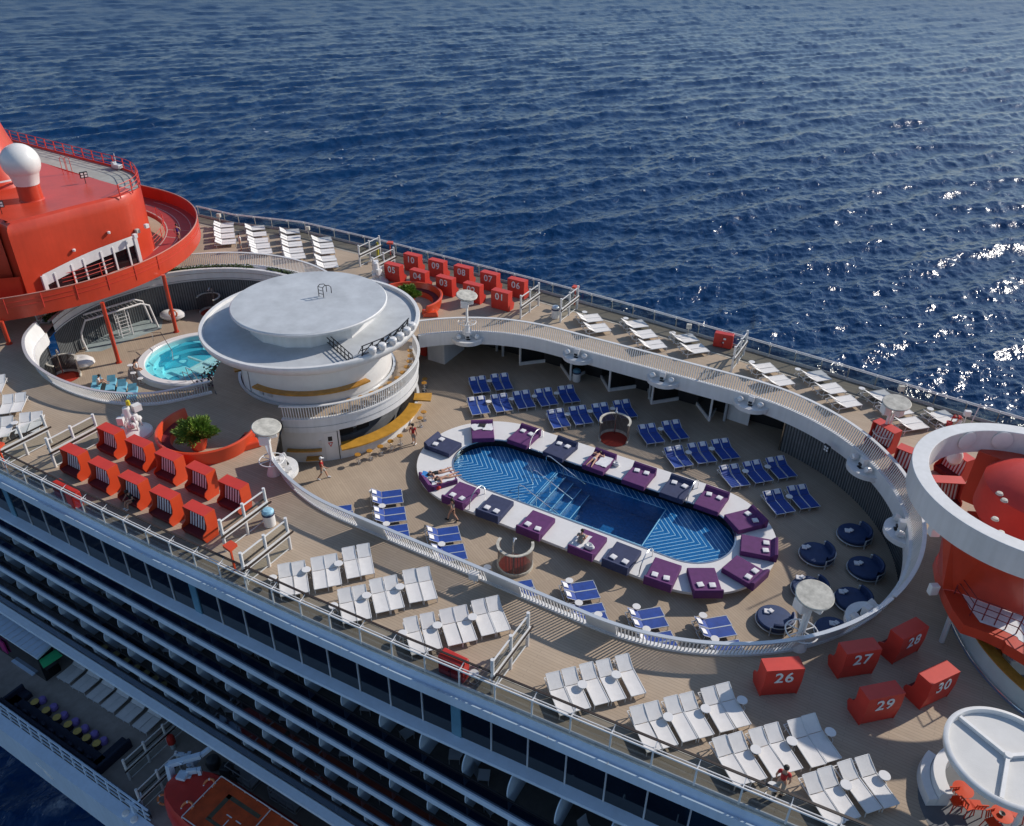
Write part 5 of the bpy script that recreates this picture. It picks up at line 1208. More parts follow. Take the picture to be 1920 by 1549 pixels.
def sg(c, pts, z=0.33, wd=1.33, rz=R45):
    """Foot-edge middle from the right-hand corner only."""
    u = Vector((math.cos(rz), math.sin(rz), 0)); return [c(x, y, z) - u * wd / 2 for x, y in pts]
rows = [('row nearest the orange rescue post', sg(S1, ((342, 578), (553, 530), (762, 460)))),
        ('row second from the rescue post', sg(S1, ((742, 745), (955, 678), (1165, 620)))),
        ('row beside the near red locker', sg(S1, ((1195, 943), (1418, 888), (1635, 825)))),
        ('row right of the near windscreen fence', sg(S2, ((468, 543), (710, 473)))),
        ('row facing cabana 26', sg(S2, ((1073, 795), (1320, 722), (1575, 655)))),
        ('row behind the person in red', sg(S2, ((1685, 1025),)) + sg(S3, ((378, 1155), (637, 1088)))),
        ('last row towards the round shade canopy', sg(S3, ((770, 1482), (1025, 1395))))]
for nm, ps in rows:
    for i, p in enumerate(ps): pair(LW, p, R45, 'white lounger, %s of the ' + ORD[i] + ' pair, ' + nm)
p = S2(804, 450, .33); put(LW, (p.x, p.y, 0), R45, 'single white lounger ending the row right of the near windscreen fence')
Z2 = crop(0, 560, 4)
pair(LW, mid(Z2, (108, 1015), (290, 990), .33), R45, 'white lounger, %s of the pair nearest the left windscreen fence')
pair(LW, sg(Z2, ((62, 1030),))[0], R45, 'white lounger, %s of the pair beside the left-edge side table')
pair(LW, mid(Z2, (-5, 860), (145, 850), .33), R45, 'white lounger, %s of the upper pair at the left edge')
pair(LW, sg(Z2, ((5, 700),))[0], R45, 'white lounger, %s of the pair cut by the left edge')
# far side: pairs facing the sea rail
RF = math.radians(136.7)
F5 = crop(350, 370, 2.954)
uF = Vector((math.cos(RF), math.sin(RF), 0))
stacks = [('stack nearest the red track', ((262, 150), (267, 180), (270, 210), (277, 243))), ('second stack from the red track', ((435, 165), (445, 200), (455, 235), (465, 265), (475, 297))),
          ('third stack from the red track', ((628, 185), (635, 222), (643, 255), (650, 290), (660, 322))), ('stack beside the far windscreen', ((805, 230), (815, 262), (822, 295), (830, 335), (842, 370)))]
for nm, ps in stacks:
    for i, (x, y) in enumerate(ps):
        p = F5(x, y, .33) - uF * 0.0; pair(LW, p + Vector((-.05, -.05, 0)), RF, 'white lounger, %s of ' + ORD[i] + ' pair from the sea, ' + nm, pitch=.68)
F7b = crop(1200, 560, 2.6667)
far = [('far group by the grey bin', F6, (((1280, 240), (1318, 290)), ((1332, 307), (1370, 355)))), ('far trio right of the grey bin', F6, (((1580, 280), (1620, 328)), ((1640, 347), (1680, 395)), ((1705, 410), (1740, 470)))),
       ('far group left of the red locker', F7b, (((265, 170), (290, 213)), ((315, 223), (343, 265)))), ('far group right of the red locker', F7b, (((655, 320), (693, 362)), ((730, 380), (765, 425)))),
       ('far trio beyond the bend', F7b, (((918, 357), (947, 402)), ((990, 418), (1022, 467)), ((1065, 482), (1100, 530)))), ('far group by the right lamp mast', F7b, (((1240, 455), (1270, 500)), ((1320, 520), (1350, 570)), ((1395, 590), (1430, 642)))),
       ('far group with the cleaner', F7b, (((1545, 560), (1580, 605)), ((1630, 632), (1660, 680))))]
for nm, c, ps in far:
    for i, (a, b_) in enumerate(ps): pair(LW, mid(c, a, b_, .33), RF, 'white lounger, %s of ' + ORD[i] + ' pair from the rail, ' + nm)
# blue, far side of the pool
RB = math.radians(44.8); zb_ = ZP + 0.33
c8, c2_, c4_, c5_ = crop(860, 680, 8), crop(1020, 700, 8), crop(1180, 760, 8.727), crop(1320, 820, 8)
blue = [('back row near the round bar', c8, ((220, 465, 487, 430), (555, 418, 820, 385))), ('long row nearest the bar', c8, ((197, 785, 470, 750), (553, 742, 828, 708), (888, 690, 1165, 660), (1232, 645, 1500, 622), (1570, 605, 1838, 572))),
        ('row behind the far shower', c2_, ((133, 822, 413, 787), (475, 775, 750, 740), (810, 725, 1085, 692), (1145, 678, 1420, 640))), ('short row right of the far shower', c4_, ((288, 628, 592, 590), (680, 570, 985, 530))),
        ('row behind the far navy daybed', c4_, ((740, 1020, 1055, 972), (1130, 952, 1440, 910), (1515, 888, 1825, 850))), ('row behind the last far purple daybed', c5_, ((405, 750, 700, 705), (765, 688, 1052, 645), (1128, 622, 1408, 580))), ('row nearest the round daybeds', c5_, ((1080, 1157, 1385, 1105), (1455, 1080, 1745, 1030)))]
for nm, c, ps in blue:
    for i, (x0, y0, x1, y1) in enumerate(ps): pair(LB, mid(c, (x0, y0), (x1, y1), zb_), RB, 'blue lounger, %s of the ' + ORD[i] + ' pair, ' + nm, z=ZP)
# blue, near side: heads towards the near parapet
RN = math.radians(133)
nb = [('group behind the running woman', crop(620, 900, 6.857), ((905, 122, 925, 195), (920, 210, 937, 283), (945, 343, 965, 420), (960, 432, 980, 515), (985, 570, 1003, 645), (1003, 660, 1020, 735))),
      ('pair half hidden by the near parapet', crop(620, 900, 6.857), ((265, 322, 280, 395), (283, 405, 298, 470))),
      ('group in front of the walking woman', crop(620, 900, 6.857), ((1635, 595, 1655, 675), (1662, 690, 1680, 770), (1705, 825, 1730, 905), (1735, 925, 1760, 1005))),
      ('pair right of the near shower', crop(900, 1000, 6.857), ((665, 605, 697, 690), (705, 705, 735, 785))),
      ('group near the seated man', crop(900, 1000, 6.857), ((1465, 615, 1493, 700), (1510, 730, 1540, 815), (1575, 905, 1610, 995), (1612, 1015, 1645, 1100))),
      ('group below the corner daybeds', crop(1140, 1080, 6.857), ((680, 405, 718, 505), (725, 530, 780, 635), (812, 715, 860, 815), (870, 830, 915, 930))),
      ('last group before the round daybeds', crop(1140, 1080, 6.857), ((1535, 515, 1580, 620), (1595, 645, 1650, 745), (1690, 830, 1740, 930), (1755, 945, 1800, 1040)))]
for nm, c, ps in nb:
    for i, (x0, y0, x1, y1) in enumerate(ps):
        p = mid(c, (x0, y0), (x1, y1), zb_); put(LB, (p.x, p.y, ZP), RN, 'blue lounger, ' + ORD[i] + ' from the pool, ' + nm)
# promenade loungers
pr = [mid(W4, (405, 515), (470, 558), PZ + .33), mid(W4, (500, 578), (573, 625), PZ + .33), mid(W2, (60, 400), (150, 460), PZ + .33), mid(W2, (190, 485), (280, 545), PZ + .33), mid(W2, (325, 580), (420, 637), PZ + .33), mid(W2, (470, 660), (570, 730), PZ + .33)]
dv = pr[-1] - pr[0]; RP = math.radians(3)
for i, p in enumerate(pr): pair(LW, p, RP, 'white lounger on the promenade, %s of the ' + ORD[i] + ' pair from the kiosk', z=PZ, pitch=.62)
# ---------------------------------------------------------------- side tables
def table_proto():
    t = thing('side_table', 'x', 'side table', (0, 0, 0), 0, 'small round side tables')
    b = MB(); b.lathe([(0.001, 0.485), (0.215, 0.485), (0.225, 0.5), (0.215, 0.515), (0.001, 0.515)], 22); b.build('top', M['white2'], t)
    b = MB()
    for k in range(3):
        a = k * 2.094; b.tube([(0.17 * math.cos(a), 0.17 * math.sin(a), 0.48), (0.1 * math.cos(a), 0.1 * math.sin(a), 0.25), (0.19 * math.cos(a), 0.19 * math.sin(a), 0.02)], 0.013, 5)
    b.tube([(0.19 * math.cos(i * PI / 8), 0.19 * math.sin(i * PI / 8), 0.02) for i in range(16)], 0.013, 5, True); b.build('wire_base', M['white2'], t)
    return t
TP = table_proto(); used[id(TP)] = False
tabs = [(c8, ZP, 'in the blue rows nearest the bar', ((460, 270), (448, 580), (790, 540), (1135, 500), (1468, 455))), (c2_, ZP, 'in the blue row behind the far shower', ((352, 610), (690, 565), (1030, 525), (1748, 830))),
        (c4_, ZP, 'in the blue row behind the far navy daybed', ((970, 765), (1350, 705))), (c5_, ZP, 'in the blue rows nearest the round daybeds', ((622, 503), (957, 437), (1280, 885))),
        (crop(620, 900, 6.857), ZP, 'among the near blue loungers left of the shower', ((660, 330), (715, 560), (535, 140), (1425, 820))), (crop(900, 1000, 6.857), ZP, 'among the near blue loungers right of the shower', ((1148, 605), (1270, 890), (1520, 1040), (95, 435))),
        (crop(1140, 1080, 6.857), ZP, 'among the last near blue loungers', ((367, 390), (495, 680), (1222, 503), (1375, 805))),
        (S1, 0, 'among the near white loungers left of the windscreen', ((105, 490), (322, 437), (530, 398), (497, 670), (710, 603), (925, 547), (942, 847), (1165, 795), (1392, 742), (1400, 1105))),
        (S2, 0, 'among the white loungers facing cabana 26', ((415, 380), (648, 312), (1008, 605), (1268, 548), (1520, 488), (1615, 830), (1865, 772))), (S3, 0, 'among the last white loungers by the canopy', ((568, 910), (675, 1268), (935, 1205), (180, 1280))),
        (F6, 0, 'among the far white loungers by the bin', ((1195, 230), (1470, 272), (1785, 368))), (F7b, 0, 'among the far white loungers right of the locker', ((160, 170), (560, 315), (790, 352), (1110, 448), (1452, 550))),
        (Z2, 0, 'at the left edge beside the loungers', ((108, 930),))]
for c, z, nm, ps in tabs:
    for i, (x, y) in enumerate(ps):
        p = c(x, y, z + 0.51); put(TP, (p.x, p.y, z), i * 0.9, 'small round white side table, ' + ORD[i] + ' ' + nm)
# ---------------------------------------------------------------- hooded cabanas
def cabana(label, loc, rz, number=None, group=None, stripes='stripefab', w=1.66, z0=0.0):
    """Local frame: x along the back, y towards the open front, origin below the middle of the back edge."""
    t = thing('hooded_cabana', label, 'cabana', loc, rz, group)
    prof = [(0.08, 0.0), (0.90, 0.0), (1.06, 0.38), (1.0, 0.58), (0.76, 0.72), (0.68, 0.98), (0.70, 1.66), (0.0, 1.68), (-0.02, 0.9)]
    for s, nm in ((-1, 'side_panel'), (1, 'side_panel')):
        x = s * (w / 2 - .025); n = len(prof); b = MB()
        vs = [(x - .025, y, z) for y, z in prof] + [(x + .025, y, z) for y, z in prof]
        cx = tessellate_polygon([[Vector((y, z, 0)) for y, z in prof]])
        b.add(vs, [tuple(q) for q in cx] + [tuple(i + n for i in q) for q in cx] + [(i, (i + 1) % n, (i + 1) % n + n, i + n) for i in range(n)])
        b.build(nm, M['orange'] if stripes == 'stripefab' and group and 'near' in group else M['redbox'], t)
    red = M['redbox']; k = w / 2 - .052
    b = MB(); b.add([(-k, 0.0, 1.68), (k, 0.0, 1.68), (k, .70, 1.66), (-k, .70, 1.66), (-k, 0, 1.62), (k, 0, 1.62), (k, .68, 1.6), (-k, .68, 1.6)], [(0, 1, 2, 3), (7, 6, 5, 4), (3, 2, 6, 7), (1, 0, 4, 5)]); b.build('roof', red, t)
    b = MB(); b.add([(-k, .0, 1.66), (k, 0, 1.66), (k, -.02, .9), (-k, -.02, .9), (k, .1, .02), (-k, .1, .02)], [(1, 0, 3, 2), (2, 3, 5, 4)]); b.build('back_panel', red, t)
    b = MB(); b.add([(-k, .12, .02), (k, .12, .02), (k, .9, .02), (-k, .9, .02), (-k, .12, .40), (k, .12, .40), (k, 1.03, .42), (-k, 1.03, .42)], [(0, 1, 2, 3), (4, 5, 6, 7), (3, 2, 6, 7)]); b.build('seat_cushion', M['redfab'], t)
    b = MB(); b.add([(-k * .9, .56, .45), (k * .9, .56, .45), (k * .9, .32, 1.45), (-k * .9, .32, 1.45)], [(0, 1, 2, 3)]); b.build('striped_back', M[stripes], t)
    if number:
        cu = bpy.data.curves.new('number', 'FONT'); cu.body = number; cu.size = 0.8; cu.align_x = 'CENTER'; cu.align_y = 'CENTER'; cu.offset = 0.012; cu.extrude = 0.006; cu.space_character = 1.12
        o_ = bpy.data.objects.new('number', cu); col.objects.link(o_); me = bpy.data.meshes.new_from_object(o_.evaluated_get(bpy.context.evaluated_depsgraph_get())); bpy.data.objects.remove(o_)
        o = bpy.data.objects.new('number', me); col.objects.link(o); o.parent = t; me.materials.clear(); me.materials.append(M['whitecloth'])
        o.location = (0, -0.035, 1.2); o.rotation_euler = (PI / 2 - 0.026, 0, 0)
    return t
GN, GF, GR, GX = 'cabanas on the near deck edge', 'numbered cabanas by the far rail', 'numbered cabanas on the right', 'cabanas behind the ring canopy'
for j, y0 in enumerate((19.83, 22.37)):
    for i in range(5):
        x = -41.9 + 2.6 * i + 0.83 + (0.0 if j == 0 else -0.12)
        cabana('red hooded cabana with striped back, ' + ORD[i] + (' in the front row at the near rail' if j == 0 else ' in the back row towards the orange planter'), (x, y0 + 0.92, 0), PI, None, GN)
for i, (n1, n2) in enumerate(zip(('10', '09', '08', '07', '06'), ('05', '04', '03', '02', '01'))):
    cabana('red hooded cabana numbered %s, back row at the far rail' % n1, (-43.75 + 2.79 * i + 0.83, 55.8, 0), 0, n1, GF)
    cabana('red hooded cabana numbered %s, front row by the far planter' % n2, (-43.75 + 2.81 * i + 0.83, 52.95, 0), 0, n2, GF)
S3b = crop(1400, 1120, 3.6115)
for nb_, a, b_, ang in (('26', (138, 503), (398, 485), 35.5), ('27', (685, 385), (915, 355), 41), ('28', (1070, 300), (1230, 190), 58), ('29', (830, 700), (1080, 650), 43), ('30', (1255, 605), (1450, 495), 55)):
    p = (S3b(*a, 1.67) + S3b(*b_, 1.67)) / 2
    cabana('red hooded cabana numbered %s standing askew by the big parapet' % nb_, (p.x, p.y, 0), math.radians(ang), nb_, GR)
L5 = crop(1640, 720, 6.857)
for lab, (x, y), rz in (('red striped cabana behind the right lamp mast', (215, 520), 2.6), ('red striped cabana left of the ring canopy', (520, 830), 2.9), ('red striped cabana seen through the ring canopy, upper one', (1150, 870), 2.5), ('red striped cabana seen through the ring canopy, lower one', (920, 1180), 3.6)):
    p = L5(x, y, 1.66); cabana(lab, (p.x, p.y, 0), rz, None, GX, 'stripered')
# ---------------------------------------------------------------- daybeds on the pool surround
def bed(label, loc, rz, m, towels=True, tl=''):
    """x across, y towards the headboard; origin middle of the foot edge."""
    t = thing('daybed', label, 'daybed', loc, rz, 'daybeds round the big pool'); w, L = 0.79, 1.95
    b = MB(); b.box((0, L / 2, 0.19), (2 * w, L, 0.36)); b.build('mattress', m, t, bevel=0.05, segs=3)
    b = MB(); b.sheet([[(-w, L - .28, .30), (0, L - .28, .30), (w, L - .28, .30)], [(-w, L - .05, .56), (0, L - .05, .56), (w, L - .05, .56)], [(-w, L + .1, .62), (0, L + .1, .62), (w, L + .1, .62)], [(-w, L + .14, .5), (0, L + .14, .5), (w, L + .14, .5)], [(-w, L + .12, .02), (0, L + .12, .02), (w, L + .12, .02)], [(-w, L - .28, .02), (0, L - .28, .02), (w, L - .28, .02)]], smooth=False)
    side = [(L - .28, .30), (L - .05, .56), (L + .1, .62), (L + .14, .5), (L + .12, .02), (L - .28, .02)]
    for x in (-w, w): b.add([(x, y, z) for y, z in side], [tuple(range(6)) if x < 0 else tuple(range(6))[::-1]])
    b.build('headboard', m, t, bevel=0.03)
    if towels:
        M4 = Matrix.Rotation(rz, 4, 'Z')
        for s, nm in ((-1, 'left'), (1, 'right')):
            q = MB(); hx = .17; q.sheet([[(x, y, .0 + .035 * (1 - (x / .2) ** 2) * (1 - (y / .2) ** 2)) for x in (-hx, -.08, .08, hx)] for y in (-hx, -.08, .08, hx)], thick=.07)
            o = q.build('folded_towel', M['towel']); off = M4 @ Vector((s * .35 + rr.uniform(-.03, .03), L - .52 + rr.uniform(-.04, .04), .45))
            o.location = (loc[0] + off.x, loc[1] + off.y, loc[2] + off.z); o.rotation_euler = (0, 0, rz + rr.uniform(-.25, .25))
            tag(o, 'folded white towel, %s one, %s' % (nm, label), 'towel', 'folded towels on the daybeds')
    return t
zt2 = ZPL + 0.37
def bedfrom(label, c, a, b_, m, flip=False, towels=True):
    """a, b: ends of the foot edge (pool side) in the picture, left to right as seen from the foot."""
    p, q = c(*a, zt2), c(*b_, zt2); mdl = (p + q) / 2
    if mdl.x < PC0[0]: ctr = PC0
    elif mdl.x > PC1[0]: ctr = PC1
    else: ctr = (mdl.x, CN)
    rad = Vector((mdl.x - ctr[0], mdl.y - ctr[1])); rz = math.atan2(rad.y, rad.x) - PI / 2
    d = q - p; r2 = math.atan2(d.y, d.x)
    if math.cos(r2 - rz) < 0: r2 += PI
    dr_ = (r2 - rz + PI) % (2 * PI) - PI; rz += max(-.25, min(.25, dr_))
    return bed(label, (mdl.x, mdl.y, ZPL + 0.004), rz, m, towels), mdl, rz
PU, NV = M['purple'], M['navy']
A5 = crop(960, 860, 6.857); B5 = crop(820, 800, 6.857)
bedfrom('purple daybed by the left hoop rail, near side', B5, (285, 700), (555, 800), PU)
bedfrom('navy daybed behind the walking woman', B5, (700, 860), (990, 960), NV)
bedfrom('purple daybed left of the seated man', A5, (262, 652), (570, 770), PU)
bman, bm_m, bm_r = bedfrom('purple daybed where the seated man sits', A5, (915, 892), (1235, 1015), PU, towels=False)
bedfrom('navy daybed right of the seated man', A5, (1340, 1055), (1680, 1185), NV)
bedfrom('purple daybed right of the near navy one', A6, (180, 1055), (515, 1165), PU)
bedfrom('purple daybed at the near right corner', A6, (565, 1188), (905, 1188), PU)
bedfrom('purple daybed at the lower right bend', A6, (985, 1195), (1175, 1030), PU)
bedfrom('purple daybed at the right-hand end', A6, (1212, 1000), (1228, 770), PU)
bedfrom('purple daybed at the upper right bend, half shaded', A6, (1192, 738), (1018, 548), PU)
bedfrom('purple daybed before the bend, far side', A6, (948, 525), (648, 415), PU)
bedfrom('navy daybed by the right hoop rail, far side', A6, (525, 380), (225, 275), NV)
bedfrom('purple daybed right of the sleeping sunbather', A5, (1700, 370), (1405, 265), PU)
bslp, bs_m, bs_r = bedfrom('purple daybed with the sleeping sunbather', A5, (1170, 175), (895, 75), PU, towels=False)
bedfrom('navy daybed left of the sleeping sunbather', B5, (1610, 420), (1347, 315), NV)
bedfrom('purple daybed by the left hoop rail, far side', B5, (1150, 250), (887, 158), PU)
bmes, bme_m, bme_r = bedfrom('purple daybed strewn with towels', B5, (740, 145), (440, 155), PU, towels=False)
bedfrom('navy daybed at the upper left bend', B5, (150, 350), (315, 210), NV)
bsun, bsu_m, bsu_r = bedfrom('purple daybed with two sunbathers', B5, (165, 550), (235, 640), PU, towels=False)
# round daybeds
def roundbed(label, p, rz):
    t = thing('round_daybed', label, 'round daybed', (p.x, p.y, ZP), rz, 'round navy daybeds')
    b = MB(); b.lathe([(0.86, .22), (.93, .25), (.95, .38), (.9, .44), (0.5, .46), (.001, .46)], 40); b.build('cushion', M['navyround'], t)
    b = MB(); b.lathe([(.82, .44), (.84, .78), (.9, .84), (.98, .8), (.99, .3), (.97, .25)], 24, a0=0.15, a1=2.15); b.build('backrest', M['navyround'], t)
    b = MB(); b.tube([(.98 * math.cos(i * PI / 20), .98 * math.sin(i * PI / 20), .2) for i in range(40)], .03, 6, True); b.tube([(1.02 * math.cos(.05 + i * .14), 1.02 * math.sin(.05 + i * .14), .62) for i in range(17)], .03, 6)
    for a in (.05, .8, 1.5, 2.25): b.bar((1.02 * math.cos(a), 1.02 * math.sin(a), 0), (1.02 * math.cos(a), 1.02 * math.sin(a), .62), .06)
    b.build('frame', M['alu'], t)
    for a in (3.2, 4.2, 5.3): q = MB(); q.bar((.93 * math.cos(a), .93 * math.sin(a), 0), (.93 * math.cos(a), .93 * math.sin(a), .2), .05); q.build('leg', M['alu'], t)
D5 = crop(1480, 960, 6.455)
for lab, p, rz, tw in (('round navy daybed nearest the slatted wall', D5(790, 250, ZP + .45), -.8, (720, 230)), ('round navy daybed closest to the blue loungers', D5(335, 485, ZP + .45), -.9, (200, 430)), ('round navy daybed right, in the wall shadow', D5(925, 660, ZP + .45), -.8, (835, 625)),
                       ('round navy daybed behind the near right lamp mast', D5(250, 905, ZP + .45), -.9, (130, 800)), ('round navy daybed under the white speaker shelf', D5(775, 1045, ZP + .45), -.8, (650, 970)), ('sunlit round navy daybed beside the lamp mast', crop(1380, 1040, 7.744)(570, 905, ZP + .45), -1.6, (-80, 1270)), ('round navy daybed cut off by the near parapet', D5(545, 1420, ZP + .45), -1.2, (540, 1355))):
    roundbed(lab, p, rz)
    q = D5(*tw, ZP + .5) if tw[0] > 0 else crop(1380, 1040, 7.744)(470, 830, ZP + .5)
    b = MB(); b.box((-.08, 0, .04), (.3, .34, .09), .3); b.box((.1, .1, .1), (.26, .26, .08), -.4); o = b.build('rolled_towel', M['towel'], bevel=.03); o.location = (q.x, q.y, ZP + .455); tag(o, 'white towel lying on the ' + lab, 'towel', 'towels on the round daybeds')
# ---------------------------------------------------------------- lamp masts
def mast(label, p, rz, z=0.0, h=3.2):
    t = thing('lamp_mast', label, 'lamp mast', (p.x, p.y, z), rz, 'white disc lamp masts')
    b = MB(); b.lathe([(.42, 0), (.36, .25), (.2, .6), (.16, .9)], 14)
    b.tube([(.1, 0, .6), (.12, 0, 1.6), (.18, 0, 2.5), (0.55, 0, 3.05)], .085, 8); b.tube([(-.1, 0, .6), (-.1, 0, 1.6), (-.08, 0, 2.9)], .085, 8); b.build('pole', M['white2'], t)
    b = MB(); b.tube([(.72 * math.cos(i * PI / 12), .72 * math.sin(i * PI / 12), 1.0) for i in range(24)], .035, 6, True)
    for k in range(6): a = k * PI / 3; b.bar((0, 0, 1.0), (.72 * math.cos(a), .72 * math.sin(a), 1.0), .04)
    b.build('ring', M['white2'], t)
    b = MB(); b.lathe([(0.001, 0.05), (.80, 0.05), (.84, 0.02), (.82, -.05), (.5, -.12)], 40); o = b.build('disc', M['cream'], t); o.location = (.15, 0, h); o.rotation_euler = (0.12, -0.10, 0)
    b = MB(); b.box((-.35, .1, h - .5), (.5, .6, .6)); b.box((.35, -.25, h - .55), (.45, .4, .5), .4); b.build('loudspeaker', M['white2'], t, bevel=.06)
    return t
mast('white disc-topped lamp mast at the near end of the bar', at(514, 888), 2.2)
mast('white disc-topped lamp mast beside cabana 26', at(1495, 1212), .9)
mast('white disc-topped lamp mast by the far red striped cabana', at(1652, 836), .6)
mast('white disc-topped lamp mast in front of the far numbered cabanas', at(876, 625), 2.0)
# speaker shelves along the inner curb
def shelf(label, ang, ctr, z=-.35, r=12.42):
    x, y = ctr[0] + r * math.cos(ang), ctr[1] + r * math.sin(ang)
    t = thing('speaker_shelf', label, 'speaker shelf', (x, y, z), ang + PI, 'speaker shelves on the pool opening')
    b = MB(); P = [(0.0, -1.25)] + [(1.15 * math.sin(a), -1.25 * math.cos(a)) for a in np.linspace(0.15, PI - .15, 16)] + [(0.0, 1.25)]; b.prism(P, -.32, 0.0); b.build('shelf', M['white'], t, bevel=.02)
    for yy in (-.72, .72):
        b = MB(); b.lathe([(0.001, -.2), (.16, -.19), (.2, 0), (.18, .18), (.001, .2)], 16); o = b.build('loudspeaker', M['white2'], t); o.location = (.45, yy, .25); o.rotation_euler = (0, PI / 2.6, 0)
        b = MB(); b.lathe([(.001, .0), (.13, .0), (.15, -.01)], 14); o2 = b.build('speaker_cone', M['alu'], t); o2.location = (.63, yy, .33); o2.rotation_euler = (0, PI / 2.6, 0)
    b = MB(); b.box((.3, 0, .32), (.38, .4, .62)); b.build('light_box', M['white2'], t, bevel=.04)
    b = MB(); b.box((.52, 0, .2), (.1, .24, .14)); b.box((.55, .05, .02), (.2, .3, .06)); b.build('lens', M['dark'], t)
for lab, (x, y) in (('nearest the round bar, far side', (877, 645)), ('over the blue bin, far side', (1082, 667)), ('third from the bar, far side', (1240, 714)), ('fourth from the bar, far side', (1402, 764)), ('on the far bend', (1614, 875)), ('above the round daybeds', (1684, 992)), ('with two drums by the near right bend', (1628, 1158)), ('at the near end of the bar', (556, 868))):
    p = at(x, y, -.35); ctr = (-25, CN) if p.x < -25 else ((-10, CN) if p.x > -10 else (p.x, CN))
    shelf('white half-round speaker shelf ' + lab, math.atan2(p.y - ctr[1], p.x - ctr[0]), ctr)
# ---------------------------------------------------------------- planters
def planter(label, c, r, a0, a1, pot, fr, lip):
    t = thing('curved_planter_sofa', label, 'sofa', (c[0], c[1], 0))
    b = MB(); pts_ = [(r * math.cos(math.radians(a0 + (a1 - a0) * i / 48)), r * math.sin(math.radians(a0 + (a1 - a0) * i / 48))) for i in range(49)]
    b.sweep(pts_, [(0.0, 0.0), (-.22, 1.0), (-.14, 1.05), (-.02, 1.02), (.14, 0.5), (.62, .46), (.66, 0.0)][::-1]); b.build('shell', M['orange'], t)
    b = MB(); b.sweep(pts_[2:-2], [(.12, .47), (.58, .47), (.6, .54), (.14, .56)][::-1]); b.build('seat_pad', M['redfab'], t)
    b = MB(); p = pts_[lip]; b.box((p[0], p[1], .2), (1.3, .8, .4), math.atan2(p[1], p[0]) + .8, taper=.8); b.build('foot', M['orange'], t, bevel=.08)
    pt = thing('potted_plant', 'bushy green grass-like plant in an orange pot inside ' + label.split(',')[0], 'plant', (c[0] + pot[0], c[1] + pot[1], 0))
    b = MB(); b.lathe([(.42, 0), (.5, .3), (.66, .95), (.7, 1.0), (.6, 1.0), (.5, .9), (0.001, .9)], 24); b.build('pot', M['orange'], pt)
    R_ = random.Random(int(c[0] * 10)); b = MB()
    for i in range(9000):
        th = R_.uniform(0, 2 * PI); el = R_.uniform(-.35, 1.5) ; q = R_.random() ** .35
        d = Vector((math.cos(th) * math.cos(el), math.sin(th) * math.cos(el), math.sin(el) * .62))
        lump = .82 + .2 * math.sin(th * 3 + el * 4) + .12 * math.sin(th * 7 - el * 5)
        e = Vector((0, 0, 1.18)) + d * fr * q * lump; L_ = R_.uniform(.16, .34)
        tip = e + (d + Vector((R_.uniform(-.5, .5), R_.uniform(-.5, .5), R_.uniform(-.1, .7)))).normalized() * L_
        sd_ = d.cross(Vector((R_.uniform(-1, 1), R_.uniform(-1, 1), .5))).normalized() * .03
        m_ = (e + tip) / 2; b.add([e - sd_ * .6, m_ - sd_, tip, m_ + sd_, e + sd_ * .6], [(0, 1, 2, 3, 4)], 0 if R_.random() < .7 else 1)
    b.build('leaves', [M['green'], M['leaf2']], pt)
M['leaf2'] = mat('leaf_yellow_green', (0.26, 0.36, 0.05), 0.6, var=.4, scale=7)
q = at(366, 806, 1.35); planter('big orange curved sofa shell, near side beside the cabanas', (-37.3, 26.75), 2.85, 165, 395, (q.x + 37.3, q.y - 26.75), 1.2, 44)
q = at(764, 548, 1.35); planter('orange curved sofa shell, far side by the numbered cabanas', (-38.7, 49.6), 2.75, -20, 190, (q.x + 38.7, q.y - 49.6), 1.0, 2)
# white sculpture groups of lamps and loudspeakers
def cluster(label, p, sd_, yellow=False, k=1.0):
    t = thing('white_sculpture', label, 'sculpture', (p.x, p.y, 0), sd_); R_ = random.Random(sd_)
    b = MB(); b.lathe([(1.15 * k, 0), (1.1 * k, .16), (.8 * k, .3), (.5 * k, .5), (0.001, .6)], 24); b.build('plinth', M['white2'], t)
    b = MB()
    for i in range(9):
        a = i * .7; r = R_.uniform(.2, .75) * k; z = .4 + R_.random() * .9; s = R_.uniform(.16, .3) * k
        b.lathe([(0.001, -s), (s * .8, -s * .7), (s, 0), (s * .75, s * .7), (0.001, s)], 12, (r * math.cos(a), r * math.sin(a), z), sx=R_.uniform(.7, 1.4))
    b.lathe([(.001, 2.0), (.22, 1.9), (.3, 1.3), (.2, .5)], 12, (-.1, .1, 0)); b.box((.5 * k, .2, 1.7), (.5, .42, .42), .4); b.box((-.55 * k, -.2, 1.2), (.4, .3, .5), -.5); b.build('drums', M['white2'], t)
    b = MB()
    for i in range(5): a = i * 1.3; b.tube([(.6 * k * math.cos(a), .6 * k * math.sin(a), .2), (.5 * k * math.cos(a), .5 * k * math.sin(a), 1.0), (.3 * k * math.cos(a + .3), .3 * k * math.sin(a + .3), 1.3)], .05, 6)
    b.build('tubes', M['white2'], t)
    if yellow: b = MB(); b.lathe([(.001, .25), (.12, .2), (.14, -.1), (.001, -.2)], 10, (.1, .1, 2.15)); b.build('yellow_lamp', M['yellowpaint'], t)
cluster('white heap-like sculpture of drums with a yellow lamp by the orange sofa', Z2(1010, 1010, 0), 1, True)
cluster('white heap-like sculpture behind the bar roof by the far windscreen', at(710, 530, 0), 2, k=.8)
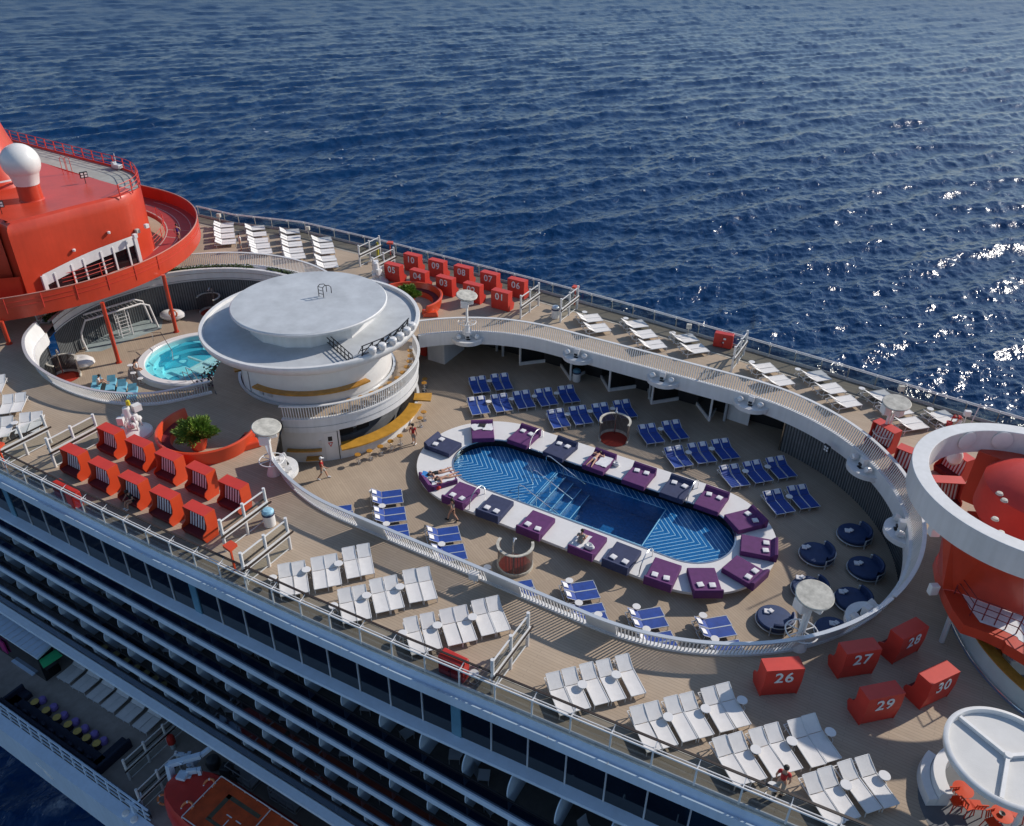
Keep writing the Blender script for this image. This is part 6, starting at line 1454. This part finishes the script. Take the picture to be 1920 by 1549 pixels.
# ---------------------------------------------------------------- lockers, rescue posts, bins
def locker(label, p, q, h=1.15, d=.55, side=1, marks=False):
    v = q - p; rz = math.atan2(v.y, v.x); L = v.length; t = thing('deck_locker', label, 'locker', (p.x, p.y, 0), rz)
    b = MB(); b.box((L / 2, side * d / 2, h / 2 + .04), (L, d, h)); b.build('case', M['boatred'], t, bevel=.05)
    b = MB(); b.box((L / 2, -side * .012, h * .5), (.03, .02, h * .8)); b.box((L / 2 - .08, -side * .02, h * .42), (.06, .03, .1)); b.build('door_gap', M['redfab'], t)
    if marks: b = MB(); b.box((L * .58, -side * .015, h * .72), (.2, .012, .14)); b.box((L * .52, -side * .015, h * .45), (.12, .012, .12)); b.build('label_plate', M['whitecloth'], t)
locker('red deck locker beside the far windscreen fence', F7b(362, 240, 0), F7b(455, 258, 0), marks=True)
locker('red deck locker behind the near railing by the white loungers', at(822, 1262), at(868, 1285), h=1.1)
locker('red deck locker behind the near railing by the cabanas', at(104, 932), at(142, 958), h=1.0)
def rescue(label, base, rz, m='orange'):
    t = thing('rescue_post', label, 'rescue post', (base.x, base.y, 0), rz); b = MB(); b.bar((0, 0, 0), (0, 0, 1.6), .09); b.build('post', M['orange'], t)
    b = MB(); b.prism([(-.28, -.2), (.34, -.3), (.3, .25), (-.2, .3)], 1.58, 1.72); b.build('hood', M['orange'], t, bevel=.03)
rescue('orange rescue post by the near windscreen fence', at(441, 1070), 0)
rescue('orange rescue post at the left edge of the near railing', at(12, 878), .4)
rescue('red rescue post by the far rail left of cabana 10', at(733, 486), .5); rescue('red rescue post at the far rail behind the grey bin', at(1077, 572), .2)
b = MB(); p = at(709, 482); b.lathe([(.2, 0), (.2, .1), (.12, .2), (.13, 1.2), (.1, 1.5), (.001, 1.55)], 14, (p.x, p.y, 0)); tag(b.build('yellow_hydrant', M['yellowpaint']), 'yellow post at the far rail between two windscreens', 'hydrant')
def bin_(label, p, z, lid):
    t = thing('litter_bin', label, 'bin', (p.x, p.y, z)); b = MB(); b.lathe([(.30, 0), (.33, .04), (.33, .82), (.3, .86)], 24); b.build('drum', M['white2'], t)
    b = MB(); b.lathe([(.34, .74), (.35, .8), (.34, .86)], 24); b.build('band', M['navy'], t); b = MB(); b.lathe([(.32, .85), (.33, .95), (.24, 1.06), (.001, 1.1)], 24); b.build('lid', lid, t)
bin_('white round bin with pale blue lid behind the near windscreen', at(506.5, 984), 0, M['binblue']); bin_('pale grey round bin by the far windscreen', at(1041, 596), 0, M['alu']); bin_('white round bin with teal lid under the walkway', at(1080.6, 714, ZP), ZP, M['tealpanel'])
# plain cap light under the bridge
b = MB(); p = F7(940, 735, -.5); b.box((p.x, p.y - .15, -.62), (.5, .12, .5), -.6); o = b.build('floodlight', M['dark'], bevel=.03); tag(o, 'black four-lens floodlight below the far parapet bend', 'floodlight')
b = MB()
for dx in (-.1, .1):
    for dz in (-.1, .1): b.box((p.x + dx * .82 - .05, p.y - .24 - dx * .55, -.62 + dz), (.13, .03, .13), -.6)
b.build('lens', M['whitecloth'], o)
# small white speakers along the rails
for i, (x, y) in enumerate(((410, 404), (577, 428), (1292, 612), (1690, 728), (1814, 775))):
    p = at(x, y, 1.1); b = MB(); b.box((p.x, p.y, 1.1), (.4, .3, .38), .3); b.bar((p.x, p.y, 0), (p.x, p.y, 1.0), .06)
    tag(b.build('rail_loudspeaker', M['cream'] if i != 4 else M['white2'], bevel=.04), 'small square loudspeaker on the far rail, ' + ORD[i] + ' from the red track', 'loudspeaker', 'loudspeakers on the far rail')
p = at(889, 1078, .6); b = MB(); b.box((p.x, p.y, .55), (.5, .35, .4), .2); b.bar((p.x, p.y, 0), (p.x, p.y, .5), .07); tag(b.build('path_lamp', M['white2'], bevel=.04), 'small white box lamp against the near parapet', 'lamp')
# ---------------------------------------------------------------- climbing frame, pods and showers of the small pool deck
t = thing('climbing_frame', 'white tubular climbing frame with monkey bars by the slatted wall', 'climbing frame')
q0, q1 = Z2(655, 388, ZP), Z2(1188, 214, ZP); d = (q1 - q0).normalized(); nn = Vector((-d.y, d.x, 0)); H_ = 2.6; L = (q1 - q0).length
for o_, nm in ((0.0, 'front_arch'), (1.25, 'rear_arch')):
    e = nn * o_; b = MB(); up = Vector((0, 0, 1))
    b.tube([q0 + e, q0 + e - d * .15 + up * 1.1, q0 + e - d * .05 + up * 1.7, q0 + e + d * .5 + up * H_, q1 + e - d * 1.0 + up * H_, q1 + e - d * .35 + up * (H_ - .35), q1 + e], .085, 8); b.build(nm, M['white2'], t)
b = MB()
for i in range(13): k = .6 + (L - 1.8) * i / 12; b.bar(q0 + d * k + Vector((0, 0, H_)), q0 + d * k + nn * 1.25 + Vector((0, 0, H_)), .04)
b.build('monkey_bars', M['white2'], t)
b = MB(); g0 = q0 + d * (L * .5) + nn * .2; g1 = g0 + d * .95
for g in (g0, g1): b.tube([g, g + Vector((0, 0, 2.3))], .05, 6); b.tube([g + nn * .7, g + nn * .7 + Vector((0, 0, 2.3))], .05, 6)
for i in range(7): z = Vector((0, 0, .25 + i * .32)); b.bar(g0 + z, g1 + z, .035); b.bar(g0 + nn * .7 + z, g1 + nn * .7 + z, .035); b.bar(g0 + z, g0 + nn * .7 + z, .03)
b.build('ladder_cage', M['white2'], t)
for lab, (x, y) in (('white egg-shaped pod seat left of the turquoise pool', (612, 505)), ('white egg-shaped pod seat behind the column with the lifebuoy', (1300, 150))):
    p = Z2(x, y, ZP); b = MB(); b.lathe([(.001, 0), (.7, .02), (1.0, .3), (.95, .55), (.7, .75), (.35, .82), (.001, .72)], 32, (0, 0, 0), sx=1.15, sy=.85); o = b.build('pod_seat', M['white2']); o.location = p; o.rotation_euler = (0, 0, .5); tag(o, lab, 'pod seat', 'white pod seats')
def shower(label, c, rz, r=1.0, a=150, h=1.55):
    t = thing('shower_enclosure', label, 'shower', (c.x, c.y, ZP), rz)
    b = MB(); n = 44
    for i in range(n):
        a0 = math.radians(90 - a + 2 * a * i / n); a1 = math.radians(90 - a + 2 * a * (i + .8) / n)
        b.add([(r * math.cos(a0), r * math.sin(a0), .18), (r * math.cos(a1), r * math.sin(a1), .18), (r * math.cos(a1), r * math.sin(a1), h), (r * math.cos(a0), r * math.sin(a0), h)], [(0, 1, 2, 3)])
    b.build('slats', M['brownslat'], t)
    b = MB(); pth = [(r * math.cos(math.radians(90 - a + 2 * a * i / 40)), r * math.sin(math.radians(90 - a + 2 * a * i / 40))) for i in range(41)]
    b.sweep(pth, [(-.08, h - .02), (-.08, h + .05), (.08, h + .05), (.08, h - .02)]); b.build('cap_rail', M['cream'], t); b = MB(); b.sweep(pth, [(-.05, 0), (-.05, .2), (.05, .2), (.05, 0)]); b.build('curb', M['cream'], t)
    b = MB(); b.disc((0, 0, .02), r * .93, 32); b.build('red_floor', M['cushionred'], t)
    b = MB(); b.tube([(0, r * .7, 0), (0, r * .7, 2.05), (0, r * .62, 2.25), (0, r * .4, 2.3), (0, r * .22, 2.2)], .05, 8); b.lathe([(.001, 0), (.1, 0), (.11, .06), (.03, .1)], 12, (0, r * .22, 2.12)); b.build('shower_pipe', M['steel'], t)
C2s = crop(1020, 700, 8); p = (C2s(850, 1030, ZP) + C2s(1210, 1130, ZP) + C2s(930, 900, ZP) + C2s(1195, 900, ZP)) / 4
shower('curved slatted shower screen with red floor among the far blue loungers', p, .35, r=1.05, a=118)
C7s = crop(900, 1000, 6.857); shower('curved slatted shower screen among the near blue loungers', (C7s(150, 470, ZP) + C7s(630, 420, ZP)) / 2 + Vector((.1, .35, 0)), PI + .35, r=1.0, a=112)
shower('curved slatted shower screen at the left end of the small pool deck', Z2(500, 590, ZP), 1.3, r=1.05, a=130); shower('curved slatted shower screen beside the far slatted wall', crop(360, 480, 3.873)(140, 410, ZP), .2, r=1.0, a=120)
# turquoise mats
for i, (x, y) in enumerate(((720, 640), (830, 640), (910, 672), (990, 705))):
    p = Z2(x, y, ZP + .3); b = MB(); b.box((0, 0, .2), (.68, 1.9, .22)); b.add([(-.34, .3, .31), (.34, .3, .31), (.34, .95, .62), (-.34, .95, .62)], [(0, 1, 2, 3), (3, 2, 1, 0)]); o = b.build('turquoise_mat', M['turq'], bevel=.03); o.location = (p.x, p.y, ZP); o.rotation_euler = (0, 0, math.radians(47)); tag(o, 'turquoise lounging mat behind the near parapet, ' + ORD[i] + ' from the left', 'mat', 'turquoise mats')
for i, (x, y) in enumerate(((975, 498), (998, 555), (1052, 597))): p = Z2(x, y, ZP + .51); put(TP, (p.x, p.y, ZP), 0, 'small round white side table by the turquoise pool rim, ' + ORD[i] + ' from the far one')
# purple-pink flowers along the bar end
t = thing('flower_shrub', 'dark pink flowering shrub between bar and turquoise pool', 'shrub'); b = MB(); R_ = random.Random(9); ctr = Z2(1640, 570, ZP + .5)
for i in range(700):
    e = Vector((ctr.x + R_.gauss(0, .28) + .25, ctr.y + R_.gauss(0, .9), ZP + R_.uniform(.1, 1.6))); s = R_.uniform(.05, .11); u = Vector((R_.uniform(-1, 1), R_.uniform(-1, 1), R_.uniform(-1, 1))).normalized() * s; v = u.orthogonal().normalized() * s; b.add([e - v, e + u, e + v, e - u], [(0, 1, 2, 3)], i % 2)
b.build('flowers', [mat('plum_petal', (.16, .06, .10), .7, var=.4, scale=9), M['darkgreen']], t)
# ---------------------------------------------------------------- people
LIMB = dict(neck=.055, shoulder=.075, elbow=.045, wrist=.032, hip=.10, knee=.065, ankle=.042)
def skin_mesh(chains, root):
    """chains: lists of (point, radius) sharing equal points; one continuous skin."""
    vs, rs, es, idx = [], [], [], {}
    def vid(p, r):
        k = tuple(round(c, 4) for c in p)
        if k not in idx: idx[k] = len(vs); vs.append(k); rs.append(r)
        return idx[k]
    for ch in chains:
        ids = [vid(p, r) for p, r in ch]; es += [(a, b) for a, b in zip(ids, ids[1:]) if a != b]
    me = bpy.data.meshes.new('tmp'); me.from_pydata(vs, es, []); o = bpy.data.objects.new('tmp', me); col.objects.link(o)
    o.modifiers.new('skin', 'SKIN'); o.modifiers['skin'].branch_smoothing = .4
    for i, r in enumerate(rs): sv = me.skin_vertices[0].data[i]; sv.radius = (r, r); sv.use_root = (vs[i] == tuple(round(c, 4) for c in root))
    sb = o.modifiers.new('sub', 'SUBSURF'); sb.levels = sb.render_levels = 1
    dg = bpy.context.evaluated_depsgraph_get(); m2 = bpy.data.meshes.new_from_object(o.evaluated_get(dg)); bpy.data.objects.remove(o)
    for pl_ in m2.polygons: pl_.use_smooth = True
    return m2
def person(label, loc, rz, J, top=None, legs=None, hair='hair', sleeves=.5, legcut=.45, hat=None, rot=None, long_hair=False, shoes=None):
    """J: joint positions (pelvis, chest, neck, head, then L/R elbow, wrist, knee, ankle, toe)."""
    t = thing('person', label, 'person', loc, rz)
    if rot: t.rotation_euler = rot
    V = {k: Vector(v) for k, v in J.items()}; up = (V['neck'] - V['pelvis']).normalized(); sx = Vector(J.get('side', (1, 0, 0)))
    sh = {s: V['neck'] - up * .07 + sx * (.18 * s) for s in (-1, 1)}; hp = {s: V['pelvis'] + sx * (.095 * s) - up * .03 for s in (-1, 1)}
    hd = (V['head'] - V['neck']).normalized(); fw = Vector(J.get('face', (0, 1, 0)))
    W_ = (V['pelvis'] + V['chest']) / 2
    ch = [[(V['pelvis'], .125), (W_, .105), (V['chest'], .13), (V['neck'] - up * .05, .085), (V['neck'] + hd * .03, .055), (V['neck'] + hd * .1, .07), (V['head'], .1), (V['head'] + hd * .1, .075)], [(V['head'] - hd * .03, .085), (V['head'] - hd * .035 + fw * .1, .028)]]
    ch[1][0] = (V['head'], .1)
    for s, n in ((-1, 'L'), (1, 'R')):
        e, w_ = V['elbow' + n], V['wrist' + n]
        ch.append([(V['neck'] - up * .05, .085), (sh[s], .07), ((sh[s] + e) / 2, .055), (e, .045), ((e + w_) / 2, .042), (w_, .03)])
        hdir = (w_ - e).normalized(); palm = w_ + hdir * .06; ch.append([(w_, .03), (palm, .036)])
        perp = hdir.cross(sx if abs(hdir.dot(sx)) < .9 else Vector((0, 1, 0))).normalized()
        for k, ln in ((-1.5, .07), (-.5, .085), (.5, .08), (1.5, .06)): ch.append([(palm, .036), (palm + perp * .016 * k + hdir * .04, .011), (palm + perp * .02 * k + hdir * (.04 + ln * .5) + sx * (-s * .012), .009), (palm + perp * .02 * k + hdir * (.03 + ln) + sx * (-s * .03), .008)])
        ch.append([(palm, .036), (w_ + hdir * .03 + perp * .05, .012), (w_ + hdir * .075 + perp * .065, .010)])
        k_, a_, to = V['knee' + n], V['ankle' + n], V['toe' + n]
        ch.append([(V['pelvis'], .125), (hp[s], .1), ((hp[s] + k_) / 2, .085), (k_, .06), ((k_ * .6 + a_ * .4), .06), (a_, .04), (a_ * .4 + to * .6 + Vector((0, 0, -.01)), .04), (to, .03)])
    me = skin_mesh(ch, V['pelvis']); o = bpy.data.objects.new('body', me); col.objects.link(o); o.parent = t; me.materials.clear(); me.materials.append(M['skin'])
    def cloth(name, chains, root, m_):
        me = skin_mesh(chains, root); o = bpy.data.objects.new(name, me); col.objects.link(o); o.parent = t; me.materials.clear(); me.materials.append(M[m_])
    if top:
        c = [[(V['pelvis'] + up * .02, .135), (W_, .122), (V['chest'], .145), (V['neck'] - up * .045, .09)]]
        if sleeves: 
            for s, n in ((-1, 'L'), (1, 'R')): c.append([(V['neck'] - up * .045, .09), (sh[s], .088), (sh[s].lerp(V['elbow' + n], sleeves), .07)] + ([(V['elbow' + n], .058), (V['elbow' + n].lerp(V['wrist' + n], .9), .045)] if sleeves >= .95 else []))
        cloth('shirt', c, V['chest'], top)
    if legs:
        c = [[(V['pelvis'] + up * .06, .128), (V['pelvis'], .138)]]
        for s, n in ((-1, 'L'), (1, 'R')):
            k_ = V['knee' + n]; c.append([(V['pelvis'], .138), (hp[s], .115), (hp[s].lerp(k_, .5), .10)] + ([(hp[s].lerp(k_, .95), .085)] if legcut > .6 else []) + ([(V['ankle' + n].lerp(k_, .15), .06)] if legcut > 1 else []))
        cloth('shorts' if legcut <= 1 else 'trousers', c, V['pelvis'], legs)
    q = MB(); q.lathe([(0.001, .118), (.06, .105), (.1, .06), (.112, 0), (.10, -.05)], 16); oh = q.build('hair' if not hat else 'cap', M[hat or hair], t)
    oh.location = V['head'] + hd * .035 - fw * .02; oh.rotation_mode = 'QUATERNION'; oh.rotation_quaternion = hd.to_track_quat('Z', 'Y')
    if hat: q = MB(); q.prism([(-.07, .06), (.07, .06), (.06, .2), (-.06, .2)], .0, .012); ob = q.build('cap_brim', M[hat], t); ob.location = V['head'] + hd * .05; ob.rotation_euler = (0, 0, math.atan2(fw.y, fw.x) - PI / 2)
    if long_hair: q = MB(); b0 = V['head'] - fw * .08 + hd * .04; q.tube([b0, b0 - fw * .06 - hd * .08, b0 - fw * .05 - hd * .22, b0 - fw * .03 - hd * .32], [.05, .06, .045, .015], 8); q.build('ponytail', M[hair], t)
    if shoes:
        for n in 'LR': q = MB(); a_, to = V['ankle' + n], V['toe' + n]; q.tube([a_ + (a_ - to).normalized() * .05 + Vector((0, 0, -.03)), a_ * .5 + to * .5, to + (to - a_).normalized() * .03], [.05, .052, .035], 8); q.build('shoe', M[shoes], t)
    return t
STAND = dict(pelvis=(0, 0, .94), chest=(0, .01, 1.25), neck=(0, 0, 1.47), head=(0, .03, 1.63), elbowL=(-.26, -.03, 1.13), wristL=(-.25, .08, .9), elbowR=(.26, -.05, 1.13), wristR=(.25, .05, .9), kneeL=(-.1, .03, .5), ankleL=(-.1, -.02, .08), toeL=(-.12, .16, .03), kneeR=(.1, .02, .5), ankleR=(.1, -.02, .08), toeR=(.12, .16, .03))
WALK = dict(STAND, elbowL=(-.25, -.14, 1.16), wristL=(-.22, .02, .96), elbowR=(.25, .1, 1.15), wristR=(.2, .3, 1.03), kneeL=(-.09, .2, .53), ankleL=(-.1, .3, .1), toeL=(-.1, .48, .05), kneeR=(.09, -.05, .5), ankleR=(.1, -.34, .14), toeR=(.1, -.2, .03))
def gpos(x, y, z): p = at(x, y, z); return (p.x, p.y, z)
IM = lambda deg: math.radians(deg) + YAW - PI / 2       # facing measured in the picture plan: 0 = to the right, 90 = away
person('person in red polo shirt and pale shorts walking beside the bar stools', gpos(776, 834, ZP), IM(75), STAND | dict(kneeL=(-.09, .12, .5), ankleL=(-.1, .14, .08), toeL=(-.1, .32, .03)), 'shirtred', 'khaki', legcut=.9, shoes='whitecloth')
person('person in red polo shirt and white cap walking below the bar', gpos(606, 898, ZP), IM(10), WALK, 'shirtred', 'khaki', legcut=.9, hat='whitecloth', shoes='whitecloth')
person('person with ponytail in grey top and black shorts walking by the pool', gpos(849, 977, ZP), IM(150), WALK, 'greycloth', 'black', sleeves=0, long_hair=True, shoes='black')
person('person in red shirt and grey trousers standing by the near white loungers', gpos(1459, 1490, 0), IM(60), STAND, 'shirtred', 'khaki', legcut=1.2, shoes='black', sleeves=.55)
person('runner with violet outfit on the red track', gpos(337, 455, 2.36), IM(100), WALK, 'violet', 'violet', sleeves=0, shoes='black')
person('person in white shirt beside the stacked far loungers', gpos(453, 470, 0), IM(200), STAND, 'whitecloth', 'khaki', legcut=.9)
person('person sitting by the rim of the turquoise pool', gpos(259, 701, ZPL - .42), IM(-20), dict(pelvis=(0, 0, .5), chest=(0, .02, .82), neck=(0, .0, 1.03), head=(0, .04, 1.19), elbowL=(-.28, -.08, .72), wristL=(-.3, -.1, .5), elbowR=(.28, .02, .72), wristR=(.2, .25, .58), kneeL=(-.1, .42, .52), ankleL=(-.1, .48, .1), toeL=(-.1, .64, .05), kneeR=(.1, .42, .52), ankleR=(.1, .5, .1), toeR=(.1, .66, .05)), 'whitecloth', 'khaki', sleeves=0, long_hair=True)
SIT = dict(pelvis=(0, 0, .12), chest=(0, .1, .42), neck=(0, .16, .64), head=(0, .24, .78), elbowL=(-.28, .16, .36), wristL=(-.16, .38, .34), elbowR=(.28, .16, .36), wristR=(.16, .4, .34), kneeL=(-.18, .42, .36), ankleL=(-.12, .66, .08), toeL=(-.12, .84, .06), kneeR=(.18, .42, .36), ankleR=(.12, .66, .08), toeR=(.12, .84, .06))
person('person in white shirt sitting on a turquoise mat', gpos(184, 722, ZP + .33), IM(20), SIT, 'whitecloth', 'khaki')
def onbed(mdl, rz, x, y): u = Vector((math.cos(rz), math.sin(rz))); v = Vector((-u.y, u.x)); return (mdl.x + u.x * x + v.x * y, mdl.y + u.y * x + v.y * y, ZPL + .375)
person('person in grey shirt sitting on a purple daybed, back to the viewer', onbed(bm_m, bm_r, .36, 1.35), bm_r + PI, SIT, 'greycloth', 'khaki', sleeves=.6, hair='hair')
person('person in black sitting in a red cabana in the front row', (-41.9 + 5.2 + .95, 19.83 + .15, .33), PI, SIT | dict(kneeL=(-.1, .42, .14), ankleL=(-.1, .5, -.2), toeL=(-.1, .68, -.24), kneeR=(.1, .42, .14), ankleR=(.1, .5, -.2), toeR=(.1, .68, -.24)), 'black', 'black', shoes='whitecloth')
BEND = dict(STAND, pelvis=(0, -.1, .9), chest=(0, .18, 1.05), neck=(0, .38, 1.12), head=(0, .52, 1.1), elbowL=(-.22, .38, .86), wristL=(-.16, .5, .66), elbowR=(.22, .38, .86), wristR=(.16, .5, .66))
person('person in red shirt bending over a far white lounger', gpos(1792, 806, 0), IM(200), BEND, 'shirtred', 'whitecloth', legcut=1.2, hat='shirtred')
LIE = dict(pelvis=(0, .95, .1), chest=(0, 1.27, .12), neck=(0, 1.5, .12), head=(0, 1.66, .13), face=(0, 0, -1), elbowL=(-.42, 1.45, .06), wristL=(-.3, 1.68, .06), elbowR=(.42, 1.45, .06), wristR=(.3, 1.68, .06), kneeL=(-.13, .5, .07), ankleL=(-.17, .1, .06), toeL=(-.18, -.05, .04), kneeR=(.13, .5, .07), ankleR=(.19, .1, .06), toeR=(.2, -.05, .04))
person('sunbather lying face down on the far purple daybed', onbed(bs_m, bs_r, -.3, .05), bs_r, LIE, None, 'whitecloth', legcut=.3)
person('sunbather lying on the left purple daybed, nearer the navy daybed', onbed(bsu_m, bsu_r, .36, -.15), bsu_r, LIE, 'black', 'black', sleeves=0, legcut=.3, long_hair=False)
person('sunbather lying on the left purple daybed, nearer the red bag', onbed(bsu_m, bsu_r, -.34, -.35), bsu_r, LIE, None, 'greycloth', sleeves=0, legcut=.3)
def drape(name, label, cat, loc, rz, w, L, m, seed, th=.02, group=None):
    R_ = random.Random(seed); n = 7; b = MB()
    b.sheet([[((i / (n - 1) - .5) * w + R_.uniform(-.05, .05) * w, (j / (n - 1) - .5) * L + R_.uniform(-.04, .04) * L, R_.uniform(.0, .05) + th) for i in range(n)] for j in range(n)], thick=th); o = b.build(name, M[m]); o.location = loc; o.rotation_euler = (0, 0, rz); return tag(o, label, cat, group)
drape('beach_towel', 'white towel under the sunbather nearer the navy daybed', 'towel', onbed(bsu_m, bsu_r, .36, .95), bsu_r, .7, 1.6, 'towel', 1); drape('beach_towel', 'white towel under the sunbather nearer the red bag', 'towel', onbed(bsu_m, bsu_r, -.36, .9), bsu_r, .72, 1.6, 'towel', 2)
drape('beach_towel', 'white towel hanging over the sleeping sunbather\'s daybed', 'towel', onbed(bs_m, bs_r, .35, 1.1), bs_r, .8, 1.2, 'towel', 3); drape('beach_towel', 'white towel spread beside the seated man in grey', 'towel', onbed(bm_m, bm_r, .38, 1.15), bm_r, .75, 1.3, 'towel', 4)
drape('beach_towel', 'crumpled white towel left on the towel-strewn daybed', 'towel', onbed(bme_m, bme_r, .38, 1.4), bme_r, .7, .9, 'towel', 5); drape('beach_towel', 'crumpled white towel right on the towel-strewn daybed', 'towel', onbed(bme_m, bme_r, -.4, 1.45), bme_r + .3, .75, .8, 'towel', 6); drape('dark_clothes', 'dark clothes lying between towels on the strewn daybed', 'clothes', onbed(bme_m, bme_r, 0.0, 1.55), .3, .45, .4, 'black', 7, .08)
def bag(label, loc, m, s=.3):
    t = thing('beach_bag', label, 'bag', loc); b = MB(); b.lathe([(.001, 0), (s * .8, .02), (s, s * .6), (s * .75, s * 1.1), (s * .55, s * 1.1), (.001, s * .7)], 14, sx=1.2, sy=.8); b.build('pouch', M[m], t)
    b = MB(); b.tube([(-s * .6, 0, s), (-s * .4, 0, s * 1.7), (s * .4, 0, s * 1.7), (s * .6, 0, s)], .02, 5); b.build('strap', M[m], t)
bag('red beach bag on the white surround by the two sunbathers', gpos(819, 916, ZPL), 'shirtred', .26); bag('pale beach bag on the daybed of the seated man', onbed(bm_m, bm_r, -.3, 1.45), 'whitecloth', .27); bag('white bag on the pool surround beside the sleeping sunbather', gpos(1154, 873, ZPL), 'whitecloth', .24)
b = MB(); b.lathe([(.14, 0), (.2, .36), (.21, .36), (.001, .3)], 16); o = b.build('bucket', M['shirtred']); o.location = gpos(1778, 800, .33); tag(o, 'red bucket on the far white lounger beside the bending person', 'bucket')
b = MB(); b.sheet([[(x, y, .05 + .04 * math.sin(x * 9 + y * 7)) for x in (-.2, 0, .2)] for y in (-.25, 0, .25)], thick=.03); o = b.build('blue_cloth', M['bluecloth']); q = onbed(bsu_m, bsu_r, .5, 1.75); o.location = (q[0], q[1], q[2] + .12); o.rotation_euler = (0, .3, .4); tag(o, 'bright blue cloth by the head of a sunbather', 'cloth')
# hide nothing, drop unused prototypes
